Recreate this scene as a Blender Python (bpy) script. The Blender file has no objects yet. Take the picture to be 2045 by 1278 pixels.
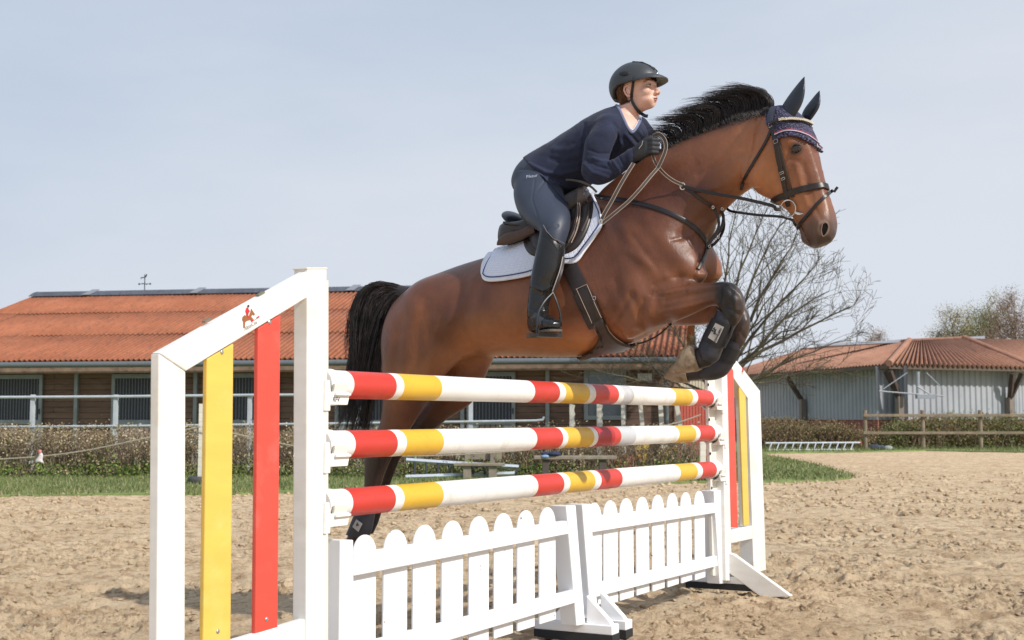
import bpy, bmesh, math, random
import numpy as np
from mathutils import Vector, Matrix
from mathutils.bvhtree import BVHTree
random.seed(7)
rng = np.random.default_rng(11)
S = bpy.context.scene
# ---------------------------------------------------------------- camera
F = 2540.0                      # focal length in photo pixels (photo 2045 x 1278)
PITCH = math.atan(196.0 / F)
cam_d = bpy.data.cameras.new('camera')
cam = bpy.data.objects.new('camera', cam_d)
S.collection.objects.link(cam)
S.camera = cam
CAMZ = 1.09
cam.location = (0, 0, CAMZ)
cam.rotation_euler = (math.pi / 2 + PITCH, 0, 0)
cam_d.sensor_width = 36
cam_d.lens = F / 2045 * 36
cam_d.clip_start = 0.05
cam_d.clip_end = 2000
cam_d.dof.use_dof = True
cam_d.dof.focus_distance = 5.8
cam_d.dof.aperture_fstop = 7.1
# ---------------------------------------------------------------- sun and sky
SUN_AZ = math.radians(-38)      # angle of the direction towards the sun, from +X
SUN_EL = math.radians(38)
TOSUN = Vector((math.cos(SUN_EL) * math.cos(SUN_AZ), math.cos(SUN_EL) * math.sin(SUN_AZ), math.sin(SUN_EL)))
sun_d = bpy.data.lights.new('sun', 'SUN')
sun = bpy.data.objects.new('sun', sun_d)
S.collection.objects.link(sun)
sun_d.energy = 4.2
sun_d.angle = math.radians(0.8)
sun_d.color = (1.0, 0.955, 0.89)
sun.rotation_euler = TOSUN.to_track_quat('Z', 'Y').to_euler()
W = bpy.data.worlds.new('World')
S.world = W
W.use_nodes = True
nt = W.node_tree
nt.nodes.clear()
sky = nt.nodes.new('ShaderNodeTexSky')
sky.sky_type = 'NISHITA'
sky.sun_disc = False
sky.sun_elevation = SUN_EL
sky.sun_rotation = math.pi / 2 - SUN_AZ
sky.air_density = 1.0
sky.dust_density = 3.0
sky.ozone_density = 1.5
# thin high cloud veil in front of the blue
tc = nt.nodes.new('ShaderNodeTexCoord')
mp = nt.nodes.new('ShaderNodeMapping')
mp.inputs['Scale'].default_value = (1.2, 1.2, 4.0)
cl = nt.nodes.new('ShaderNodeTexNoise')
cl.inputs['Scale'].default_value = 1.1
cl.inputs['Detail'].default_value = 6
cl.inputs['Roughness'].default_value = 0.55
nt.links.new(tc.outputs['Generated'], mp.inputs['Vector'])
nt.links.new(mp.outputs['Vector'], cl.inputs['Vector'])
mr = nt.nodes.new('ShaderNodeMapRange')
mr.inputs['From Min'].default_value = 0.3
mr.inputs['From Max'].default_value = 0.7
mr.inputs['To Min'].default_value = 0.88
mr.inputs['To Max'].default_value = 0.97
nt.links.new(cl.outputs['Fac'], mr.inputs['Value'])
mx = nt.nodes.new('ShaderNodeMix')
mx.data_type = 'RGBA'
nt.links.new(mr.outputs['Result'], mx.inputs['Factor'])
nt.links.new(sky.outputs['Color'], mx.inputs[6])
sepz = nt.nodes.new('ShaderNodeSeparateXYZ'); nt.links.new(tc.outputs['Generated'], sepz.inputs['Vector'])
hz = nt.nodes.new('ShaderNodeMath'); hz.operation = 'MULTIPLY_ADD'; hz.inputs[1].default_value = -.9; nt.links.new(sepz.outputs['Z'], hz.inputs[0]); nt.links.new(cl.outputs['Fac'], hz.inputs[2])
hx = nt.nodes.new('ShaderNodeMath'); hx.operation = 'MULTIPLY_ADD'; hx.inputs[1].default_value = .30; nt.links.new(sepz.outputs['X'], hx.inputs[0]); nt.links.new(hz.outputs[0], hx.inputs[2])
hr_ = nt.nodes.new('ShaderNodeMapRange'); hr_.inputs['From Min'].default_value = .10; hr_.inputs['From Max'].default_value = .56; nt.links.new(hx.outputs[0], hr_.inputs['Value'])
veil = nt.nodes.new('ShaderNodeMix'); veil.data_type = 'RGBA'; nt.links.new(hr_.outputs['Result'], veil.inputs['Factor'])
veil.inputs[6].default_value = (5.0, 5.8, 7.0, 1); veil.inputs[7].default_value = (6.65, 7.05, 7.75, 1)
nt.links.new(veil.outputs[2], mx.inputs[7])
bg = nt.nodes.new('ShaderNodeBackground')
bg.inputs['Strength'].default_value = 0.11
wo = nt.nodes.new('ShaderNodeOutputWorld')
nt.links.new(mx.outputs[2], bg.inputs['Color'])
nt.links.new(bg.outputs['Background'], wo.inputs['Surface'])
S.view_settings.view_transform = 'Standard'
S.view_settings.look = 'None'
S.view_settings.exposure = 0.0
S.view_settings.gamma = 1.0
S.cycles.use_denoising = True
S.cycles.max_bounces = 6
S.cycles.transparent_max_bounces = 12

# ---------------------------------------------------------------- helpers
CP, SP = math.cos(PITCH), math.sin(PITCH)
CAM = Vector((0, 0, CAMZ))
def ray(px, py):
    a, b = px - 1022.5, 639 - py
    return Vector((a, F * CP - b * SP, F * SP + b * CP)).normalized()
def P(px, py, Y):
    d = ray(px, py)
    return CAM + d * (Y / d.y)
def G(px, py, z=0.0):
    d = ray(px, py)
    return CAM + d * ((z - CAMZ) / d.z)
def proj(v):
    x, y, z = v[0], v[1], v[2] - CAMZ
    dd = y * CP + z * SP
    return (1022.5 + F * x / dd, 639 - F * (-y * SP + z * CP) / dd)
# jump and horse directions: poles run along JU, the horse flies along HU
JU = Vector((0.476, 0.879, 0)).normalized()
HU = Vector((0.879, -0.476, 0)).normalized()
HW = Vector((-0.476, -0.879, 0)).normalized()      # the horse's right, towards the camera
HC = Vector((0.32, 6.27, 0))
def onplane(px, py, p0, n):
    d = ray(px, py)
    return CAM + d * ((p0 - CAM).dot(n) / d.dot(n))
def H(px, py, lat=0.0):
    return onplane(px, py, HC + HW * lat, HW)

zz = Vector((0, 0, 1))
COLL = S.collection
def link(o, parent=None):
    COLL.objects.link(o)
    if parent is not None:
        o.parent = parent
        o.matrix_parent_inverse = parent.matrix_basis.inverted()
    return o
def tag(o, label=None, cat=None, group=None, kind=None):
    if label: o['label'] = label
    if cat: o['category'] = cat
    if group: o['group'] = group
    if kind: o['kind'] = kind
    return o
def empty(name, loc=(0, 0, 0), label=None, cat=None, group=None):
    o = bpy.data.objects.new(name, None)
    o.empty_display_size = 0.2
    o.location = loc
    COLL.objects.link(o)
    return tag(o, label, cat, group)

class MB:
    """collects vertices and faces of ONE mesh object"""
    def __init__(s):
        s.v = []; s.f = []; s.m = []
    def add(s, vs, fs, mi=0):
        n = len(s.v)
        s.v.extend([tuple(v) for v in vs])
        s.f.extend([tuple(i + n for i in f) for f in fs])
        s.m.extend([mi] * len(fs))
        return s
    def hexa(s, c8, mi=0):
        """8 corners: bottom 0-3, top 4-7"""
        return s.add(c8, [(3, 2, 1, 0), (4, 5, 6, 7), (0, 1, 5, 4), (1, 2, 6, 5), (2, 3, 7, 6), (3, 0, 4, 7)], mi)
    def box(s, c, size, ax=None, ay=None, az=None, mi=0):
        c = Vector(c); ax = Vector(ax or (1, 0, 0)); ay = Vector(ay or (0, 1, 0)); az = Vector(az or (0, 0, 1))
        a, b, d = ax * size[0] / 2, ay * size[1] / 2, az * size[2] / 2
        return s.hexa([c - a - b - d, c + a - b - d, c + a + b - d, c - a + b - d,
                       c - a - b + d, c + a - b + d, c + a + b + d, c - a + b + d], mi)
    def prism(s, poly, off, mi=0):
        """closed polygon (list of points) extruded by vector off"""
        n = len(poly); off = Vector(off)
        vs = [Vector(p) for p in poly] + [Vector(p) + off for p in poly]
        fs = [tuple(range(n - 1, -1, -1)), tuple(range(n, 2 * n))]
        for i in range(n):
            j = (i + 1) % n
            fs.append((i, j, n + j, n + i))
        return s.add(vs, fs, mi)
    def tube(s, pts, r, n=8, mi=0, cap=True):
        pts = [Vector(p) for p in pts]
        m = len(pts)
        rs = r if hasattr(r, '__len__') else [r] * m
        vs = []; fs = []
        t0 = (pts[1] - pts[0]).normalized()
        up = Vector((0, 0, 1)) if abs(t0.z) < 0.9 else Vector((1, 0, 0))
        a = t0.cross(up).normalized()
        for i, p in enumerate(pts):
            t = (pts[min(i + 1, m - 1)] - pts[max(i - 1, 0)])
            if t.length < 1e-9: t = t0.copy()
            t.normalize()
            a = (a - t * a.dot(t))
            if a.length < 1e-6: a = t.orthogonal()
            a.normalize(); b = t.cross(a)
            for k in range(n):
                an = 2 * math.pi * k / n
                vs.append(p + (a * math.cos(an) + b * math.sin(an)) * rs[i])
        for i in range(m - 1):
            for k in range(n):
                k2 = (k + 1) % n
                fs.append((i * n + k, i * n + k2, (i + 1) * n + k2, (i + 1) * n + k))
        if cap:
            fs.append(tuple(range(n - 1, -1, -1)))
            fs.append(tuple((m - 1) * n + k for k in range(n)))
        return s.add(vs, fs, mi)
    def loft(s, rings, mi=0, cap=True):
        n = len(rings[0]); vs = []; fs = []
        for r in rings: vs.extend(r)
        m = len(rings)
        for i in range(m - 1):
            for k in range(n):
                k2 = (k + 1) % n
                fs.append((i * n + k, i * n + k2, (i + 1) * n + k2, (i + 1) * n + k))
        if cap:
            fs.append(tuple(range(n - 1, -1, -1)))
            fs.append(tuple((m - 1) * n + k for k in range(n)))
        return s.add(vs, fs, mi)
    def ball(s, c, rx, ry=None, rz=None, ax=None, ay=None, az=None, nu=16, nv=10, mi=0):
        c = Vector(c); ry = rx if ry is None else ry; rz = rx if rz is None else rz
        ax = Vector(ax or (1, 0, 0)); ay = Vector(ay or (0, 1, 0)); az = Vector(az or (0, 0, 1))
        rings = []
        for j in range(nv + 1):
            ph = math.pi * (0.02 + 0.96 * j / nv)
            rings.append([c + ax * rx * math.sin(ph) * math.cos(2 * math.pi * k / nu) + ay * ry * math.sin(ph) * math.sin(2 * math.pi * k / nu) - az * rz * math.cos(ph) for k in range(nu)])
        return s.loft(rings, mi)
    def mesh(s, name):
        me = bpy.data.meshes.new(name)
        me.from_pydata(s.v, [], s.f)
        me.update()
        return me
    def build(s, name, mats, parent=None, smooth=True, bevel=0.0, sub=0, recalc=True, auto=35):
        me = s.mesh(name)
        if not isinstance(mats, (list, tuple)): mats = [mats]
        for m in mats: me.materials.append(m)
        if len(mats) > 1: me.polygons.foreach_set('material_index', s.m)
        if recalc or (smooth and auto):
            bm = bmesh.new(); bm.from_mesh(me)
            if recalc: bmesh.ops.recalc_face_normals(bm, faces=bm.faces)
            if smooth:
                for f in bm.faces: f.smooth = True
                if auto:
                    lim = math.radians(auto)
                    for e in bm.edges:
                        if len(e.link_faces) != 2 or e.calc_face_angle(0.0) > lim: e.smooth = False
            bm.to_mesh(me); bm.free()
        elif smooth:
            me.polygons.foreach_set('use_smooth', [True] * len(me.polygons))
        o = bpy.data.objects.new(name, me)
        link(o, parent)
        if bevel > 0:
            b = o.modifiers.new('bevel', 'BEVEL'); b.width = bevel; b.segments = 2; b.limit_method = 'ANGLE'; b.angle_limit = math.radians(40)
        if sub:
            d = o.modifiers.new('sub', 'SUBSURF'); d.levels = sub; d.render_levels = sub
        return o

def crom(pts, n):
    """smooth resample (Catmull-Rom) of rows of numbers to n rows"""
    A = np.array(pts, float); m = len(A)
    out = []
    for i in range(n):
        t = i / (n - 1) * (m - 1); k = min(int(t), m - 2); u = t - k
        p0 = A[max(k - 1, 0)]; p1 = A[k]; p2 = A[k + 1]; p3 = A[min(k + 2, m - 1)]
        if k == 0: p0 = 2 * p1 - p2
        if k == m - 2: p3 = 2 * p2 - p1
        out.append(0.5 * ((2 * p1) + (-p0 + p2) * u + (2 * p0 - 5 * p1 + 4 * p2 - p3) * u * u + (-p0 + 3 * p1 - 3 * p2 + p3) * u ** 3))
    return np.array(out)
def cromv(pts, n):
    return [Vector(r) for r in crom([list(p) for p in pts], n)]

# ---------------------------------------------------------------- materials
def srgb(r, g, b):
    f = lambda c: (c / 255 / 12.92) if c <= 10 else ((c / 255 + 0.055) / 1.055) ** 2.4
    return (f(r), f(g), f(b))
class Mat:
    def __init__(s, name, col=(0.5, 0.5, 0.5), rough=0.6, metal=0.0, spec=0.5):
        s.m = bpy.data.materials.new(name); s.m.use_nodes = True
        s.nt = s.m.node_tree; s.b = s.nt.nodes['Principled BSDF']
        s.b.inputs['Base Color'].default_value = (*col, 1)
        s.b.inputs['Roughness'].default_value = rough
        s.b.inputs['Metallic'].default_value = metal
        s.b.inputs['Specular IOR Level'].default_value = spec
        s.col = col; s.last = None
    def coord(s, kind='Object', scale=(1, 1, 1), rot=(0, 0, 0)):
        t = s.nt.nodes.new('ShaderNodeTexCoord'); m = s.nt.nodes.new('ShaderNodeMapping')
        m.inputs['Scale'].default_value = scale; m.inputs['Rotation'].default_value = rot
        s.nt.links.new(t.outputs[kind], m.inputs['Vector'])
        return m.outputs['Vector']
    def noise(s, scale, detail=4, rough=0.6, vec=None, dist=0.0):
        n = s.nt.nodes.new('ShaderNodeTexNoise')
        n.inputs['Scale'].default_value = scale; n.inputs['Detail'].default_value = detail
        n.inputs['Roughness'].default_value = rough; n.inputs['Distortion'].default_value = dist
        s.nt.links.new(vec if vec is not None else s.coord(), n.inputs['Vector'])
        return n.outputs['Fac']
    def ramp(s, fac, stops, interp='LINEAR'):
        r = s.nt.nodes.new('ShaderNodeValToRGB'); r.color_ramp.interpolation = interp
        e = r.color_ramp.elements
        while len(e) < len(stops): e.new(0.5)
        for i, (p, c) in enumerate(stops):
            e[i].position = p
            e[i].color = (*c, 1) if hasattr(c, '__len__') else (c, c, c, 1)
        s.nt.links.new(fac, r.inputs['Fac'])
        return r.outputs['Color']
    def mix(s, fac, a, b, mode='MIX'):
        m = s.nt.nodes.new('ShaderNodeMix'); m.data_type = 'RGBA'; m.blend_type = mode
        for sock, val in ((m.inputs['Factor'], fac), (m.inputs[6], a), (m.inputs[7], b)):
            if isinstance(val, bpy.types.NodeSocket): s.nt.links.new(val, sock)
            elif hasattr(val, '__len__'): sock.default_value = (*val, 1)
            else: sock.default_value = val
        return m.outputs[2]
    def attr(s, name='Col'):
        a = s.nt.nodes.new('ShaderNodeAttribute'); a.attribute_name = name
        return a.outputs['Color']
    def color(s, sock):
        s.nt.links.new(sock, s.b.inputs['Base Color']); return s
    def rough(s, sock):
        s.nt.links.new(sock, s.b.inputs['Roughness']); return s
    def bump(s, h, strength=0.3, dist=0.01):
        b = s.nt.nodes.new('ShaderNodeBump'); b.inputs['Strength'].default_value = strength; b.inputs['Distance'].default_value = dist
        s.nt.links.new(h, b.inputs['Height'])
        if s.last is not None: s.nt.links.new(s.last, b.inputs['Normal'])
        s.nt.links.new(b.outputs['Normal'], s.b.inputs['Normal']); s.last = b.outputs['Normal']
        return s
def simple(name, col, rough=0.6, metal=0.0, var=0.12, scale=20, bump=0.0, bscale=60, bdist=0.003, spec=0.5, obj='Object'):
    M = Mat(name, col, rough, metal, spec)
    v = M.coord(obj)
    n = M.noise(scale, 5, 0.6, v)
    lo = tuple(c * (1 - var) for c in col); hi = tuple(min(1, c * (1 + var)) for c in col)
    M.color(M.ramp(n, [(0.3, lo), (0.7, hi)]))
    if bump > 0: M.bump(M.noise(bscale, 4, 0.6, v), bump, bdist)
    return M.m
def fbm(x, y, z=None, octaves=4, seed=0, gain=0.5, lac=2.03):
    """vectorised value noise in 0..1"""
    x = np.asarray(x, float); y = np.asarray(y, float)
    z = np.zeros_like(x) if z is None else np.asarray(z, float)
    tot = np.zeros_like(x); amp = 1.0; norm = 0.0
    def hsh(i, j, k, s):
        h = (i * 374761393 + j * 668265263 + k * 2147483647 // 7 + s * 974711) & 0xFFFFFFFF
        h = ((h ^ (h >> 13)) * 1274126177) & 0xFFFFFFFF
        h = (h ^ (h >> 16)) & 0xFFFFFFFF
        return h / 4294967295.0
    for o in range(octaves):
        xi = np.floor(x).astype(np.int64); yi = np.floor(y).astype(np.int64); zi = np.floor(z).astype(np.int64)
        fx = x - xi; fy = y - yi; fz = z - zi
        fx = fx * fx * (3 - 2 * fx); fy = fy * fy * (3 - 2 * fy); fz = fz * fz * (3 - 2 * fz)
        r = 0
        for dx in (0, 1):
            for dy in (0, 1):
                for dz in (0, 1):
                    w = (fx if dx else 1 - fx) * (fy if dy else 1 - fy) * (fz if dz else 1 - fz)
                    r = r + w * hsh(xi + dx, yi + dy, zi + dz, seed + o * 31)
        tot = tot + amp * r; norm += amp; amp *= gain
        x = x * lac + 13.7; y = y * lac + 7.3; z = z * lac + 3.1
    return tot / norm
# ================================================================ GROUND
def clump_height(x, y):
    """loose churned arena sand: swells, crumbly clods and hoof prints"""
    sw = (fbm(x * .7, y * .7, None, 2, 1) - .5) * .08
    r1 = 1 - np.abs(2 * fbm(x * 3.4, y * 3.4, None, 6, 3, .62) - 1)
    r2 = fbm(x * 9.0 + 3, y * 9.0, None, 5, 5, .68)
    cl = np.clip(fbm(x * 17 + 5, y * 17, None, 4, 6, .65) - .55, 0, 1)
    patch = np.clip(fbm(x * 1.3 + 7, y * 1.3, None, 3, 8) * 2 - .55, .15, 1.2)
    return sw + (r1 - .6) * .050 + (r2 - .5) * .10 * (patch * .6 + .4) + cl * .22 * patch
def stamp_prints(X, Y, Z, n, y0, y1):
    r = np.random.default_rng(5)
    for i in range(n):
        cy = y0 * (y1 / y0) ** r.random(); cx = r.uniform(-.5, .5) * (cy * .9 + 1.4); R0 = r.uniform(.06, .11); a = r.uniform(0, 6.28); dep = r.uniform(.02, .05)
        sel = (np.abs(Y[:, 0] - cy) < .3); rows_ = np.where(sel)[0]
        if len(rows_) == 0: continue
        sl_ = slice(rows_[0], rows_[-1] + 1); dx = X[sl_] - cx; dy = Y[sl_] - cy
        u_ = (dx * math.cos(a) + dy * math.sin(a)) / 1.25; v_ = -dx * math.sin(a) + dy * math.cos(a); d = np.sqrt(u_ * u_ + v_ * v_) / R0
        Z[sl_] += -dep * np.exp(-(d ** 4)) + dep * .40 * np.exp(-((d - 1.4) / .38) ** 2) * (1 + .35 * np.sin(2 * np.arctan2(v_, u_) + a))
    return Z
xs_n, ys_n = 880, 820
u = np.linspace(-1, 1, xs_n); w = np.linspace(0, 1, ys_n)
yy = 3.3 * (52.0 / 3.3) ** w                       # finer rows close by
YY, UU = np.meshgrid(yy, u, indexing='ij')
XX = UU * (YY * .46 + .9)
fade = np.clip(1.1 - YY / 30, .25, 1) * np.where(YY > 44, .3, 1)
ZZ = clump_height(XX, YY) * fade; ZZ = ZZ - ZZ.mean() - .015
ZZ = stamp_prints(XX, YY, ZZ, 420, 3.6, 30)
flat = np.exp(-((XX - .6) ** 2 + (YY - 6.6) ** 2) / 6)
ZZ = ZZ * (1 - .25 * flat)
vs = np.stack([XX, YY, ZZ], -1).reshape(-1, 3)
idx = np.arange(xs_n * ys_n).reshape(ys_n, xs_n)
f4 = np.stack([idx[:-1, :-1], idx[:-1, 1:], idx[1:, 1:], idx[1:, :-1]], -1).reshape(-1, 4)
def mesh_np(name, V, Fq):
    me = bpy.data.meshes.new(name)
    me.vertices.add(len(V)); me.vertices.foreach_set('co', V.ravel().astype(np.float32))
    k = Fq.shape[1]
    me.loops.add(Fq.size); me.loops.foreach_set('vertex_index', Fq.ravel().astype(np.int32))
    me.polygons.add(len(Fq)); me.polygons.foreach_set('loop_start', np.arange(0, Fq.size, k, dtype=np.int32))
    try: me.polygons.foreach_set('loop_total', np.full(len(Fq), k, dtype=np.int32))
    except Exception: pass
    me.update(calc_edges=True); me.validate()
    return me
me = mesh_np('sand', vs, f4); me.polygons.foreach_set('use_smooth', [True] * len(me.polygons))
MS = Mat('arena_sand', (0.4, 0.3, 0.2), 0.95, spec=.15)
v = MS.coord('Object')
n1 = MS.noise(1.1, 5, .65, v); n2 = MS.noise(46, 8, .8, v); n3 = MS.noise(7, 5, .7, v)
c1 = MS.ramp(n1, [(0.3, srgb(206, 179, 145)), (0.7, srgb(232, 208, 174))])
c2 = MS.mix(MS.ramp(n3, [(0.48, 0.0), (0.60, .9)]), c1, srgb(178, 150, 119))
c3 = MS.mix(MS.ramp(n2, [(0.34, 0.7), (0.45, 0.0)]), c2, srgb(104, 80, 58))
MS.color(c3)
MS.bump(MS.noise(90, 6, .8, v), 1.0, .02)
MS.bump(MS.noise(14, 5, .7, v), .5, .03)
sand = bpy.data.objects.new('sand', me); link(sand); me.materials.append(MS.m); tag(sand, kind='structure')
# crumbs and clods lying on the sand
cr_ = np.random.default_rng(9); NCL = 36000
cy_ = 3.8 * (26 / 3.8) ** cr_.random(NCL); cx_ = cr_.uniform(-.5, .5, NCL) * (cy_ * .92 + 1.2)
dn_ = fbm(cx_ * 1.3 + 7, cy_ * 1.3, None, 3, 8) + .35 * fbm(cx_ * 5, cy_ * 5, None, 3, 15)
kp_ = dn_ > .60; cx_, cy_ = cx_[kp_], cy_[kp_]; NCL = len(cx_)
iu = (np.clip(((cx_ / (cy_ * .46 + .9)) + 1) / 2, 0, 1) * (xs_n - 1)).astype(int); iv = (np.log(cy_ / 3.3) / np.log(52 / 3.3) * (ys_n - 1)).astype(int)
cz_ = ZZ[iv, iu]
sz_ = (.003 + .016 * cr_.random(NCL) ** 3) * np.clip(cy_ / 7, .8, 2.2)
oct_ = np.array([(1, 0, 0), (-1, 0, 0), (0, 1, 0), (0, -1, 0), (0, 0, 1), (0, 0, -1), (.6, .6, .5), (-.6, .6, .5), (-.6, -.6, .5), (.6, -.6, .5)])
fo = np.array([(0, 6, 9), (2, 7, 6), (1, 8, 7), (3, 9, 8), (4, 9, 6), (4, 6, 7), (4, 7, 8), (4, 8, 9), (0, 2, 6), (2, 1, 7), (1, 3, 8), (3, 0, 9)])
Vc = oct_[None] * (1 + cr_.normal(0, .28, (NCL, 10, 1))) * sz_[:, None, None] * cr_.uniform(.6, 1.5, (NCL, 1, 3)) * np.array((1, 1, .8))
Vc = Vc + np.stack([cx_, cy_, cz_ + sz_ * .15], 1)[:, None]
Fc_ = fo[None] + (np.arange(NCL) * 10)[:, None, None]
mc_ = mesh_np('sand_clods', Vc.reshape(-1, 3), Fc_.reshape(-1, 3)); clods = bpy.data.objects.new('sand_clods', mc_); link(clods); mc_.materials.append(MS.m); tag(clods, 'crumbs and clods of churned sand lying on the arena surface', 'clods', kind='stuff')
# far ground sheet to the horizon
gm = MB(); gm.add([(-400, 20, -.11), (400, 20, -.11), (400, 900, -.11), (-400, 900, -.11)], [(0, 1, 2, 3)])
gm.add([(-400, -60, -.115), (400, -60, -.115), (400, 20, -.115), (-400, 20, -.115)], [(0, 1, 2, 3)])
MG = simple('far_sand', srgb(208, 182, 146), .95, var=.12, scale=.8)
tag(gm.build('ground', MG, smooth=False), kind='structure')
# grass verge
M_TURF = simple('turf', srgb(122, 136, 80), .95, var=.35, scale=3, bump=.5, bscale=30, bdist=.02)
GP = [G(x, y) for x, y in ((-260, 1000), (0, 991), (300, 987), (600, 982), (850, 974), (1100, 967), (1350, 964), (1560, 962), (1650, 959), (1700, 954), (1690, 946), (1640, 931), (1600, 922), (1560, 914), (1520, 907))]
back = [Vector((13, 60, 0)), Vector((-40, 60, 0)), Vector((-40, GP[0].y, 0))]
tm = MB(); pg = [Vector((p.x, p.y, -.03)) for p in GP + back]
tm.prism(pg, (0, 0, .042)); tag(tm.build('lawn', M_TURF, smooth=False), kind='structure')
GP2 = [G(x, y) for x, y in ((1490, 905), (1720, 903), (1850, 900), (2045, 903), (2300, 905))]
tm = MB(); pg = [Vector((p.x, p.y, -.03)) for p in GP2] + [Vector((60, 75, -.03)), Vector((14, 75, -.03))]
tm.prism(pg, (0, 0, .05)); tag(tm.build('far_lawn', M_TURF, smooth=False), kind='structure')
def pip(x, y, poly):
    c = False; n = len(poly)
    for i in range(n):
        x1, y1 = poly[i][0], poly[i][1]; x2, y2 = poly[(i + 1) % n][0], poly[(i + 1) % n][1]
        if (y1 > y) != (y2 > y) and x < (x2 - x1) * (y - y1) / (y2 - y1) + x1: c = not c
    return c
gr = random.Random(5)
def blades(name, poly, n, y0, y1, hmin, hmax, edge=None):
    V = []; Fc = []; C = []
    lim = [(p[0], p[1]) for p in poly]
    k = 0
    while k < n:
        Y = y0 + (y1 - y0) * gr.random() ** 1.5; X = gr.uniform(-.5, .5) * Y
        if not pip(X + gr.gauss(0, .12), Y + gr.gauss(0, .16) + .35 * math.sin(X * 1.9) * math.sin(X * .63 + 1), lim): k += .30; continue
        k += 1
        h = gr.uniform(hmin, hmax); a = gr.uniform(0, 3.14); w_ = gr.uniform(.006, .013); dx, dy = math.cos(a) * w_, math.sin(a) * w_
        lx, ly = gr.gauss(0, .35) * h, gr.gauss(0, .35) * h
        b = len(V)
        V += [(X - dx, Y - dy, .02), (X + dx, Y + dy, .02), (X + lx, Y + ly, .03 + h)]
        Fc.append((b, b + 1, b + 2)); t = gr.random() + .25 * math.sin(X * 2.1) * math.sin(Y * 1.3)
        c = (.120 + .065 * t, .155 + .06 * t, .060 + .02 * t) if gr.random() > .14 else (.34, .30, .17)
        C += [c] * 3
    me = mesh_np(name, np.array(V), np.array(Fc))
    at = me.color_attributes.new('Col', 'FLOAT_COLOR', 'POINT'); at.data.foreach_set('color', np.concatenate([np.array(C), np.ones((len(C), 1))], 1).ravel())
    o = bpy.data.objects.new(name, me); link(o); return o
M_BLADE = Mat('grass_blade', (.08, .12, .04), .7, spec=.2); M_BLADE.color(M_BLADE.attr()); M_BLADE = M_BLADE.m
g1_ = blades('grass', GP + back, 105000, 17.3, 41, .025, .065); g1_.data.materials.append(M_BLADE); tag(g1_, 'short green grass growing on the verge behind the sand arena', 'grass', kind='stuff')
g2_ = blades('far_grass', GP2 + [Vector((60, 75, 0)), Vector((14, 75, 0))], 14000, 39, 48, .05, .16); g2_.data.materials.append(M_BLADE); tag(g2_, 'thin strip of green grass in front of the wooden rail fence and hall', 'grass', kind='stuff')
# ================================================================ STABLE
SE0 = P(0, 722, 29.6); SE1 = P(1366, 713, 27.0)
SE0.z = SE1.z = 2.40
sx = (SE1 - SE0).normalized(); sy = Vector((-sx.y, sx.x, 0))       # along the eave, and back
SL = (SE1 - SE0).length
def SPT(u, v, z=0.0): return Vector((SE0.x, SE0.y, 0)) + sx * u + sy * v + zz * z
def upx(px, v=0.0, z=1.5):
    """distance along the eave of picture column px on the vertical plane v behind the eave"""
    p0 = SPT(0, v, 0); q = onplane(px, 700, p0, sy); return (q - p0).dot(sx)
def corr_roof(name, a, b, c, d, pitch, amp, mat, parent, courses=3, segs=8, lap=.02, seed=1):
    """a,b eave ends; c,d ridge ends above a and b"""
    a, b, c, d = map(np.array, (a, b, c, d)); W_ = np.linalg.norm(b - a); nw = int(W_ / pitch); nu_ = nw * segs
    n_ = np.cross(b - a, c - a); n_ /= np.linalg.norm(n_); n_ = n_ if n_[2] > 0 else -n_
    u = np.linspace(0, 1, nu_ + 1); V = []; Fq = []; r0 = 0
    rngl = np.random.default_rng(seed)
    for k in range(courses):
        sheet = np.repeat(rngl.normal(0, .005, int(nw / 7) + 2), 7 * segs)[:nu_ + 1]
        for j, t in enumerate((k / courses - (.012 if k else 0), (k + 1) / courses)):
            base = (a + (b - a) * u[:, None]) * (1 - t) + (c + (d - c) * u[:, None]) * t
            h = amp * np.sin(u * nw * 2 * np.pi) + (lap if j == 0 else 0) + sheet
            V.append(base + n_ * h[:, None])
        i = np.arange(nu_)
        s = r0; Fq.append(np.stack([s + i, s + i + 1, s + nu_ + 1 + i + 1, s + nu_ + 1 + i], 1)); r0 += 2 * (nu_ + 1)
    me = mesh_np(name, np.concatenate(V), np.concatenate(Fq)); me.polygons.foreach_set('use_smooth', [True] * len(me.polygons))
    gr_ = np.clip((-np.sin(u * nw * 2 * np.pi) - .05) / .75, 0, 1); gr_ = np.tile(gr_, courses * 2)  # valley mask for the rib shading painted into the roof colour
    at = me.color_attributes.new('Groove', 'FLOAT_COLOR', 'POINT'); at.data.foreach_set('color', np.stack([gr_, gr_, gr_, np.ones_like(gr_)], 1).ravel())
    o = bpy.data.objects.new(name, me); link(o, parent); me.materials.append(mat)
    s_ = o.modifiers.new('s', 'SOLIDIFY'); s_.thickness = .012; s_.offset = -1
    return o
def tile_mat(name, c0, c1, dark, scale=1.0):
    M = Mat(name, c0, .8, spec=.2); v = M.coord()
    a = M.ramp(M.noise(.9 * scale, 5, .7, v), [(.3, c0), (.7, c1)])
    b = M.mix(M.ramp(M.noise(9 * scale, 5, .75, v), [(.52, 0.0), (.72, .75)]), a, dark)
    st = M.noise(3.0 * scale, 5, .7, M.coord('Object', (3.5, .35, .35)))
    gv = M.ramp(M.attr('Groove'), [(.0, 0.0), (1.0, .72)]); b2 = M.mix(gv, b, tuple(c * .42 for c in dark))  # valleys darkened in the colour, standing in for shade between the ribs
    M.color(M.mix(M.ramp(st, [(.50, 0.0), (.72, .6)]), b2, dark)); M.bump(M.noise(30, 4, .6, v), .3, .01); return M.m
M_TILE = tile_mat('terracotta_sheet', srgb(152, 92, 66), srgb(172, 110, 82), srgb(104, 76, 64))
M_GREYR = tile_mat('grey_fibre_cement', srgb(78, 82, 90), srgb(98, 102, 112), srgb(58, 62, 70))
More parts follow.
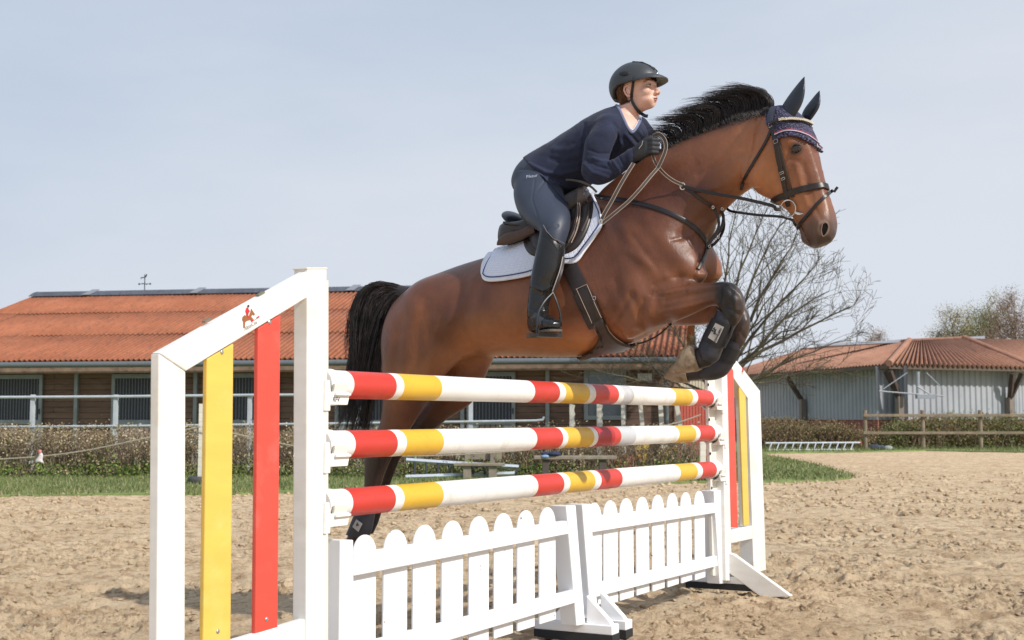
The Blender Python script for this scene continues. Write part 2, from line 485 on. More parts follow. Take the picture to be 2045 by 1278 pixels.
M_TIMB = simple('weathered_timber', srgb(142, 120, 104), .9, var=.3, scale=6, bump=.4, bscale=20, bdist=.01)
M_GALV = simple('galvanised_steel', srgb(142, 146, 148), .6, .1, var=.15, scale=5)
M_PIPE = simple('galvanised_pipe', srgb(182, 188, 192), .6, .1, var=.12, scale=5)
M_GUT = simple('grey_gutter', srgb(112, 117, 120), .5, .3, var=.1)
Mpk = Mat('brown_planks', srgb(118, 90, 74), .9)
bk_ = Mpk.nt.nodes.new('ShaderNodeTexBrick'); bk_.inputs['Scale'].default_value = 1; bk_.inputs['Brick Width'].default_value = 3.1; bk_.inputs['Row Height'].default_value = .135
bk_.inputs['Mortar Size'].default_value = .009; bk_.inputs['Color1'].default_value = (*srgb(122, 92, 76), 1); bk_.inputs['Color2'].default_value = (*srgb(98, 72, 60), 1); bk_.inputs['Mortar'].default_value = (*srgb(34, 26, 22), 1)
rotx = Mpk.coord('Object', (1, 1, 1), (math.pi / 2, 0, 0)); Mpk.nt.links.new(rotx, bk_.inputs['Vector'])
Mpk.color(Mpk.mix(Mpk.ramp(Mpk.noise(2.5, 6, .7, Mpk.coord('Object', (1, 1, 14))), [(.35, 0.0), (.7, .5)]), bk_.outputs['Color'], srgb(146, 124, 110)))
M_PLANK = Mpk.m
M_VPL = Mat('vertical_boards', srgb(150, 134, 124), .9)
wv_ = M_VPL.nt.nodes.new('ShaderNodeTexWave'); wv_.bands_direction = 'X'; wv_.inputs['Scale'].default_value = 2.6; M_VPL.nt.links.new(M_VPL.coord(), wv_.inputs['Vector'])
M_VPL.color(M_VPL.mix(M_VPL.ramp(wv_.outputs['Fac'], [(.0, 1.0), (.12, 0.0)]), srgb(150, 132, 122), srgb(50, 42, 38))); M_VPL = M_VPL.m
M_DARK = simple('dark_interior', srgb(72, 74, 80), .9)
stable = empty('stable_building', SPT(SL * .5, 3), 'long low stable with orange corrugated roof and plank walls behind the hedge', 'stable')
RD = 7.2; RZ = 4.70
uL = (P(58, 584, 36.8) - SPT(0, RD, 0)).dot(sx)
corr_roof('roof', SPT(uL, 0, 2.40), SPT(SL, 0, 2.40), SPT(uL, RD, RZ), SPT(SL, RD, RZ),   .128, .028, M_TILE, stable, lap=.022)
bk2 = MB(); bk2.hexa([SPT(uL, 2 * RD, 2.38), SPT(SL, 2 * RD, 2.38), SPT(SL, RD, RZ - .04), SPT(uL, RD, RZ - .04), SPT(uL, 2 * RD, 2.44), SPT(SL, 2 * RD, 2.44), SPT(SL, RD, RZ + .01), SPT(uL, RD, RZ + .01)]); bk2.build('back_roof', M_TILE, stable, smooth=False)
n = 900; us = np.linspace(uL - .05, SL + .03, n); V = []; 
for dv, dz in ((-.42, -.10), (-.20, .01), (0, .07), (.3, -.02)):
    for i, uu in enumerate(us): V.append(tuple(SPT(uu, RD + dv, RZ + dz + .012 * math.sin(i * 2.1) + .02)))
Fq = [(r * n + i, r * n + i + 1, (r + 1) * n + i + 1, (r + 1) * n + i) for r in range(3) for i in range(n - 1)]
rc = MB(); rc.add(V, Fq); rc.build('ridge_cap', M_GREYR, stable, auto=0)
for px in (182, 395, 580, 705):
    u_ = upx(px, RD); m = MB(); m.hexa([SPT(u_ - .1, RD - .45, RZ - .07), SPT(u_ + .12, RD - .45, RZ - .07), SPT(u_ + .22, RD, RZ + .12), SPT(u_ + .0, RD, RZ + .12), SPT(u_ - .1, RD - .45, RZ - .05), SPT(u_ + .12, RD - .45, RZ - .05), SPT(u_ + .22, RD, RZ + .14), SPT(u_, RD, RZ + .14)])
    m.build('ridge_joint', simple('pale_grey_sheet', srgb(128, 132, 140), .7), stable, smooth=False)
gt = MB(); gt.tube([SPT(uL - .05, -.10, 2.315), SPT(SL + .04, -.10, 2.315)], .068, 12)
for px in range(60, 1340, 205): gt.tube([SPT(upx(px), -.10, 2.315), SPT(upx(px) + .05, -.10, 2.315)], .075, 12)
gt.build('gutter', M_GUT, stable)
fa = MB(); fa.box(SPT((uL + SL) / 2, .10, 2.20), (SL - uL - .1, .06, .15), sx, sy, zz); fa.build('eave_beam', M_TIMB, stable, smooth=False, bevel=.005)
WV = .75
wl = MB(); wl.box(SPT((uL + SL) / 2, WV + .1, 1.2), (SL - uL - .5, .2, 2.4), sx, sy, zz)
wlo = wl.build('wall', M_PLANK, stable, smooth=False)
gb = MB()
for uu in (uL + .3, SL - .3): gb.prism([SPT(uu, WV, 0), SPT(uu, 2 * RD - WV, 0), SPT(uu, 2 * RD - WV, 2.35), SPT(uu, RD, RZ - .1), SPT(uu, WV, 2.35)], sx * .05)
gb.build('gable', M_PLANK, stable, smooth=False)
so_ = MB(); so_.box(SPT((uL + SL) / 2, .42, 2.34), (SL - uL - .2, .62, .02), sx, sy, zz); so_.build('soffit', simple('soffit_boards', srgb(120, 100, 84), .9), stable, smooth=False)
for px in (157, 394, 557, 606, 845, 925, 1094):
    u_ = upx(px, WV); m = MB(); m.box(SPT(u_, WV - .05, 1.15), (.085, .08, 2.3), sx, sy, zz); m.build('wall_post', M_GALV, stable, smooth=False)
def stable_door(pl, pr):
    a, b = upx(pl, WV), upx(pr, WV); w = b - a; c = (a + b) / 2
    d = empty('stable_door', SPT(c, WV - .05, 0)); d.parent = stable; d.matrix_parent_inverse = stable.matrix_basis.inverted()
    m = MB(); z1 = 2.12
    for uu in (a + .04, b - .04): m.box(SPT(uu, WV - .06, z1 / 2), (.08, .06, z1), sx, sy, zz)
    for z in (z1 - .05, 1.0, .06): m.box(SPT(c, WV - .058, z), (w - .16, .06, .10), sx, sy, zz)
    for s, u0 in ((1, a + .08), (-1, b - .08)): m.prism([SPT(u0, WV - .07, .95), SPT(u0 + s * .22, WV - .07, .95), SPT(u0, WV - .07, .70)], sy * .02)
    m.build('door_frame', M_GALV, d, smooth=False)
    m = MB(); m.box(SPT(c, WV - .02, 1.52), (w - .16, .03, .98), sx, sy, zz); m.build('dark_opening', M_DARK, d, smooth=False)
    m = MB(); k = a + .13
    while k < b - .10: m.tube([SPT(k, WV - .05, 1.05), SPT(k, WV - .05, 2.02)], .011, 6); k += .075
    m.build('bars', simple('grille_bars', srgb(118, 120, 128), .6), d)
    m = MB(); m.box(SPT(c, WV - .03, .53), (w - .16, .03, .84), sx, sy, zz); m.build('door_boards', M_VPL, d, smooth=False)
    m = MB(); m.box(SPT(b - .05, WV - .10, 1.25), (.03, .03, .12), sx, sy, zz); m.build('door_latch', M_DARK, d, smooth=False)
for a, b in ((-12, 90), (228, 322), (452, 545), (672, 775), (934, 1030)): stable_door(a, b)
wn = empty('stable_window', SPT(upx(1208, WV), WV - .05, 1.3)); wn.parent = stable; wn.matrix_parent_inverse = stable.matrix_basis.inverted()
a, b = upx(1167, WV), upx(1250, WV); m = MB()
for uu in (a + .04, b - .04): m.box(SPT(uu, WV - .05, 1.6), (.09, .06, 1.1), sx, sy, zz)
for z in (2.10, 1.10): m.box(SPT((a + b) / 2, WV - .048, z), (b - a, .06, .09), sx, sy, zz)
m.build('window_frame', M_GALV, wn, smooth=False)
m = MB(); m.box(SPT((a + b) / 2, WV - .02, 1.6), (b - a - .1, .03, .95), sx, sy, zz); m.build('pane', simple('dark_glass', srgb(86, 98, 104), .12, spec=.8), wn, smooth=False)
m = MB(); m.tube([SPT(upx(1330, .3), .3, 2.3), SPT(upx(1330, .3), .45, 2.05), SPT(upx(1330, .6), .62, 1.9), SPT(upx(1330, .6), .62, .1)], .05, 10); m.build('downpipe', M_GUT, stable)
m = MB(); m.box(SPT(upx(1288, WV), WV - .12, 1.98), (.30, .14, .16), sx, sy, zz); m.ball(SPT(upx(1288, WV), WV - .19, 1.98), .05, .02, .05); m.build('wall_unit', simple('white_metal_box', srgb(196, 196, 194), .5), stable, auto=40)
# weather vane
vn = empty('weather_vane', SPT(upx(286, RD), RD, RZ + .1), 'small dark weather vane standing on the ridge of the orange roof', 'weather vane')
vp = SPT(upx(286, RD), RD, RZ + .05); m = MB(); m.tube([vp, vp + zz * .50], .014, 6); m.build('pole', M_DARK, vn)
m = MB(); m.tube([vp + zz * .22 - sx * .16, vp + zz * .22 + sx * .16], .010, 6); m.tube([vp + zz * .22 - sy * .16, vp + zz * .22 + sy * .16], .010, 6)
for s in (-.17, .17): m.ball(vp + zz * .22 + sx * s, .028, .01, .03)
m.build('compass_cross', M_DARK, vn)
m = MB(); m.tube([vp + zz * .40 - sx * .12, vp + zz * .42 + sx * .02], .016, 6); m.tube([vp + zz * .42 + sx * .02, vp + zz * .50 + sx * .06], .018, 6); m.tube([vp + zz * .40 - sx * .11, vp + zz * .36 - sx * .12], .01, 5); m.build('figure', M_DARK, vn)
# ---- shed with pale and red boards, right of the stable
sh = empty('shed', P(1370, 850, 31), 'small shed with pale upper boards and red lower boards right of the stable', 'shed')
p0 = P(1328, 800, 31); p1 = P(1425, 800, 31)
def vboards(name, z0, z1, mat, off):
    m = MB(); n = 16; w = (p1.x - p0.x) / n
    for i in range(n): m.box((p0.x + w * (i + .5), 31 + off, (z0 + z1) / 2), (w * .84, .03, z1 - z0))
    m.box(((p0.x + p1.x) / 2, 31.06 + off, (z0 + z1) / 2), (p1.x - p0.x, .06, z1 - z0)); return m.build(name, mat, sh, smooth=False)
vboards('pale_boards', 1.50, 2.2, simple('pale_boards', srgb(206, 198, 178), .8), -.02)
vboards('red_boards', -.1, 1.49, simple('red_boards', srgb(190, 96, 84), .8), .0)
m = MB(); m.hexa([(p0.x - .1, 30.8, 2.2), (p1.x + .1, 30.8, 2.2), (p1.x + .1, 33.5, 2.35), (p0.x - .1, 33.5, 2.35), (p0.x - .1, 30.8, 2.26), (p1.x + .1, 30.8, 2.26), (p1.x + .1, 33.5, 2.41), (p0.x - .1, 33.5, 2.41)]); m.build('roof', M_GREYR, sh, smooth=False)
# ================================================================ HALL with hipped roof
hall = empty('riding_hall', P(1780, 890, 50), 'grey corrugated hall with orange hipped tile roof behind the wooden rail fence', 'hall')
HZ = 3.2
def hw_(px, py, z):
    d = ray(px, py); return CAM + d * ((z - CAMZ) / d.z)
E0, E1, E2, E3 = hw_(1420, 753, HZ), hw_(1490, 748, HZ), hw_(1776, 727.5, HZ), hw_(2062, 734, HZ)
E4 = E3 + Vector((6, 5.5, 0))
R1, R2, R3 = hw_(1600, 700, 4.75), hw_(1816, 682, 4.55), hw_(1926, 677, 4.62)
R0 = R1 + (E0 - E1) * .9; R4 = hw_(2110, 681, 4.62)
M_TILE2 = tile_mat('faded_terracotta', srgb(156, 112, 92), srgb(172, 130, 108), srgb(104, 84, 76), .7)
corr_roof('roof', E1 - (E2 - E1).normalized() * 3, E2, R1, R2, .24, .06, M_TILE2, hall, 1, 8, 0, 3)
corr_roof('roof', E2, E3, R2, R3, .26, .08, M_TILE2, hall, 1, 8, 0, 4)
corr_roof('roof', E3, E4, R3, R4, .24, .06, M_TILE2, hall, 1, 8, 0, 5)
m = MB(); b0 = Vector((R2.x - 3, R2.y + 9, 3.2)); b1 = Vector((R4.x + 2, R4.y + 9, 3.2))
m.add([R1, R2, R3, R4, b1, b0], [(0, 1, 5), (1, 2, 4, 5), (2, 3, 4)]); m.build('back_roof', M_TILE2, hall, smooth=False)
hc_ = MB(); hc_.tube([E2 + zz * .05 - (R2 - E2) * .01, R2 + zz * .06], .13, 10); hc_.build('hip_cap', M_TILE2, hall)
hc_ = MB(); hc_.tube([E3 + zz * .05, R3 + zz * .06], .13, 10); hc_.build('hip_cap', M_TILE2, hall)
hc_ = MB(); hc_.tube([R1 + zz * .03, R2 + zz * .04], .09, 8); hc_.tube([R2 + zz * .03, R3 + zz * .04], .09, 8); hc_.build('ridge_tiles', M_TILE2, hall)
m = MB(); m.box((R2 + R3) / 2 + Vector((-1.3, 1.4, .02)), (7.2, .9, .12), (R3 - R2).normalized()); m.build('roof_light', simple('pale_roof_light', srgb(196, 204, 214), .4), hall, smooth=False)
M_CORW = Mat('grey_corrugated_wall', srgb(150, 158, 170), .6)
w_ = M_CORW.nt.nodes.new('ShaderNodeTexWave'); w_.bands_direction = 'X'; w_.inputs['Scale'].default_value = .9
M_CORW.color(M_CORW.ramp(M_CORW.noise(.6, 4), [(.3, srgb(146, 149, 156)), (.7, srgb(168, 170, 176))])); M_CORW = M_CORW.m
M_BRICK = Mat('red_brick', srgb(140, 66, 52), .9)
bb_ = M_BRICK.nt.nodes.new('ShaderNodeTexBrick'); bb_.inputs['Scale'].default_value = 1; bb_.inputs['Brick Width'].default_value = .26; bb_.inputs['Row Height'].default_value = .085; bb_.inputs['Mortar Size'].default_value = .008
bb_.inputs['Color1'].default_value = (*srgb(150, 72, 56), 1); bb_.inputs['Color2'].default_value = (*srgb(120, 54, 44), 1); bb_.inputs['Mortar'].default_value = (*srgb(160, 140, 124), 1)
M_BRICK.nt.links.new(M_BRICK.coord('Object', (1, 1, 1), (math.pi / 2, 0, 0)), bb_.inputs['Vector']); M_BRICK.color(bb_.outputs['Color']); M_BRICK = M_BRICK.m
def hallwall(a, b):
    t = (b - a); t.z = 0; L_ = t.length; t.normalize(); nb = Vector((-t.y, t.x, 0)); nb = nb if nb.y > 0 else -nb
    a = a + nb * .8; b = b + nb * .8
    n = int(L_ / .30); V = []; Fs = []
    for z in (1.02, HZ - .05):
        for i in range(n * 6 + 1):
            k = i % 6; off = .05 if k in (1, 2, 3) else 0
            p = a + t * (L_ * i / (n * 6)) - nb * off; V.append((p.x, p.y, z))
    w = n * 6 + 1
    for i in range(w - 1): Fs.append((i, i + 1, w + i + 1, w + i))
    m = MB(); m.add(V, Fs); m.build('wall_sheet', M_CORW, hall, smooth=False, recalc=False)
    m = MB(); m.prism([Vector((a.x, a.y, -.1)) - nb * .06, Vector((b.x, b.y, -.1)) - nb * .06, Vector((b.x, b.y, -.1)) + nb * .2, Vector((a.x, a.y, -.1)) + nb * .2], (0, 0, 1.13)); m.build('brick_base', M_BRICK, hall, smooth=False)
hallwall(E1 - (E2 - E1).normalized() * 6, E2); hallwall(E2, E3); hallwall(E3, E4)
M_DTIM = simple('dark_timber', srgb(74, 60, 54), .9, var=.25, scale=4)
M_DBEAM = simple('stained_beam', srgb(98, 84, 74), .9, var=.2)
for a, b in ((E1 - (E2 - E1).normalized() * 6, E2), (E2, E3), (E3, E4)):
    m = MB(); t = (b - a).normalized(); m.box((a + b) / 2 - zz * .10 + Vector((0, .12, 0)), ((b - a).length, .08, .14), t, zz.cross(t), zz); m.build('eave_board', M_DBEAM, hall, smooth=False)
def hpost(px, eave_pt_a, eave_pt_b, f, dirs):
    p = eave_pt_a + (eave_pt_b - eave_pt_a) * f; t = (eave_pt_b - eave_pt_a).normalized(); nb = Vector((-t.y, t.x, 0)); nb = nb if nb.y > 0 else -nb
    q = p + nb * .55; q.z = 0
    m = MB(); m.box(q + zz * .95, (.24, .24, 2.0), t, nb, zz); m.build('post', simple('grey_timber', srgb(128, 116, 108), .9, var=.2), hall, smooth=False)
    for s in dirs:
        m = MB(); a_ = q + zz * 1.85; b_ = q + t * (.55 * s) - nb * .45 + zz * (HZ - .25); m.tube([a_, b_], .12, 4); m.build('brace', M_DTIM, hall, smooth=False)
hpost(1577, E1, E2, .36, (-1,)); hpost(1782, E1, E2, .985, (-.4, .1)); hpost(2030, E2, E3, .90, (-.5, .5))
# ---- horse walker arm in front of the hall wall
hwk = empty('horse_walker', P(1833, 760, 49.6), 'white hanging horse walker arms under the hall eave', 'horse walker')
M_WST = simple('white_steel', srgb(150, 155, 162), .5)
m = MB(); m.tube([P(1833, 742, 49.8), P(1833, 786, 49.8)], .07, 8); m.build('column', M_WST, hwk)
m = MB(); m.tube([P(1756, 781, 49.2), P(1830, 787, 49.4), P(1884, 791, 49.4)], .030, 6); m.build('arm', M_WST, hwk)
m = MB(); m.tube([P(1812, 744, 49.6), P(1764, 777, 49.4)], .018, 6); m.tube([P(1850, 744, 49.6), P(1882, 776, 49.6)], .02, 6); m.tube([P(1832, 772, 49.4), P(1862, 790, 49.4)], .03, 6); m.build('stay', M_WST, hwk)
m = MB(); m.box(P(1848, 792, 49.3), (.70, .3, .16)); m.build('motor_box', M_WST, hwk, smooth=False)
# ================================================================ HORSE
def ring_pts(c, a, b, n=28, p=2.2, egg=0.0):
    """ring round centre c; a = half axis in the body plane (towards the top/front), b = half lateral axis"""
    out = []
    for k in range(n):
        t = 2 * math.pi * k / n
        ct, st = math.cos(t), math.sin(t)
        e = 2.0 / p
        x = math.copysign(abs(ct) ** e, ct); y = math.copysign(abs(st) ** e, st)
        w = 1 - egg * (0.5 * (x + 1)) ** 2        # narrower towards the top
        out.append(c + a * x + b * y * w)
    return out
def px_rings(rows, n, npts=28):
    """rows: x1,y1 (top/front edge), x2,y2 (bottom/back edge), lateral centre, half width, exponent, egg"""
    rings = []
    for r in crom(rows, n):
        x1, y1, x2, y2, lat, hw, p, egg = r
        A = H(x1, y1, lat); B = H(x2, y2, lat)
        rings.append(ring_pts((A + B) / 2, (A - B) / 2, HW * max(hw, 0.004), npts, p, egg))
    return rings
hb = MB()
# trunk
hb.loft(px_rings([
    (806, 604, 795, 655, 0, .10, 2.0, 0), (812, 592, 786, 700, 0, .17, 2.1, 0), (830, 574, 790, 742, 0, .22, 2.2, .15),
    (868, 552, 828, 750, 0, .27, 2.2, .25), (925, 529, 902, 722, 0, .285, 2.3, .3), (980, 512, 975, 712, 0, .285, 2.3, .3),
    (1035, 493, 1050, 713, 0, .30, 2.3, .25), (1090, 466, 1120, 715, 0, .305, 2.3, .3), (1145, 426, 1185, 710, 0, .295, 2.3, .4),
    (1195, 384, 1243, 694, 0, .275, 2.3, .65), (1245, 350, 1300, 668, 0, .255, 2.3, .6), (1296, 330, 1350, 630, 0, .235, 2.3, .5),
    (1345, 385, 1385, 590, 0, .21, 2.2, .2), (1380, 430, 1403, 555, 0, .14, 2.0, 0)], 40))
# neck
NECK = [
    (1200, 372, 1372, 612, 0, .235, 2.3, .6), (1258, 330, 1402, 560, 0, .20, 2.2, .55), (1316, 292, 1416, 500, 0, .155, 2.2, .45),
    (1375, 266, 1426, 458, .005, .118, 2.2, .4), (1432, 244, 1444, 425, .02, .10, 2.2, .3), (1486, 230, 1472, 396, .04, .092, 2.1, .25),
    (1532, 226, 1504, 372, .065, .085, 2.1, .2)]
hb.loft(px_rings(NECK, 22))
def pball(px, py, lat, r1, r2, rl, ang=0):
    """ellipsoid: r1 along image angle ang in the body plane, r2 across, rl lateral"""
    c = H(px, py, lat); ca, sa = math.cos(math.radians(ang)), math.sin(math.radians(ang))
    a = HU * ca + Vector((0, 0, 1)) * sa; b = -HU * sa + Vector((0, 0, 1)) * ca
    hb.ball(c, r1, r2, rl, a, b, HW, 20, 14)
pball(1372, 520, -.09, .12, .19, .13, 65)      # far breast muscle
pball(1340, 515, .10, .11, .20, .105, 60)      # near breast muscle
for sgn in (1, -1):
    pball(1290, 520, .13 * sgn, .13, .27, .105, 30)      # shoulder
    pball(1270, 600, .17 * sgn, .15, .17, .085, 20)      # triceps
    pball(868, 625, .12 * sgn, .22, .20, .155, 15)       # hip and quarters
    pball(832, 680, .14 * sgn, .13, .20, .12, 10)
NHIND = [
    (925, 610, 775, 650, .13, .12, 2.1, 0), (930, 660, 763, 690, .14, .125, 2.1, 0), (922, 715, 763, 720, .145, .11, 2.1, 0),
    (888, 748, 765, 765, .145, .09, 2.1, 0), (855, 797, 767, 798, .14, .07, 2.1, 0), (836, 828, 763, 828, .135, .056, 2.1, 0),
    (819, 856, 757, 854, .13, .047, 2.1, 0), (799, 886, 737, 878, .125, .042, 2.1, 0), (783, 912, 730, 908, .12, .040, 2.1, 0),
    (770, 940, 728, 940, .12, .034, 2.0, 0), (760, 971, 728, 969, .12, .029, 2.0, 0), (750, 1005, 721, 1000, .12, .027, 2.0, 0),
    (742, 1035, 712, 1028, .12, .029, 2.0, 0), (738, 1060, 703, 1052, .12, .034, 2.0, 0), (722, 1083, 694, 1072, .12, .029, 2.0, 0),
    (712, 1104, 682, 1092, .12, .032, 2.0, 0)]
hb.loft(px_rings(NHIND, 44, 20))
FHIND = [
    (985, 650, 830, 650, -.13, .12, 2.1, 0), (990, 700, 850, 705, -.14, .12, 2.1, 0), (970, 748, 856, 762, -.14, .09, 2.1, 0), (942, 803, 852, 800, -.14, .07, 2.1, 0),
    (896, 834, 832, 832, -.135, .056, 2.1, 0), (869, 856, 815, 854, -.13, .047, 2.1, 0), (832, 886, 782, 872, -.125, .042, 2.1, 0),
    (803, 910, 762, 900, -.12, .040, 2.0, 0), (789, 940, 755, 935, -.12, .033, 2.0, 0), (778, 969, 749, 962, -.12, .028, 2.0, 0),
    (761, 1010, 735, 1003, -.12, .027, 2.0, 0), (748, 1050, 717, 1040, -.12, .034, 2.0, 0), (733, 1076, 706, 1065, -.12, .029, 2.0, 0),
    (722, 1096, 696, 1082, -.12, .032, 2.0, 0)]
hb.loft(px_rings(FHIND, 40, 20))
NFORE = [
    (1275, 545, 1245, 690, .15, .085, 2.2, 0), (1318, 556, 1290, 668, .16, .082, 2.2, 0), (1358, 561, 1335, 648, .16, .070, 2.2, 0),
    (1396, 564, 1378, 630, .155, .058, 2.1, 0), (1426, 564, 1412, 614, .15, .050, 2.1, 0), (1448, 562, 1432, 610, .15, .048, 2.1, 0),
    (1468, 567, 1436, 616, .15, .050, 2.1, 0), (1484, 588, 1438, 622, .15, .049, 2.1, 0), (1488, 612, 1440, 630, .15, .045, 2.1, 0),
    (1480, 636, 1440, 634, .15, .038, 2.0, 0), (1466, 658, 1432, 646, .15, .030, 2.0, 0), (1450, 684, 1420, 668, .15, .028, 2.0, 0),
    (1434, 708, 1406, 688, .15, .032, 2.0, 0), (1424, 728, 1392, 694, .15, .036, 2.0, 0), (1404, 736, 1384, 698, .15, .031, 2.0, 0),
    (1392, 738, 1378, 697, .15, .034, 2.0, 0)]
hb.loft(px_rings(NFORE, 48, 20))
FFORE = [
    (1310, 570, 1290, 660, -.13, .085, 2.2, 0), (1350, 580, 1335, 652, -.14, .070, 2.2, 0), (1400, 590, 1390, 650, -.14, .055, 2.1, 0),
    (1440, 596, 1428, 646, -.14, .050, 2.1, 0), (1470, 598, 1448, 650, -.14, .049, 2.1, 0), (1494, 622, 1450, 656, -.14, .048, 2.1, 0),
    (1498, 650, 1454, 664, -.14, .043, 2.1, 0), (1490, 680, 1456, 672, -.14, .033, 2.0, 0), (1474, 704, 1444, 690, -.14, .028, 2.0, 0),
    (1458, 728, 1430, 712, -.14, .030, 2.0, 0), (1444, 748, 1414, 722, -.14, .035, 2.0, 0), (1420, 756, 1402, 726, -.14, .033, 2.0, 0),
    (1392, 760, 1378, 730, -.14, .031, 2.0, 0), (1372, 762, 1362, 730, -.14, .034, 2.0, 0)]
hb.loft(px_rings(FFORE, 44, 20))
# ---- head, built in its own frame: d down the nose, vv from the forehead back to the jaw, hl to the camera side
HEAD_O = H(1590, 216, .10)
th = math.radians(-28.5 - 10); al = math.radians(19)
hh = Vector((math.cos(th), math.sin(th), 0)); zz = Vector((0, 0, 1))
hd = hh * math.sin(al) - zz * math.cos(al)
hv = -(hh * math.cos(al) + zz * math.sin(al))
hl = Vector((hh.y, -hh.x, 0))
HS = 1.0
def HD(t, v, l):
    return HEAD_O + hd * t + hv * (v * 1.13) + hl * (l * 1.16)
HSEC = [  # t, v front, v back, half widths at 0, .15, .4, .7, .95 of the depth
    (-.035, .050, .130, .020, .035, .045, .040, .020), (.00, .020, .175, .035, .060, .070, .062, .035),
    (.05, .000, .225, .045, .082, .088, .075, .045), (.11, -.012, .268, .048, .094, .100, .080, .048),
    (.17, -.016, .286, .046, .090, .102, .080, .046), (.23, -.014, .280, .038, .072, .090, .076, .042),
    (.29, -.010, .262, .030, .058, .076, .068, .038), (.35, -.006, .215, .026, .048, .062, .056, .032),
    (.41, -.002, .178, .024, .042, .052, .046, .028), (.47, .000, .158, .026, .044, .052, .044, .026),
    (.53, .004, .152, .030, .056, .060, .046, .026), (.575, .014, .150, .030, .056, .058, .046, .026),
    (.61, .032, .142, .024, .046, .048, .038, .022), (.635, .060, .122, .012, .024, .028, .024, .012)]
def hring(r, n=10):
    t, v0, v1 = r[0], r[1], r[2]
    fr = [0.0, .15, .4, .7, .95]; ws = r[3:8]
    pts = []
    m = 14
    for i in range(m):
        f = 0.5 - 0.5 * math.cos(math.pi * i / (m - 1))
        w = np.interp(f, fr + [1.0], list(ws) + [ws[-1] * 0.6])
        pts.append((f, w))
    out = [HD(t, v0 + (v1 - v0) * f, w) for f, w in pts] + [HD(t, v0 + (v1 - v0) * f, -w) for f, w in reversed(pts)]
    return out
hb.loft([hring(r) for r in crom(HSEC, 44)])
for s in (1, -1):
    hb.ball(HD(.150, .048, .076 * s), .045, .036, .028, hd, hv, hl)            # brow and eye socket
    hb.ball(HD(.20, .215, .060 * s), .085, .085, .030, hd, hv, hl)             # jowl
    hb.ball(HD(.33, .085, .046 * s), .11, .014, .018, (hd + hv * .12).normalized(), hv, hl)  # facial crest
    hb.ball(HD(.545, .055, .046 * s), .045, .034, .022, hd, hv, hl)            # nostril flare
hb.ball(HD(.592, .060, 0), .040, .050, .048, hd, hv, hl)                       # upper lip
hb.ball(HD(.575, .135, 0), .034, .028, .036, hd, hv, hl)                       # chin
# join of head and neck
hb.ball(HD(.03, .12, 0), .085, .11, .072, hd, hv, hl)
hb.ball(H(1524, 290, .055), .13, .12, .082, hd, hv, hl)

def remesh(mb, voxel, smooth_it=6, name='tmp'):
    me = mb.mesh(name)
    bm = bmesh.new(); bm.from_mesh(me); bmesh.ops.recalc_face_normals(bm, faces=bm.faces); bm.to_mesh(me); bm.free()
    o = bpy.data.objects.new(name, me); COLL.objects.link(o)
    m = o.modifiers.new('r', 'REMESH'); m.mode = 'VOXEL'; m.voxel_size = voxel; m.adaptivity = 0
    s = o.modifiers.new('s', 'SMOOTH'); s.factor = 0.5; s.iterations = smooth_it
    dg = bpy.context.evaluated_depsgraph_get()
    dg.update()
    out = bpy.data.meshes.new_from_object(o.evaluated_get(dg))
    bpy.data.objects.remove(o); bpy.data.meshes.remove(me)
    return out
def get_v(me):
    a = np.empty(len(me.vertices) * 3); me.vertices.foreach_get('co', a); return a.reshape(-1, 3)
def get_n(me):
    a = np.empty(len(me.vertices) * 3); me.vertices.foreach_get('normal', a); return a.reshape(-1, 3)
def set_v(me, a):
    me.vertices.foreach_set('co', a.ravel()); me.update()
def proj_np(V):
    x, y, z = V[:, 0], V[:, 1], V[:, 2] - CAMZ
    dd = y * CP + z * SP
    return np.stack([1022.5 + F * x / dd, 639 - F * (-y * SP + z * CP) / dd], 1)
def seg_dist(Q, pts):
    best = np.full(len(Q), 1e9)
    for i in range(len(pts) - 1):
        a = np.array(pts[i][:2], float); b = np.array(pts[i + 1][:2], float); ab = b - a
        t = np.clip(((Q - a) @ ab) / max(ab @ ab, 1e-9), 0, 1)
        best = np.minimum(best, np.linalg.norm(Q - (a + t[:, None] * ab), axis=1))
    return best
def sculpt(me, strokes, side=None):
    """push the camera-side skin in or out along pixel-space strokes; mirrored marks are not needed on the hidden side"""
    V = get_v(me); N = get_n(me); Q = proj_np(V)
    face = np.clip(-(N @ np.array((0.15, -1.0, 0.0)) * -1.0), 0, 1) ** 0.5 if side is None else side(V, N)
    for pts, rad, h in strokes:
        d = seg_dist(Q, pts)
        V = V + N * (1.35 * h * np.exp(-(d / rad) ** 2) * face)[:, None]
    set_v(me, V)
def laplace(me, weight, iters):
    """weighted smoothing of the remeshed skin"""
    V = get_v(me); ne = len(me.edges)
    E = np.empty(ne * 2, dtype=np.int32); me.edges.foreach_get('vertices', E); E = E.reshape(-1, 2)
    n = len(V); deg = np.bincount(E.ravel(), minlength=n).astype(float)[:, None]
    for it in range(iters):
        acc = np.stack([np.bincount(E[:, 0], V[E[:, 1], c], n) + np.bincount(E[:, 1], V[E[:, 0], c], n) for c in range(3)], 1)
        V = V + (acc / np.maximum(deg, 1) - V) * (0.6 * weight[:, None])
    set_v(me, V)
horse_me = remesh(hb, 0.0085, 7, 'horse')
Vh = get_v(horse_me); Qh = proj_np(Vh)
wgt = np.clip((1462 - Qh[:, 0]) / 40, 0, 1) * np.where(Qh[:, 0] < 1250, np.clip((770 - Qh[:, 1]) / 60, 0, 1), np.clip((1370 + .4 * (600 - Qh[:, 1]) - Qh[:, 0]) / 30, 0, 1) + (Qh[:, 1] < 545))
laplace(horse_me, np.clip(wgt, 0, 1), 110)
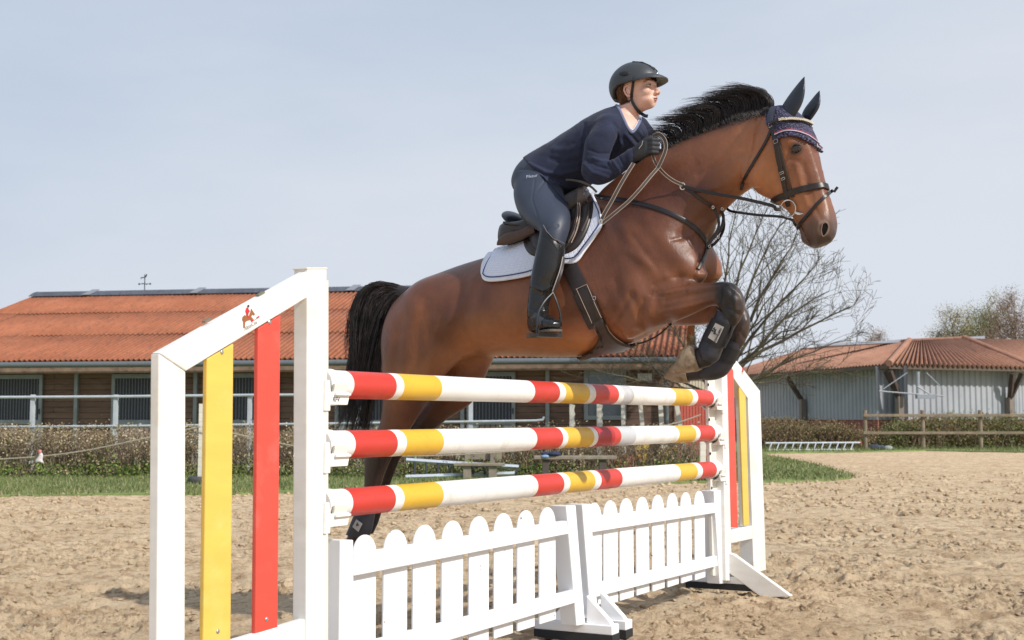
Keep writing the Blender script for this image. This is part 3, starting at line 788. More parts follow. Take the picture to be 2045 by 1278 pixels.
sculpt(horse_me, [
    ([(1225, 455), (1290, 560), (1330, 640)], 14, -.006),
    ([(1180, 690), (1230, 640), (1262, 588)], 6, -.005), ([(1285, 600), (1275, 630), (1292, 662)], 5, -.006), ([(1302, 596), (1296, 630)], 6, .005),
    ([(1310, 585), (1345, 570), (1372, 566)], 3, -.006), ([(1306, 578), (1340, 560), (1365, 558)], 3, .004), ([(1300, 590), (1330, 590), (1370, 582)], 2.5, -.004),
    ([(1402, 505), (1392, 535), (1384, 556)], 3, -.007), ([(1410, 500), (1405, 530)], 2.5, .004), ([(1418, 470), (1412, 492)], 3, -.005), ([(1428, 455), (1420, 480)], 2.5, .004),
    ([(1340, 480), (1380, 470), (1410, 455)], 3, -.003), ([(1252, 500), (1300, 530), (1340, 560)], 9, .004), ([(1230, 560), (1260, 640)], 10, -.004),
    ([(1590, 340), (1584, 372)], 2.2, .0022), ([(1606, 350), (1626, 378), (1632, 410)], 2.2, .002), ([(1560, 330), (1550, 360), (1560, 392)], 3, -.0025),
    ([(1630, 420), (1640, 440)], 4, -.003), ([(1520, 330), (1505, 360)], 7, .004),          # line behind the shoulder
    ([(1240, 470), (1262, 560), (1240, 640)], 30, .008),
    ([(1265, 665), (1300, 668), (1340, 650)], 10, -.010),
    ([(1262, 590), (1290, 655)], 9, -.007),
    ([(1310, 570), (1360, 555)], 8, -.008),                        # fold where forearm meets breast
    ([(1330, 600), (1430, 580)], 7, -.006), ([(1330, 585), (1430, 572)], 6, .004), ([(1320, 625), (1420, 597)], 7, .005),
    ([(1330, 615), (1440, 590)], 4, -.004),
    ([(1400, 470), (1402, 540)], 8, -.006),
    ([(1290, 350), (1400, 470)], 30, -.006),
    ([(1340, 420), (1470, 330)], 34, .008), ([(1360, 470), (1470, 385)], 10, -.006),
    ([(1500, 270), (1488, 330), (1480, 372)], 8, -.012),           # behind the jaw
    ([(925, 715), (895, 740), (868, 775), (850, 805)], 7, -.005),
    ([(950, 700), (920, 640), (935, 580)], 16, -.008),             # flank
    ([(905, 690), (900, 640), (880, 600)], 22, .006),
    ([(800, 640), (790, 720), (790, 780)], 10, -.004), ([(830, 620), (815, 700), (805, 790)], 20, .004),
    ([(1130, 540), (1170, 650), (1200, 700)], 30, .004),
    ([(765, 895), (758, 940), (748, 1010)], 4, -.004),
    ([(1448, 580), (1468, 600)], 7, .006), ([(1462, 585), (1452, 612)], 4, -.004), ([(1478, 618), (1460, 626)], 5, .004),
    ([(1290, 440), (1340, 500), (1370, 540)], 16, .006), ([(1262, 470), (1318, 545)], 7, -.004), ([(1100, 560), (1120, 640)], 14, .003), ([(1200, 600), (1240, 660)], 9, .004),
    ([(1440, 575), (1436, 600)], 4, -.004), ([(1455, 572), (1478, 590), (1482, 612)], 3.5, .005), ([(1452, 612), (1476, 628)], 4, -.005), ([(1490, 640), (1476, 664)], 4, .004), ([(1470, 652), (1488, 676)], 3, -.004),
    ([(945, 560), (930, 600), (900, 640)], 10, .005), ([(850, 600), (835, 660), (832, 730)], 9, -.004), ([(870, 640), (868, 700), (850, 760)], 10, .004), ([(1010, 690), (960, 705), (925, 720)], 5, -.006),
    ([(1395, 350), (1440, 330), (1480, 300)], 6, -.004), ([(1380, 395), (1440, 370), (1476, 345)], 6, .004), ([(1345, 360), (1390, 330)], 8, -.003), ([(1455, 400), (1425, 440)], 4, .004),
    # head
    ([(1590, 330), (1600, 372), (1612, 410)], 6, .006), ([(1604, 330), (1618, 380)], 5, -.004),
    ([(1575, 300), (1578, 318), (1592, 322)], 4, -.003),
    ([(1560, 420), (1590, 455), (1600, 475)], 4, -.004),
    ([(1596, 444), (1603, 458), (1610, 472), (1617, 488), (1622, 496)], 2.6, -.007), ([(1600, 468), (1606, 482)], 5, .006), ([(1624, 462), (1634, 486)], 7, .004), ([(1655, 470), (1662, 486)], 5, .003),
])
# coat colours as a painted attribute (bay: brown body, black points)
V = get_v(horse_me); Q = proj_np(V)
N0 = get_n(horse_me)
nse = fbm(V[:, 0] * 3, V[:, 1] * 3, V[:, 2] * 3, 4, 5)
nf = fbm(V[:, 0] * 22, V[:, 1] * 22, V[:, 2] * 22, 3, 9)
base = np.array(srgb(152, 96, 62)); dark = np.array(srgb(78, 45, 34)); light = np.array(srgb(188, 126, 82)); blk = np.array(srgb(30, 27, 27))
L = lambda a, b, t: a + (b - a) * np.clip(t, 0, 1)[:, None]
col = L(np.tile(dark, (len(V), 1)), base, 0.20 + 1.5 * (nse - 0.3))
def near(pts, rad):
    return np.exp(-(seg_dist(Q, pts) / rad) ** 2)
col = L(col, light, 0.55 * near([(950, 690), (1150, 700)], 45))                 # paler belly
col = L(col, light, 0.45 * near([(800, 760), (880, 730), (920, 715)], 30))
col = L(col, dark, 0.85 * near([(1230, 400), (1330, 380), (1400, 400), (1420, 450)], 75))     # darker lower neck
col = L(col, dark, 0.6 * near([(840, 570), (960, 525), (1100, 480)], 28))
col = L(col, light, 0.5 * near([(1500, 300), (1540, 370), (1600, 420)], 45))
col = L(col, blk, 0.93 * near([(1310, 292), (1350, 276), (1400, 255), (1450, 239), (1500, 226)], 15) * np.clip((1530 - Q[:, 0]) / 40, 0, 1))
def ptmask(th_lo, th_hi, s):
    return np.clip((s - th_lo) / (th_hi - th_lo), 0, 1)
# legs to black
lat = (V - np.array(HC)) @ np.array(HW)
hindm = (Q[:, 0] < 1000) & (Q[:, 1] > 800)
col = L(col, blk, 0.9 * ptmask(840, 915, Q[:, 1] + 60 * (nse - .5) + 55 * (lat < 0)) * hindm)
frm = (Q[:, 0] > 1300) & (Q[:, 1] > 556) & (Q[:, 1] < 800) & ((lat > .09) | (Q[:, 1] > 600) | (Q[:, 0] > 1425))
s_near = ptmask(1365, 1455, Q[:, 0] + .5 * (600 - Q[:, 1]) + 40 * (nse - .5))
s_far = ptmask(1405, 1450, Q[:, 0] + 60 * (nse - .5))
lower = np.maximum(ptmask(655, 690, Q[:, 1]) * (Q[:, 0] > 1355), ptmask(1425, 1436, Q[:, 0]))
col = L(col, blk, np.where(lat > 0, 0.95 * s_near, 0.95 * s_far) * frm)
col = L(col, blk, 0.97 * lower * frm)
HBVH0 = BVHTree.FromPolygons([tuple(x) for x in V], [tuple(p.vertices) for p in horse_me.polygons])
# muzzle greyish black, eye surround
tl = (V - np.array(HEAD_O)) @ np.array(hd); vl = (V - np.array(HEAD_O)) @ np.array(hv); ll = (V - np.array(HEAD_O)) @ np.array(hl)
headm = (Q[:, 0] > 1470) & (tl > 0.0)
muz = np.array(srgb(88, 70, 62))
col = L(col, muz, 0.85 * ptmask(.47, .56, tl + .25 * (vl - .06)) * headm)
col = L(col, np.array(srgb(52, 44, 42)), 0.7 * ptmask(.55, .62, tl) * headm)
EYE = HBVH0.ray_cast(CAM, ray(1590, 297))[0]
de = np.linalg.norm(V - np.array(EYE), axis=1)
col = L(col, np.array(srgb(45, 32, 28)), 0.8 * np.clip(1 - (de - .020) / .018, 0, 1) * headm)
NOS = HBVH0.ray_cast(CAM, ray(1645, 456))[0]
dn = np.linalg.norm((V - np.array(NOS)) / np.array((1, 1, 1.45)), axis=1)
col = L(col, np.array(srgb(150, 125, 112)), 0.6 * np.clip(1 - np.abs(dn - .021) / .008, 0, 1) * headm)
nf2 = fbm(V[:, 0] * 70, V[:, 1] * 70, V[:, 2] * 45, 3, 19)
col = col * (0.80 + 0.22 * nf + 0.20 * nf2)[:, None]
att = horse_me.color_attributes.new('Col', 'FLOAT_COLOR', 'POINT')
att.data.foreach_set('color', np.concatenate([col, np.ones((len(col), 1))], 1).ravel())
M = Mat('bay_coat', (0.2, 0.08, 0.04), 0.42, 0, 0.34)
v = M.coord()
fine = M.noise(9, 4, 0.6, v)
M.color(M.mix(0.25, M.attr(), M.mix(fine, (0.35, 0.35, 0.35), (0.7, 0.7, 0.7)), 'OVERLAY'))
M.rough(M.ramp(M.noise(5, 4, 0.6, v), [(0.3, 0.30), (0.7, 0.46)]))
M.bump(M.noise(260, 3, 0.7, M.coord('Object', (1, 1, 0.35), (0, .5, 0))), 0.5, 0.002)
M.bump(M.noise(16, 5, 0.6, v), 0.22, 0.012)
M.bump(M.noise(55, 4, 0.65, M.coord('Object', (1, 1, .45), (0, .5, 0))), 0.30, 0.004)
M.b.inputs['Coat Weight'].default_value = 0.14; M.b.inputs['Coat Roughness'].default_value = 0.33
M.b.inputs['Sheen Weight'].default_value = 0.0
M.b.inputs['Sheen Roughness'].default_value = 0.4
M_COAT = M.m
horse_me.materials.clear(); horse_me.materials.append(M_COAT)
horse_me.polygons.foreach_set('use_smooth', [True] * len(horse_me.polygons))
horse = empty('horse', (HC.x, HC.y, 0.0), 'bay horse with black mane jumping over the red, yellow and white poles', 'horse')
horse_body = bpy.data.objects.new('body', horse_me); link(horse_body, horse)
HBVH = BVHTree.FromPolygons([tuple(x) for x in get_v(horse_me)], [tuple(p.vertices) for p in horse_me.polygons])
# ---------------------------------------------------------------- hooves, eyes, hair
def bvh_of(me_or_o):
    me = me_or_o.data if hasattr(me_or_o, 'data') else me_or_o
    return BVHTree.FromPolygons([tuple(x) for x in get_v(me)], [tuple(p.vertices) for p in me.polygons])
def hit(px, py, off=0.0, tree=None, fallback=0.0):
    tree = tree or HBVH
    d = ray(px, py)
    loc, nor, idx, dist = tree.ray_cast(CAM, d)
    if loc is None:
        return H(px, py, fallback), Vector((0, -1, 0))
    if nor.dot(d) > 0: nor = -nor
    return loc + nor * off, nor
Mh = Mat('hoof_horn', (0.2, 0.15, 0.11), 0.6)
vv_ = Mh.coord('Object', (1, 1, 1))
Mh.color(Mh.ramp(Mh.noise(30, 4, 0.7, vv_), [(0.3, srgb(96, 80, 64)), (0.7, srgb(158, 138, 112))]))
Mh.bump(Mh.noise(80, 3, 0.6, vv_), 0.4, 0.002)
def hoof(rows, name='hoof'):
    m = MB(); m.loft(px_rings(rows, 10, 22))
    return m.build(name, Mh.m, horse, smooth=True, auto=50)
hoof([(1388, 689, 1400, 739, .15, .039, 2.2, 0), (1376, 688, 1392, 742, .15, .046, 2.3, 0), (1362, 700, 1376, 744, .15, .050, 2.4, 0), (1349, 728, 1356, 748, .15, .046, 2.5, 0)])
hoof([(1372, 726, 1376, 764, -.14, .040, 2.2, 0), (1358, 722, 1366, 765, -.14, .046, 2.3, 0), (1344, 730, 1350, 764, -.14, .050, 2.4, 0), (1331, 748, 1335, 758, -.14, .046, 2.5, 0)])
hoof([(714, 1100, 682, 1088, .12, .042, 2.2, 0), (716, 1122, 672, 1112, .12, .052, 2.3, 0), (722, 1142, 664, 1134, .12, .058, 2.4, 0)])
hoof([(725, 1092, 696, 1078, -.12, .042, 2.2, 0), (728, 1112, 688, 1100, -.12, .052, 2.3, 0), (732, 1130, 682, 1120, -.12, .058, 2.4, 0)])
M_EYE = simple('dark_eye', (0.006, 0.004, 0.003), 0.06, spec=0.8)
M_BLK = simple('black_skin', (0.008, 0.007, 0.007), 0.8, spec=.1)
eye_c, eye_n = hit(1590, 297, -.008)
for s in (1, -1):
    e = MB(); c = eye_c.copy()
    if s < 0:
        rel = c - HEAD_O; c = c - hl * (2 * rel.dot(hl))
    e.ball(c, .020, .026, .018, hd, hv, hl, 20, 14)
    eo = e.build('eye', M_EYE, horse)
    if s > 0:
        lid = MB()
        for dy, rr, up in ((0, .0034, -1), (0, .0024, 1)):
            pts = []
            for k in range(9):
                a = math.pi * k / 8
                q = c + hv * (.027 * math.cos(a)) - hd * (.0155 * math.sin(a) * up)
                q += hl * (.0125 * math.sin(a) * .9 + .003)
                pts.append(q)
            lid.tube(pts, [rr * .4] + [rr] * 7 + [rr * .4], 8)
        lid.build('eyelid', simple('brown_black_lid', srgb(58, 42, 36), .6), horse)
# nostril: a dark hollow comma set in the side of the muzzle
nc, nn = hit(1646, 458, -.004)
nm = MB()
fw = (Vector((nn.y, -nn.x, 0))).normalized(); upv = nn.cross(fw).normalized()
if upv.z < 0: upv = -upv
poly = [(.002, .030), (.013, .022), (.016, .004), (.009, -.018), (-.002, -.032), (-.010, -.022), (-.012, 0.0), (-.009, .020)]
pts = []
for a, b in crom(poly + [poly[0]], 25)[:-1]:
    q = nc + Vector((1, 0, 0)) * a + Vector((0, 0, 1)) * b
    h_ = HBVH.find_nearest(q)
    pts.append(h_[0] + h_[1] * .004)
cen = sum(pts, Vector()) / len(pts)
nm.add([cen] + pts, [(0, i + 1, (i + 1) % 24 + 1) for i in range(24)])
nm.build('nostril', M_BLK, horse)
rim = MB(); rim.tube(pts + [pts[0]], .0032, 6, cap=False)
rim.build('nostril_rim', simple('muzzle_skin', srgb(120, 98, 88), 0.6), horse)
# lips line
lp = MB()
lp.tube([hit(x, y, -.001)[0] for x, y in ((1597, 446), (1603, 458), (1609, 470), (1614, 480), (1619, 488), (1623, 493))], [.001, .0022, .0024, .0024, .002, .001], 6)
lp.build('mouth_line', M_BLK, horse)

def hair_mat(name, c, tint):
    Mx = Mat(name, c, 0.48, 0, 0.3)
    Mx.color(Mx.ramp(Mx.noise(14, 3, 0.6), [(0.3, c), (0.75, tint)]))
    Mx.b.inputs['Anisotropic'].default_value = 0.5
    return Mx.m
M_HAIR = hair_mat('black_hair', (0.012, 0.011, 0.012), (0.060, 0.048, 0.044))
def strands(m, guides, w=0.002, segs=9):
    """guides: list of polylines of Vectors; adds flat tapered locks"""
    for g in guides:
        p = cromv(g, segs)
        m.tube(p, [w * (1 - .75 * (i / (segs - 1)) ** 2) for i in range(segs)], 3, cap=False)
R_ = random.Random(3)
def jit(v, s):
    return v + Vector((R_.gauss(0, s), R_.gauss(0, s), R_.gauss(0, s)))
mane = MB(); gl = []
ROOT = [(1322, 296), (1345, 279), (1380, 265), (1420, 249), (1460, 237), (1500, 227), (1530, 221), (1540, 222)]
CTRL = [(1325, 280), (1352, 260), (1392, 238), (1430, 218), (1470, 196), (1510, 181), (1540, 184), (1550, 198)]
TIP = [(1288, 266), (1296, 254), (1314, 238), (1342, 222), (1376, 204), (1410, 187), (1444, 172), (1474, 168)]
NM = 210
RC, CC, TC = crom(ROOT, 200), crom(CTRL, 200), crom(TIP, 200)
for ci in range(NM):
    u = ci / (NM - 1); ln0 = R_.uniform(.42, 1.16); dx, dy = R_.gauss(0, 4), R_.gauss(0, 3.5); la = R_.uniform(-.02, .03)
    for k in range(int(5 + 10 * min(1, u * 2.2))):
        uu = min(max(u + R_.gauss(0, .007), 0), 1); i = int(uu * 199)
        r, c, t = RC[i], CC[i], TC[i]
        ln = ln0 * R_.uniform(.6, 1.03); lr = R_.uniform(-.03, .035); bend = .04 * uu
        sx, sy = R_.gauss(0, 1.2), R_.gauss(0, 1.0)
        tip = c + (t - c) * ln + np.array((dx + sx * 2, dy + sy * 2))
        cc = r + (c - r) * (.75 + .25 * ln) + np.array((dx * .25 + sx, dy * .2 + sy))
        q0, n0_ = hit(r[0] + R_.gauss(0, 2), r[1] + 6 + abs(R_.gauss(0, 3)), .001)
        mid = (cc * 2 + tip) / 3 + np.array((0, -2.5))
        r0 = r + np.array((R_.gauss(0, 1.5), 8 + abs(R_.gauss(0, 2))))
        ctl = cc * 1.30 - r0 * .30 + np.array((4, 0)); bz = []
        for s_ in range(7):
            f = s_ / 6; q = r0 * (1 - f) ** 2 + ctl * 2 * f * (1 - f) + tip * f * f
            bz.append(H(q[0], q[1], lr * (1 - .5 * f) + bend + la * f * 1.4))
        gl.append(bz)
strands(mane, gl, .0011)
# short fine hair at the roots
gl = []
for k in range(1800):
    u = R_.random(); r = RC[int(u * 199)]
    dn = abs(R_.gauss(0, 5))
    q, n = hit(r[0] + dn * .25 + 1, r[1] + dn, .001)
    b = q + (Vector((0, 0, 1)) * .9 - HU * .5 + n * .12).normalized() * R_.uniform(.012, .026)
    gl.append([q - n * .002, (q + b) / 2 + n * .001, b])
strands(mane, gl, .0010, 4)
mane.build('mane', M_HAIR, horse, smooth=True, recalc=False, auto=0)
tail = MB(); gl = []
LG = crom([(806, 575), (772, 565), (738, 569), (715, 594), (704, 650), (702, 715), (694, 770), (676, 825), (655, 868)], 60)
RG = crom([(806, 592), (797, 598), (786, 620), (775, 655), (764, 700), (752, 750), (742, 800), (731, 860), (726, 925)], 60)
tcl = [(R_.random(), R_.gauss(0, 5), R_.uniform(-.07, .08), R_.uniform(.62, 1.0)) for _ in range(150)]
for w0, dx, la, ln in tcl:
    for k in range(26):
        w = min(max(w0 + R_.gauss(0, .02), 0), 1); L1 = ln * R_.uniform(.8, 1.02)
        s0 = R_.uniform(0, .28)
        pts = []
        for j in range(9):
            s = s0 + (L1 - s0) * j / 8; i = int(min(max(s, 0), 1) * 59)
            q = LG[i] * (1 - w) + RG[i] * w
            sp = (j / 8) ** 1.5
            pts.append(H(q[0] + dx * sp * 1.4 + R_.gauss(0, 1.2 + 2 * sp), q[1] + R_.gauss(0, 1.5), (la + R_.gauss(0, .01)) * min(1, .35 + s * 1.6)))
        gl.append(pts)
strands(tail, gl, .0017, 12)
dk = MB(); dk.loft([ring_pts(H(x, y, 0), (Vector((0, 0, 1))) * r, HW * r, 14) for x, y, r in ((818, 592, .05), (798, 586, .046), (775, 582, .042), (752, 588, .036), (735, 604, .028), (724, 630, .02))])
tail_o = tail.build('tail', M_HAIR, horse, smooth=True, recalc=False, auto=0)
dk.build('tail_dock', simple('dock_hair', (0.02, 0.016, 0.016), 0.6), tail_o)
# ================================================================ TACK
M_LEATH = simple('dark_brown_leather', srgb(36, 26, 24), 0.40, var=.2, scale=30, bump=.25, bscale=220, bdist=.001)
M_LEATH2 = simple('brown_leather', srgb(50, 36, 31), 0.42, var=.2, scale=30, bump=.2, bscale=220, bdist=.001)
M_REIN = simple('grey_rubber_rein', srgb(70, 64, 60), 0.6, var=.1)
M_REINEDGE = simple('pale_stitching', srgb(168, 146, 130), 0.6)
M_STEEL = simple('steel', (0.62, 0.60, 0.57), 0.22, 1.0, .08)
M_STEELD = simple('dull_steel', (0.25, 0.25, 0.26), 0.35, 0.9, .08)
M_NAVY = simple('navy_fabric', srgb(34, 36, 52), 0.7, var=.15, scale=60, bump=.3, bscale=500, bdist=.001)

def ribbon(m, pts, nors, w, th=.004, mi=0):
    """flat strap of width w along pts, lying on a surface with normals nors"""
    rings = []
    n = len(pts)
    for i in range(n):
        t = (pts[min(i + 1, n - 1)] - pts[max(i - 1, 0)]).normalized()
        nr = nors[i] - t * nors[i].dot(t)
        nr = nr.normalized() if nr.length > 1e-5 else t.orthogonal().normalized()
        b = t.cross(nr).normalized()
        ww = w[i] if hasattr(w, '__len__') else w
        rings.append([pts[i] + b * (ww * sx * k) + nr * (th * z) for sx, k, z in ((.5, 1, 0), (.5, 1, .7), (.5, .8, 1), (-.5, .8, 1), (-.5, 1, .7), (-.5, 1, 0))])
    m.loft(rings, mi)
def strap(m, pix, w, off=.002, th=.004, n=24, tree=None, mi=0, smooth_n=True):
    ps = []; ns = []
    for x, y in crom(pix, n):
        p, nr = hit(x, y, off, tree); ps.append(p); ns.append(nr)
    for _ in range(2):
        ns = [(ns[max(i - 1, 0)] + ns[i] * 2 + ns[min(i + 1, n - 1)]).normalized() for i in range(n)]
    ribbon(m, ps, ns, w, th, mi)
    return ps
def wrap(m, c, axis, ref, w, off=.002, th=.004, n=40, tree=None, a0=0, a1=360, maxr=.22, mi=0):
    """strap round the body in the plane through c with normal axis"""
    tree = tree or HBVH
    axis = axis.normalized(); ref = (ref - axis * ref.dot(axis)).normalized(); oth = axis.cross(ref)
    ps = []; ns = []
    for i in range(n + 1):
        a = math.radians(a0 + (a1 - a0) * i / n)
        d = ref * math.cos(a) + oth * math.sin(a)
        loc, nor, _, _ = tree.ray_cast(c + d * maxr, -d)
        if loc is None or (loc - c).length > maxr: continue
        if nor.dot(d) < 0: nor = -nor
        ps.append(loc + nor * off); ns.append(nor)
    # rope pulled tight: relax towards a convex outline
    for _ in range(3):
        q = list(ps)
        for i in range(1, len(ps) - 1):
            mid = (ps[i - 1] + ps[i + 1]) / 2
            if (mid - ps[i]).dot(ns[i]) > 0: q[i] = mid
        ps = q
    ribbon(m, ps, ns, w, th, mi)
    return ps
def ring_obj(m, c, nrm, R, r, n=28, up=None, sx=1.0):
    nrm = nrm.normalized(); a = (up or Vector((0, 0, 1))); a = (a - nrm * a.dot(nrm)).normalized(); b = nrm.cross(a)
    m.tube([c + a * R * math.cos(2 * math.pi * k / n) + b * R * sx * math.sin(2 * math.pi * k / n) for k in range(n + 1)], r, 8, cap=False)
def path_tube(m, pix, r, off=.004, n=20, tree=None, k=8):
    m.tube([hit(x, y, off, tree)[0] for x, y in crom(pix, n)], r, k)

# ---------------------------------------------------------------- saddle pad
TOPP = [(1002, 502), (1040, 488), (1080, 470), (1120, 446), (1150, 424), (1180, 402)]
BOTP = [(966, 548), (972, 560), (992, 562), (1030, 557), (1062, 550), (1100, 535), (1125, 527), (1152, 524), (1170, 502), (1190, 475), (1203, 455), (1204, 440), (1197, 415)]
MIDR = [(968, 530), (985, 505)]
def pad_grid():
    nu, nv = 56, 22
    T = crom([(985, 503)] + TOPP[1:] + [(1186, 392)], nu); B = crom(BOTP, nu)
    rows = []
    for j in range(nv + 1):
        f = j / nv; row = []
        for i in range(nu):
            q = T[i] * (1 - f) + B[i] * f
            q = q + np.array((-6.0 * math.sin(math.pi * f) * max(0, 1 - i / 8), 0))
            loc, nor, _, _ = HBVH.ray_cast(CAM, ray(*q))
            if loc is None:
                p = H(q[0], q[1] + 2, .02); nor = Vector((0, 0, 1))
                r = HBVH.find_nearest(p); p = r[0] + r[1] * .012
            else:
                p = loc + nor * .012
            row.append(p)
        rows.append(row)
    return rows, nu, nv
pr, nu, nv = pad_grid()
def mirror(p):
    return p - HW * (2 * (p - HC).dot(HW))
full = [[mirror(p) for p in pr[j]] for j in range(nv, 0, -1)]
# a ridge over the spine
full += [[(pr[0][i] + mirror(pr[0][i])) / 2 + Vector((0, 0, .018)) for i in range(nu)]]
full += pr[0:]
NR = len(full)
m = MB(); vs = [p for r in full for p in r]
fs = [(j * nu + i, j * nu + i + 1, (j + 1) * nu + i + 1, (j + 1) * nu + i) for j in range(NR - 1) for i in range(nu - 1)]
m.add(vs, fs)
Mp = Mat('quilted_white_cotton', srgb(215, 222, 238), 0.8)
uvn = Mp.nt.nodes.new('ShaderNodeUVMap'); uvn.uv_map = 'UVMap'
mpq = Mp.nt.nodes.new('ShaderNodeMapping'); mpq.inputs['Scale'].default_value = (1, 1, 1); mpq.inputs['Rotation'].default_value = (0, 0, 0)
Mp.nt.links.new(uvn.outputs['UV'], mpq.inputs['Vector'])
br = Mp.nt.nodes.new('ShaderNodeTexBrick')
br.offset = 0.0; br.inputs['Scale'].default_value = 1.0; br.inputs['Brick Width'].default_value = .02; br.inputs['Row Height'].default_value = .02
br.inputs['Mortar Size'].default_value = .0022; br.inputs['Mortar Smooth'].default_value = 1.0
br.inputs['Color1'].default_value = (1, 1, 1, 1); br.inputs['Color2'].default_value = (1, 1, 1, 1); br.inputs['Mortar'].default_value = (0, 0, 0, 1)
Mp.nt.links.new(mpq.outputs['Vector'], br.inputs['Vector'])
Mp.color(Mp.mix(Mp.noise(12, 4), srgb(206, 213, 232), srgb(226, 230, 242)))
Mp.bump(br.outputs['Color'], 0.55, 0.003)
Mp.bump(Mp.noise(90, 3), 0.3, 0.002)
pad_t = empty('saddle_pad', H(1090, 520, .3), 'white quilted saddle pad with navy piping on the back of the bay horse', 'saddle pad')
pad = m.build('pad_cloth', Mp.m, pad_t, auto=0)
uvl = pad.data.uv_layers.new(name='UVMap')
for lp_ in pad.data.loops:
    vi = lp_.vertex_index; j, i = divmod(vi, nu)
    uvl.data[lp_.index].uv = (i / nu * .60, abs(j - nv) / nv * .30)
sol = pad.modifiers.new('s', 'SOLIDIFY'); sol.thickness = .010; sol.offset = 1
edge = MB()
epts = [pr[j][0] for j in range(0, nv + 1)] + [pr[nv][i] for i in range(1, nu)] + [pr[j][nu - 1] for j in range(nv - 1, -1, -1)]
edge.tube([p + Vector((0, 0, 0)) + HW * .005 for p in epts], .0065, 8)
edge.build('binding', simple('white_binding', srgb(225, 228, 238), 0.7), pad_t)
pp = MB()
ins = [pr[j][2] for j in range(2, nv - 1)] + [pr[nv - 2][i] for i in range(2, nu - 2)] + [pr[j][nu - 3] for j in range(nv - 2, 3, -1)]
pp.tube([p + HW * .0125 for p in ins], .0030, 6)
pp.build('piping', simple('navy_piping', srgb(30, 48, 104), 0.6), pad_t)

# ---------------------------------------------------------------- saddle
sad = empty('saddle', H(1110, 440, 0), 'dark brown leather jumping saddle under the rider', 'saddle')
def drape_poly(pix, off, n=18, mrows=14, th=.006):
    """pix: closed outline in picture pixels -> panel lying off the horse's side"""
    m = MB(); poly = crom(pix + [pix[0]], n * 4 + 1)[:-1]; c = poly.mean(0)
    N_ = len(poly); vs = []; fs = []
    for j in range(mrows + 1):
        f = 1 - j / mrows * .96
        for q in poly:
            r = c + (q - c) * f
            e = 1 - max(0, (f - .86) / .14) ** 2 * .5
            p, nn_ = hit(r[0], r[1], off * e)
            vs.append(p)
    for j in range(mrows):
        for k in range(N_):
            k2 = (k + 1) % N_
            fs.append((j * N_ + k, j * N_ + k2, (j + 1) * N_ + k2, (j + 1) * N_ + k))
    fs.append(tuple(mrows * N_ + k for k in range(N_)))
    m.add(vs, fs); return m
fl = drape_poly([(1048, 445), (1062, 430), (1100, 405), (1150, 385), (1178, 385), (1188, 405), (1186, 435), (1174, 470), (1155, 498), (1128, 512), (1092, 516), (1064, 512), (1050, 488)], .030)
o = fl.build('flap', M_LEATH, sad, auto=0); md = o.modifiers.new('s', 'SOLIDIFY'); md.thickness = .008; md.offset = -1
fl = drape_poly([(1060, 440), (1090, 405), (1128, 378), (1150, 376), (1166, 400), (1168, 430), (1158, 470), (1142, 500), (1118, 508), (1080, 508), (1062, 480)], .048)
o = fl.build('flap', M_LEATH, sad, auto=0); md = o.modifiers.new('s', 'SOLIDIFY'); md.thickness = .008; md.offset = -1
roll = MB()
path_tube(roll, [(1142, 384), (1156, 402), (1161, 430), (1155, 462), (1140, 494)], .010, .050)
path_tube(roll, [(1168, 392), (1181, 415), (1180, 440), (1166, 470)], .007, .034)
roll.build('knee_roll', M_LEATH2, sad)
st_ = MB()
path_tube(st_, [(1146, 384), (1160, 402), (1165.5, 430), (1159, 464), (1143, 497)], .0022, .060)
path_tube(st_, [(1151, 388), (1163, 408), (1168.5, 432), (1162, 466), (1148, 496)], .0022, .054)
st_.build('edge_stitching', M_REINEDGE, sad)
# seat with raised cantle and pommel: cross sections across the horse
def seat_rings(rows, n=24):
    out = []
    for x, y, w, t, arch in rows:
        c = H(x, y, 0); rr = []
        for k in range(n):
            a = 2 * math.pi * k / n; s_, c_ = math.sin(a), math.cos(a)
            q = c + HW * (w * s_) + Vector((0, 0, 1)) * (t * c_ - arch * s_ * s_)
            rr.append(q)
        out.append(rr)
    return out
seat = MB()
seat.loft(seat_rings(crom([(1018, 426, .04, .008, .0), (1024, 429, .12, .017, .015), (1038, 436, .165, .022, .03), (1062, 446, .15, .030, .06), (1100, 432, .12, .035, .10), (1130, 402, .10, .035, .13), (1150, 376, .07, .03, .12), (1160, 368, .04, .02, .08)], 20)))
seat.build('seat', simple('black_leather', srgb(34, 34, 39), 0.32, var=.15, scale=30, bump=.2, bscale=200, bdist=.001), sad)
pan = MB()
for s in (1, -1):
    pan.loft(px_rings([(1004, 448, 1000, 486, .10 * s, .04, 2.4, 0), (1016, 444, 1020, 490, .11 * s, .075, 2.4, 0), (1050, 440, 1055, 482, .12 * s, .085, 2.4, 0), (1090, 420, 1100, 470, .12 * s, .08, 2.4, 0), (1140, 385, 1150, 430, .10 * s, .07, 2.4, 0), (1168, 372, 1178, 404, .09 * s, .04, 2.2, 0)], 20))
pan.build('panel', simple('padded_leather', srgb(46, 37, 36), 0.45, var=.2, scale=25, bump=.3, bscale=60, bdist=.004), sad)
pb = MB()
pb.loft(px_rings([(996, 478, 993, 490, .19, .010, 2.2, 0), (1010, 466, 1012, 489, .195, .016, 2.2, 0), (1040, 458, 1044, 478, .20, .018, 2.2, 0), (1066, 445, 1070, 466, .205, .014, 2.2, 0)], 12))
pb.build('panel_facing', simple('tan_brown_leather', srgb(74, 54, 45), 0.5, var=.15), sad)
cl = MB()
for pix, r in (([(1006, 444), (1030, 449), (1062, 452)], .006), ([(1004, 456), (1030, 460), (1060, 462)], .006), ([(1000, 470), (1024, 472), (1052, 470)], .006)):
    cl.tube([H(x, y, .17 + .03 * math.sin(i / 3)) for i, (x, y) in enumerate(crom(pix, 10))], r, 8)
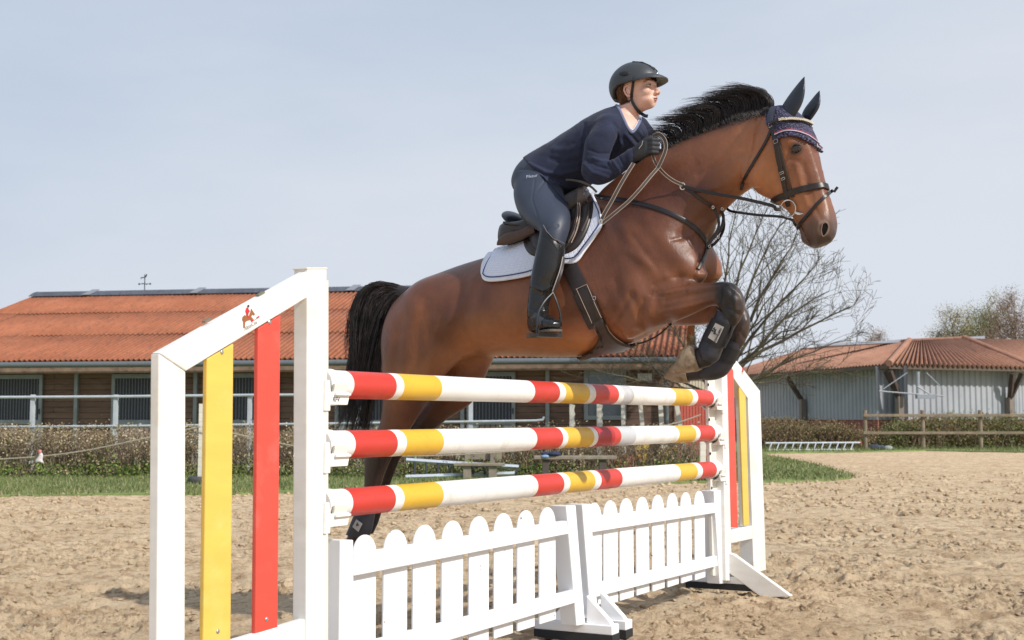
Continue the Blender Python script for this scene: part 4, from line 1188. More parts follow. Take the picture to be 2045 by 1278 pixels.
cl.build('cantle_piping', M_LEATH, sad)
# pommel hardware
hw = MB()
hw.tube([H(x, y, .10) for x, y in ((1144, 390), (1150, 384), (1160, 383), (1168, 381), (1176, 380))], .0035, 8)
hw.tube([H(x, y, .10) for x, y in ((1164, 385), (1168, 378), (1174, 380), (1178, 388), (1182, 391))], .0025, 8)
hw.build('pommel_ring', M_STEEL, sad)
tg = MB(); ribbon(tg, [H(x, y, .115) for x, y in crom([(1130, 359), (1146, 360), (1166, 365), (1182, 374), (1192, 384)], 10)], [HW] * 10, .011, .004)
tg.build('grab_strap', M_REIN, sad)
# girth: wide belly guard running under the chest
g1 = MB()
strap(g1, [(1134, 520), (1144, 545), (1156, 570), (1166, 592)], .078, .006, .008, 14)
strap(g1, [(1120, 500), (1135, 524)], .07, .012, .004, 6)
g1.build('girth', M_LEATH, sad)
g2 = MB()
c8 = [(1158, 572), (1176, 612), (1192, 648), (1200, 676)]
strap(g2, [(1162, 584), (1174, 608), (1184, 630), (1194, 650)], .088, .010, .008, 16)
g2.build('girth_pad', M_LEATH, sad)
bg_ = drape_poly([(1180, 640), (1205, 632), (1214, 650), (1228, 668), (1248, 681), (1270, 686), (1262, 692), (1232, 697), (1208, 700), (1180, 707), (1152, 716), (1162, 706), (1184, 692), (1194, 676), (1190, 655)], .026, mrows=8)
o = bg_.build('belly_guard', M_LEATH2, sad, auto=0); md = o.modifiers.new('s', 'SOLIDIFY'); md.thickness = .008; md.offset = -1
gs = MB()
path_tube(gs, [(1205, 634), (1215, 652), (1230, 670), (1250, 683), (1272, 688)], .0022, .014)
path_tube(gs, [(1153, 578), (1166, 606), (1181, 638), (1192, 664)], .0014, .020)
path_tube(gs, [(1174, 570), (1188, 600), (1204, 632)], .0014, .020)
path_tube(gs, [(1152, 579), (1174, 569)], .0014, .020, n=6)
gs.build('girth_seam', M_REINEDGE, sad)
dr = MB(); p, n_ = hit(1190, 596, .022); ring_obj(dr, p, n_, .009, .0022, sx=.8); dr.build('girth_ring', M_STEEL, sad)
for x, y in ((1127, 530), (1142, 526)):
    bk = MB(); p, n_ = hit(x, y, .018); bk.ball(p, .007, .007, .003, HU, Vector((0, 0, 1)), n_)
    bk.build('girth_buckle', M_STEELD, sad)

# ---------------------------------------------------------------- breastplate and martingale
bp = empty('breastplate', H(1390, 480, .1), 'black leather breastplate with martingale strap across the horse\'s chest', 'breastplate')
b1 = MB()
strap(b1, [(1186, 391), (1210, 396), (1250, 401), (1290, 410), (1330, 423), (1365, 440), (1390, 458), (1406, 476), (1412, 492)], .022, .003, .004, 34)
b1.build('neck_strap', simple('black_strap', srgb(30, 27, 30), 0.35, var=.15), bp)
b2 = MB()
strap(b2, [(1411, 492), (1408, 506), (1402, 522), (1394, 538)], .018, .004, .004, 12)
fp = [H(x, y, .04) for x, y in crom([(1413, 490), (1424, 476), (1436, 464), (1443, 448), (1445, 432), (1440, 420)], 12)]
ribbon(b2, fp, [HW] * 12, .014, .004)
fp = [H(x, y, .02) for x, y in crom([(1413, 496), (1428, 486), (1440, 470), (1446, 452), (1444, 430), (1440, 416)], 12)]
ribbon(b2, fp, [HW] * 12, .014, .004)
b2.build('chest_strap', M_LEATH, bp)
# forked strap from the chest up to the rein ring
ft = MB()
pts_ = [(hit(x, y, .006)[0] if x < 1428 and y < 416 else H(x, y, .10)) for x, y in crom([(1364, 375), (1380, 384), (1400, 398), (1424, 414), (1432, 428), (1436, 446), (1432, 462), (1420, 478), (1412, 490)], 22)]
ribbon(ft, pts_, [HW] * 22, .013, .004)
ft.build('martingale_fork', M_LEATH, bp)
bh = MB(); ring_obj(bh, H(1363, 372, .14), (HW + HU * .3), .016, .0032, sx=.7); bh.build('rein_ring', M_STEEL, bp)
for x, y, l in ((1424, 414, .13), (1434, 473, .06), (1417, 492, .07), (1442, 417, .05)):
    bh = MB(); ring_obj(bh, H(x, y, l), HW, .007, .0018, sx=.7); bh.build('buckle', M_STEEL, bp)
br2 = MB()
path_tube(br2, [(1272, 687), (1290, 682), (1310, 672), (1326, 660), (1340, 646)], .0045, .004)
br2.build('belly_strap', M_LEATH, bp)

# ---------------------------------------------------------------- bridle and reins
brd = empty('bridle', HEAD_O, 'black leather bridle with loose ring snaffle bit and flash noseband on the bay horse', 'bridle')
cp = MB()
strap(cp, [(1546, 222), (1542, 245), (1545, 262), (1551, 290), (1556, 322), (1563, 350), (1569, 378), (1573, 400), (1576, 412)], .021, .006, .005, 34)
cp.build('cheekpiece', M_LEATH, brd)
np_ = MB()
strap(np_, [(1548, 250), (1556, 285), (1563, 318), (1572, 350), (1579, 378), (1584, 395)], .013, .004, .004, 24)
np_.build('noseband_strap', M_LEATH2, brd)
tl_ = MB()
strap(tl_, [(1540, 262), (1530, 285), (1512, 315), (1496, 342), (1484, 366), (1480, 378)], .014, .004, .005, 22)
tl_.build('throat_latch', M_LEATH, brd)
nb = MB()
A, nA = hit(1582, 390); B, nB = hit(1664, 374); ax_d = (B - A)
# noseband loop: plane through cheek point, front point and parallel to the lateral axis
axn = (B - A).cross(hl).normalized() if abs((B - A).normalized().dot(hl)) < .95 else hd
cN = HD(.345, .10, 0)
nlift = (A + B) / 2
nb_ps = wrap(nb, cN + hd * ((nlift - cN).dot(hd)) * .9, (hd * 1.0 + hv * .16), -hv, .028, .004, .007, 48, maxr=.155)
nb.build('noseband', M_LEATH, brd)
fb = MB()
strap(fb, [(1664, 380), (1652, 388), (1640, 400), (1626, 416), (1612, 432), (1600, 446), (1595, 456)], .015, .005, .005, 24)
p0, n0 = hit(1664, 380, .01)
ribbon(fb, [p0, p0 + Vector((.006, 0, -.006)), p0 + Vector((.012, 0, .004)), p0 + Vector((.020, 0, .014))], [HW] * 4, .012, .004)
strap(fb, [(1594, 455), (1588, 448), (1583, 438)], .014, .004, .004, 6)
fb.build('flash_strap', M_LEATH, brd)
for x, y, w, h in ((1551, 283, .012, .013), (1563, 345, .011, .007), (1566, 356, .011, .007), (1541, 252, .009, .018)):
    kp = MB(); p, n_ = hit(x, y, .012)
    up_ = (hd - n_ * hd.dot(n_)).normalized(); sd_ = up_.cross(n_)
    q = [p + sd_ * w * a + up_ * h * b for a, b in ((-.8, -.6), (.8, -.6), (.8, .6), (-.8, .6), (-.8, -.6))]
    kp.tube(q, .0016, 6)
    kp.build('buckle', M_STEEL, brd)
bit = MB()
bp_, bn = hit(1579, 415, .016)
ring_obj(bit, bp_, (bn + HW * .8), .038, .0036, 32)
bit.tube([hit(1593, 424, .012)[0], hit(1600, 427, .006)[0], hit(1604, 428, -.01)[0]], .006, 8)
bit.build('bit_ring', M_STEEL, brd)
# browband with sparkling beads
bb = MB(); bbp = [(1542, 249), (1552, 245), (1570, 243), (1590, 244), (1608, 249), (1622, 258)]
strap(bb, bbp, .014, .016, .005, 26)
bb.build('browband', M_LEATH, brd)
bd = MB()
bd.tube([hit(x, y, .022)[0] for x, y in crom(bbp[1:], 40)[4:]], .003, 6)
for (x, y) in crom(bbp[1:], 40)[4:]:
    p, n_ = hit(x, y, .024)
    for k in (-.0032, .0032):
        bd.ball(p - hd * k, .0034, nu=6, nv=4)
bd.build('browband_beads', simple('cream_beads', srgb(206, 198, 178), 0.15, var=.3, scale=300, spec=.9), brd)
cp2 = MB(); strap(cp2, [(1547, 219), (1542, 232), (1541, 248)], .030, .014, .005, 8); cp2.build('headpiece', simple('dark_blue_leather', srgb(48, 50, 66), 0.45), brd)

# reins
rn = empty('reins', H(1300, 300, .2), 'leather reins running from the rider\'s hands to the snaffle bit', 'reins')
def rein(name, pts, w=.016, n=30, edged=False, m_=None, nrm=None):
    m = MB(); q = cromv(pts, n); nr = nrm or HW
    ribbon(m, q, [nr] * n, w, .004)
    o = m.build(name, m_ or M_REIN, rn)
    if edged:
        e = MB()
        for s in (1, -1):
            pts2 = []
            for i in range(n):
                t = (q[min(i + 1, n - 1)] - q[max(i - 1, 0)]).normalized(); b = t.cross(nr).normalized()
                pts2.append(q[i] + b * (w * .46 * s) + nr * .004)
            e.tube(pts2, .0016, 5)
        e.build('rein_edge', M_REINEDGE, o)
    return o
bitp = bp_
rein('rein', [H(1303, 304, .20), H(1308, 322, .20), H(1322, 342, .19), H(1342, 359, .16), H(1364, 370, .14)], .014, 24, True)
rein('rein', [H(1364, 372, .14), H(1400, 381, .14), H(1440, 389, .14), H(1480, 396, .145), H(1520, 405, .15), H(1545, 412, .155), bp_ + Vector((-.055, 0, -.004)), bp_ + Vector((-.034, 0, -.004))], .015, 30, m_=M_LEATH)
rein('rein', [H(1444, 405, -.02), H(1456, 420, -.02), H(1480, 425, .0), H(1520, 430, .02), H(1560, 433, .04), H(1585, 440, .06)], .012, 24, m_=M_LEATH)
rein('rein_loop', [H(1299, 287, .17), H(1306, 272, .17), H(1318, 269, .18), H(1328, 280, .19), H(1330, 298, .20), H(1322, 320, .21), H(1314, 336, .215)], .018, 26, True)
rein('rein_end', [H(1314, 336, .215), H(1300, 352, .25), H(1280, 376, .29), H(1256, 402, .31), H(1230, 424, .325), H(1203, 446, .335)], .016, 26, True)
rein('rein_end', [H(1266, 326, .27), H(1254, 345, .29), H(1238, 372, .31), H(1222, 402, .325), H(1208, 426, .335), H(1199, 446, .335)], .018, 26, True)
rs = MB(); ring_obj(rs, H(1200, 442, .345), HW, .010, .004, sx=.5); rs.build('rein_buckle', M_STEEL, rn)

# ---------------------------------------------------------------- ear bonnet
bo = empty('ear_bonnet', HEAD_O, 'navy crocheted ear bonnet with red and white trim over the horse\'s ears', 'ear bonnet')
HP = [(1527, 200), (1527, 226), (1531, 252), (1540, 268), (1550, 278), (1562, 273), (1580, 271), (1598, 275), (1616, 284), (1632, 298), (1643, 306), (1680, 300), (1670, 200)]
def inpoly(Q, poly):
    x, y = Q[:, 0], Q[:, 1]; c = np.zeros(len(Q), bool); n = len(poly)
    for i in range(n):
        x1, y1 = poly[i]; x2, y2 = poly[(i + 1) % n]
        if y1 == y2: continue
        c ^= ((y1 > y) != (y2 > y)) & (x < (x2 - x1) * (y - y1) / (y2 - y1) + x1)
    return c
Vq = get_v(horse_me); Nq = get_n(horse_me)
lq_ = (Vq - np.array(HEAD_O)) @ np.array(hl)
Vm = Vq - 2 * np.minimum(lq_, 0)[:, None] * np.array(hl)
keep_ = inpoly(proj_np(Vm), HP)
me_h = horse_me.copy(); me_h.name = 'hood'; set_v(me_h, Vq + Nq * .008)
bm = bmesh.new(); bm.from_mesh(me_h); bm.verts.ensure_lookup_table()
bmesh.ops.delete(bm, geom=[v for v in bm.verts if not keep_[v.index]], context='VERTS'); bm.to_mesh(me_h); bm.free()
Mc = Mat('crochet', srgb(44, 44, 64), 0.8)
vo = Mc.nt.nodes.new('ShaderNodeTexVoronoi'); vo.inputs['Scale'].default_value = 95
Mc.nt.links.new(Mc.coord('Object', (1, 1, 1.4)), vo.inputs['Vector'])
Mc.color(Mc.ramp(vo.outputs['Distance'], [(0.1, srgb(98, 94, 130)), (0.6, srgb(36, 34, 54))]))
inv = Mc.ramp(vo.outputs['Distance'], [(0.0, 1.0), (0.7, 0.0)])
Mc.bump(inv, 1.0, 0.004)
me_h.materials.clear(); me_h.materials.append(Mc.m); o = bpy.data.objects.new('hood', me_h); link(o, bo)
fr = MB(); p_prev = None
fr.tube([hit(x, y, .006)[0] for x, y in crom([(1548, 279), (1562, 274), (1580, 272), (1598, 276), (1616, 286), (1632, 299), (1640, 303)], 22)], .004, 6)
for k in range(22):
    t = k / 21
    x, y = crom([(1548, 279), (1562, 274), (1580, 272), (1598, 276), (1616, 286), (1632, 299), (1641, 303)], 22)[k]
    p, n_ = hit(x, y, .010); fr.ball(p, .0085, .006, .006, (hd.cross(n_)).normalized(), hd, n_, 8, 6)
fr.build('scalloped_edge', Mc.m, bo)
for col_, dy, nm in ((srgb(150, 52, 74), -2.4, 'red_cord'), (srgb(190, 186, 204), 0, 'white_cord')):
    c_ = MB()
    path_tube(c_, [(1549, 270 + dy), (1564, 264 + dy), (1582, 263 + dy), (1600, 267 + dy), (1618, 277 + dy), (1634, 290 + dy), (1643, 298 + dy)], .0026, .012, 26)
    c_.build(nm, simple(nm, col_, 0.6), bo)
M_EAR = simple('navy_satin', srgb(30, 33, 44), 0.36, var=.2, scale=30, bump=.5, bscale=22, bdist=.01)
def ear(base, tip, latb, latt, wid, name='ear_cover'):
    m = MB(); B = H(*base, latb); T = H(*tip, latt); ax = (T - B); L_ = ax.length; ax.normalize()
    sd = HU - ax * HU.dot(ax); sd = (sd.normalized() * .86 + HW * .5); sd = (sd - ax * sd.dot(ax)).normalized(); fw_ = ax.cross(sd)
    rings = []
    for t, w, c in ((-.16, .75, 0), (0, .92, 0), (.15, 1.0, .0), (.35, 1.0, .006), (.55, .84, .008), (.75, .55, .004), (.9, .24, -.002), (1.0, .03, -.004)):
        rings.append([B + ax * (L_ * t) + sd * (wid * w * math.cos(a) + c) + fw_ * (wid * .42 * w * math.sin(a)) for a in [2 * math.pi * k / 20 for k in range(20)]])
    m.loft(rings); return m.build(name, M_EAR, bo, auto=0, sub=1)
ear((1570, 232), (1608, 153), .14, .15, .053)
ear((1612, 232), (1638, 181), -.02, -.02, .040)

# ---------------------------------------------------------------- leg boots
def legboot(rows, label, plate=None, name='tendon_boot', top=None):
    t = empty(name, H(rows[0][0], rows[0][1], rows[0][4]), label, 'leg boot', 'boots on the horse\'s legs')
    m = MB(); m.loft(px_rings(rows, 18, 24)); m.build('boot_shell', M_BOOT, t, auto=60)
    return t
M_BOOT = simple('neoprene', srgb(40, 40, 47), 0.5, var=.12, scale=40, bump=.2, bscale=200, bdist=.001)
M_BSTR = simple('black_webbing', srgb(24, 24, 28), 0.6)
M_GREY = simple('silver_tag', srgb(172, 166, 160), 0.5, var=.06)
# near foreleg: rounded top cap, strap block with a pale tag, rounded fetlock cup
bt = legboot([(1456, 628, 1432, 618, .15, .034, 2.2, 0), (1466, 640, 1428, 632, .15, .040, 2.3, 0), (1463, 656, 1420, 644, .15, .041, 2.3, 0), (1450, 682, 1408, 668, .15, .040, 2.3, 0), (1440, 704, 1399, 684, .15, .044, 2.3, 0), (1434, 718, 1396, 696, .15, .048, 2.3, 0), (1424, 726, 1400, 712, .15, .040, 2.2, 0)], 'black neoprene tendon boot with a silver lettered tag on the raised near foreleg')
bm_ = MB(); bm_.loft(px_rings([(1463, 650, 1424, 634, .15, .047, 2.6, 0), (1452, 680, 1408, 664, .15, .046, 2.6, 0), (1444, 696, 1402, 678, .15, .046, 2.6, 0)], 8, 24)); bm_.build('strap', M_BSTR, bt, auto=60)
bootbv = bvh_of(bt.children[1])
def flat_patch(pix, lat, lift, th, axis=HW):
    m = MB(); q = [H(x, y, lat) for x, y in pix]; m.prism(q, axis * th); return m
def on_text(body, c, right, up, nrm, size, mat, parent, name='lettering', depth=.0006, align='CENTER', shear=0.0, bold=0.0):
    cu = bpy.data.curves.new(name, 'FONT'); cu.body = body; cu.size = size; cu.extrude = depth; cu.align_x = align; cu.align_y = 'CENTER'; cu.shear = shear; cu.offset = bold
    tmp = bpy.data.objects.new('tmp', cu); COLL.objects.link(tmp)
    dg = bpy.context.evaluated_depsgraph_get(); dg.update()
    me = bpy.data.meshes.new_from_object(tmp.evaluated_get(dg)); me.name = name
    bpy.data.objects.remove(tmp)
    right = right.normalized(); nrm = nrm.normalized(); up = (up - right * up.dot(right)).normalized()
    MM = Matrix((right, up, nrm)).transposed().to_4x4(); MM.translation = c
    me.transform(MM); me.materials.clear(); me.materials.append(mat)
    o = bpy.data.objects.new(name, me); link(o, parent); return o
tg_c = [(1429, 645), (1446, 653), (1431, 685), (1414, 674)]
tp = MB(); tp.prism([H(x, y, .203) for x, y in tg_c], HW * .002); tag1 = tp.build('tag_plate', M_GREY, bt)
q0, q1, q3 = H(1429, 645, .206), H(1446, 653, .206), H(1414, 674, .206)
rt_ = (H(1446, 653, .206) - H(1431, 685, .206)).normalized()
cen = H(1434, 669, .206)
M_INK = simple('black_ink', (0.02, 0.02, 0.02), 0.6)
def little_horse(parent, c, right, up, nrm, size, mats, rider=True, name='emblem'):
    """small jumping horse and rider emblem, flat shapes"""
    right = right.normalized(); up = up.normalized(); nrm = nrm.normalized()
    sh = {0: [(-.5, -.45), (-.42, -.05), (-.30, .05), (.02, .0), (.16, .22), (.22, .42), (.28, .34), (.50, .16), (.45, .08), (.30, .14), (.22, -.02), (.36, -.06), (.30, -.16), (.10, -.16), (-.10, -.22), (-.22, -.30), (-.26, -.58), (-.34, -.58), (-.36, -.28), (-.44, -.16)],
          1: [(-.14, .10), (-.22, .26), (-.16, .42), (-.04, .46), (.02, .34), (.12, .26), (.04, .22), (-.02, .08), (.04, -.06), (-.04, -.12), (-.10, -.02)],
          2: [(-.06, .46), (-.10, .54), (-.02, .60), (.06, .54), (.04, .46)]}
    for k, poly in sh.items():
        if k and not rider: break
        m = MB(); m.prism([c + right * (x * size) + up * (y * size) + nrm * (.0004 * (k + 1)) for x, y in poly], nrm * .0006)
        m.build(name, mats[k], parent, smooth=False)
little_horse(tag1, H(1427, 661, .2055), rt_, (q0 - q1), HW, .034, [M_INK] * 3)
on_text('COVALLIERO', cen, rt_, (q0 - q1), HW, .0112, M_INK, tag1, depth=.0003, bold=.0004)
bs = MB(); bs.tube([H(x, y, .17) for x, y in ((1464, 652), (1458, 672), (1446, 694))], .006, 8); bs.build('strap_keeper', M_GREY if False else M_BOOT, bt)
# far foreleg
bt2 = legboot([(1480, 688, 1458, 678, -.14, .038, 2.2, 0), (1474, 708, 1444, 694, -.14, .040, 2.3, 0), (1462, 732, 1430, 714, -.14, .042, 2.3, 0), (1448, 750, 1412, 726, -.14, .046, 2.3, 0), (1430, 758, 1396, 736, -.14, .042, 2.3, 0), (1412, 760, 1394, 744, -.14, .034, 2.2, 0)], 'black tendon boot on the far foreleg, lower and partly behind the lettered one')
bm_ = MB(); bm_.loft(px_rings([(1478, 700, 1450, 688, -.14, .045, 2.6, 0), (1466, 726, 1436, 708, -.14, .046, 2.6, 0)], 8, 24)); bm_.build('strap', M_BSTR, bt2, auto=60)
# near hind fetlock boot
bt3 = legboot([(748, 1022, 714, 1018, .12, .036, 2.3, 0), (744, 1040, 706, 1036, .12, .042, 2.4, 0), (740, 1060, 700, 1052, .12, .044, 2.4, 0), (732, 1076, 694, 1066, .12, .044, 2.4, 0)], 'grey black fetlock boot with a silver tag on the near hind leg')
p_ = [(712, 1037), (724, 1046), (716, 1062), (704, 1052)]
tp = MB(); tp.prism([H(x, y, .168) for x, y in p_], HW * .002); tag3 = tp.build('tag_plate', M_GREY, bt3)
little_horse(tag3, H(714, 1048, .1705), H(724, 1046, .17) - H(712, 1037, .17), Vector((0, 0, 1)), HW, .022, [M_INK] * 3)
bt4 = legboot([(760, 1022, 738, 1015, -.12, .034, 2.3, 0), (752, 1045, 724, 1036, -.12, .042, 2.4, 0), (742, 1066, 714, 1056, -.12, .044, 2.4, 0)], 'black fetlock boot on the far hind leg')
# ================================================================ RIDER
person = empty('person', H(1110, 440, 0), 'rider in navy sweater, black helmet, gloves and tall boots leaning over the horse\'s neck', 'person')
M_SKIN = Mat('skin', srgb(216, 164, 142), 0.5)
M_SKIN.color(M_SKIN.ramp(M_SKIN.noise(18, 4, 0.6), [(0.3, srgb(206, 160, 142)), (0.7, srgb(220, 182, 166))]))
M_SKIN.b.inputs['Subsurface Weight'].default_value = 0.12
M_SKIN.b.inputs['Subsurface Radius'].default_value = (.02, .008, .004)
M_SKIN.bump(M_SKIN.noise(220, 3), 0.1, 0.0006)
RT = math.radians(-31)
rf0 = Vector((math.cos(RT), math.sin(RT), 0)); rl = Vector((rf0.y, -rf0.x, 0))
tl0 = math.radians(4)
rf = rf0 * math.cos(tl0) + zz * math.sin(tl0); ru = zz * math.cos(tl0) - rf0 * math.sin(tl0)
RO = H(1272, 178, .0)
def RH(f, l, u): return RO + rf * f + rl * l + ru * u
TORSO = [(1070, 352, 1040, 392, 0, .12, 2.3, 0), (1082, 372, 1036, 372, 0, .15, 2.3, 0), (1118, 392, 1042, 340, 0, .165, 2.3, 0), (1142, 382, 1064, 314, 0, .155, 2.3, 0),
         (1178, 362, 1100, 290, 0, .135, 2.2, 0), (1212, 340, 1139, 267, 0, .142, 2.2, 0), (1246, 318, 1174, 244, 0, .152, 2.2, 0), (1272, 294, 1204, 228, 0, .152, 2.1, 0),
         (1286, 270, 1224, 219, 0, .115, 2.1, 0), (1284, 250, 1238, 214, 0, .07, 2.0, 0)]
NARM = [(1236, 246, 1192, 256, .14, .050, 2.0, 0), (1232, 264, 1179, 270, .17, .050, 2.0, 0), (1224, 285, 1170, 291, .195, .048, 2.0, 0), (1215, 308, 1166, 322, .21, .044, 2.0, 0),
        (1212, 326, 1164, 352, .225, .047, 2.0, 0), (1222, 324, 1190, 368, .225, .045, 2.0, 0), (1240, 312, 1216, 362, .22, .041, 2.0, 0), (1256, 302, 1240, 346, .215, .035, 2.0, 0), (1268, 298, 1262, 328, .212, .029, 2.0, 0)]
FARM = [(1296, 248, 1250, 236, -.14, .058, 2.0, 0), (1306, 266, 1258, 270, -.18, .056, 2.0, 0), (1308, 290, 1264, 300, -.20, .05, 2.0, 0), (1306, 318, 1268, 330, -.21, .045, 2.0, 0),
        (1318, 322, 1288, 350, -.21, .042, 2.0, 0), (1330, 308, 1312, 336, -.20, .036, 2.0, 0), (1342, 300, 1332, 324, -.20, .028, 2.0, 0)]
NLEG = [(1108, 350, 1038, 360, .07, .105, 2.2, 0), (1114, 372, 1032, 392, .12, .105, 2.2, 0), (1122, 392, 1042, 428, .17, .105, 2.2, 0), (1131, 412, 1060, 449, .235, .095, 2.2, 0),
        (1134, 436, 1078, 460, .29, .082, 2.2, 0), (1131, 462, 1087, 470, .32, .068, 2.2, 0), (1122, 492, 1080, 492, .34, .060, 2.1, 0), (1116, 530, 1070, 528, .355, .054, 2.1, 0),
        (1106, 562, 1062, 562, .36, .046, 2.1, 0), (1097, 592, 1058, 592, .365, .040, 2.1, 0), (1092, 622, 1056, 622, .37, .040, 2.1, 0)]
FLEG = [(a, b, c, d, -e, f, g, h) for a, b, c, d, e, f, g, h in NLEG]
fdir = (HU * .80 + HW * .60 + zz * .02).normalized()
AN = H(1073, 634, .37)
rb = MB()
rb.loft(px_rings(TORSO, 30)); rb.loft(px_rings(NARM, 26, 18)); rb.loft(px_rings(FARM, 22, 18)); rb.loft(px_rings(NLEG, 36, 20))
def farleg(rows, m, n=36):
    """the far leg is the near leg mirrored over the horse's middle plane"""
    rs = [[mirror(p) for p in reversed(r)] for r in px_rings(rows, n, 20)]
    m.loft(rs)
farleg(NLEG, rb)
def footm(m, k=1.0, mir=False):
    rr = []
    for t, w, h0, h1 in ((-.055, .020, .0, .040), (-.045, .030, -.028, .06), (0, .036, -.035, .075), (.05, .038, -.035, .055), (.10, .042, -.036, .035), (.15, .043, -.036, .020), (.185, .036, -.034, .006), (.20, .018, -.030, -.008)):
        c = AN + fdir * (t * (.88 if k < 1 else 1)) - zz * .035; sd = fdir.cross(zz).normalized()
        r_ = ring_pts(c + zz * ((h0 + h1) / 2), zz * ((h1 - h0) / 2 * k), sd * w * k, 18, 2.6)
        rr.append([mirror(p) for p in reversed(r_)] if mir else r_)
    m.loft(rr)
footm(rb, .9); footm(rb, .9, True)
# shoulders
for px_, py_, l_, r1, r2, r3 in ((1214, 252, .14, .066, .055, .045), (1274, 254, -.13, .058, .052, .045)):
    rb.ball(H(px_, py_, l_), r1, r2, r3, HU, zz, HW)
# neck and head
rb.tube([H(1238, 246, 0), H(1250, 226, 0), RH(-.018, 0, -.085), RH(-.010, 0, -.03)], [.068, .058, .050, .050], 18)
rb.ball(RH(-.016, 0, .018), .095, .074, .092, rf, rl, ru, 24, 18)
rb.ball(RH(.036, 0, -.035), .058, .056, .082, rf, rl, ru, 24, 18)
rb.ball(RH(.030, 0, -.078), .056, .043, .034, rf, rl, ru, 20, 14)
rb.ball(RH(.070, 0, -.098), .022, .026, .019, rf, rl, ru)
rb.ball(RH(.078, 0, .012), .020, .050, .018, rf, rl, ru)
for s in (1, -1):
    rb.ball(RH(.058, .036 * s, -.032), .030, .024, .026, rf, rl, ru)
    rb.ball(RH(.104, .0115 * s, -.043), .011, .008, .008, rf, rl, ru)
    rb.ball(RH(.062, .021 * s, -.075), .028, .023, .027, rf, rl, ru)
rb.tube([RH(.086, 0, .004), RH(.100, 0, -.018), RH(.114, 0, -.036), RH(.112, 0, -.043)], [.0085, .0095, .012, .008], 12)
rb.ball(RH(.092, 0, -.062), .011, .021, .0060, rf, rl, ru)
rb.ball(RH(.088, 0, -.0745), .011, .018, .0062, rf, rl, ru)
rb.ball(RH(.080, 0, -.066), .014, .034, .026, rf, rl, ru)
# hands: palm, four curled fingers, thumb
def hand(m, ox, oy, sgn, k=1.0):
    L_ = lambda v: v * sgn
    def q(x, y, l): return H(x + ox, y + oy, L_(l))
    m.loft([ring_pts(q(x, y, l), (q(x, y - 10, l) - q(x, y, l)) * (h * k / 10), HW * (w * k), 16, 2.3) for x, y, l, h, w in
            ((1258, 314, .212, 12, .026), (1268, 308, .214, 13.5, .024), (1280, 300, .216, 16.5, .022), (1292, 293, .214, 18.5, .021), (1302, 290, .208, 17.5, .018))])
    for i, (y, ln) in enumerate(((279, 1.0), (287.5, 1.1), (296, 1.05), (303.5, .85))):
        r = (.0096, .0100, .0096, .0086)[i] * k
        m.tube([q(1290, y + 1, .222), q(1301 + 2 * ln, y, .226), q(1308 + 5 * ln, y + 1, .214), q(1309 + 5 * ln, y + 1.5, .192), q(1303 + 2 * ln, y + 2, .176), q(1294, y + 2.5, .180)], [r, r * 1.06, r * 1.08, r, r * .95, r * .85], 12)
    m.tube([q(1276, 296, .200), q(1288, 281, .190), q(1300, 274.5, .190), q(1309, 275, .196)], [.0125 * k, .0115 * k, .0105 * k, .0088 * k], 12)
hand(rb, 0, 0, 1, .86); hand(rb, 66, -2, -1, .86)
body_me = remesh(rb, 0.0042, 5, 'body')
body_me.materials.clear(); body_me.materials.append(M_SKIN.m)
Vb = get_v(body_me); Qb = proj_np(Vb); rel = Vb - np.array(RO)
wb = np.clip((-.075 - rel @ np.array(ru)) / .03, 0, 1) * (Qb[:, 1] < 520) * np.where((Qb[:, 0] > 1255) & (Qb[:, 1] > 262), 0, 1)
laplace(body_me, wb, 90)
Vb = get_v(body_me); Qb = proj_np(Vb)
rel = Vb - np.array(RO)
bf, bl, bu = rel @ np.array(rf), rel @ np.array(rl), rel @ np.array(ru)
# face sculpting, in the head's own frame
Nb = get_n(body_me)
hmask = (bu > -.125) & (bf > -.02)
for (f, l, u), r, h in (((.090, .0, -.0005), .010, -.003), ((.082, .031, -.001), .0135, -.0055), ((.082, -.031, -.001), .0135, -.0055),
                        ((.09, .0, -.068), .006, -.001), ((.085, .022, -.068), .006, -.0008), ((.085, -.022, -.068), .006, -.0008),
                        ((.096, .018, -.052), .007, -.002), ((.086, 0, -.086), .010, -.0035), ((.105, .0115, -.049), .003, -.002)):
    d = np.sqrt((bf - f) ** 2 + (bl - l) ** 2 + (bu - u) ** 2)
    Vb = Vb + Nb * (h * np.exp(-(d / r) ** 2) * hmask)[:, None]
set_v(body_me, Vb)
body_me.polygons.foreach_set('use_smooth', [True] * len(body_me.polygons))
body = bpy.data.objects.new('body', body_me); link(body, person)
BBVH = bvh_of(body_me)
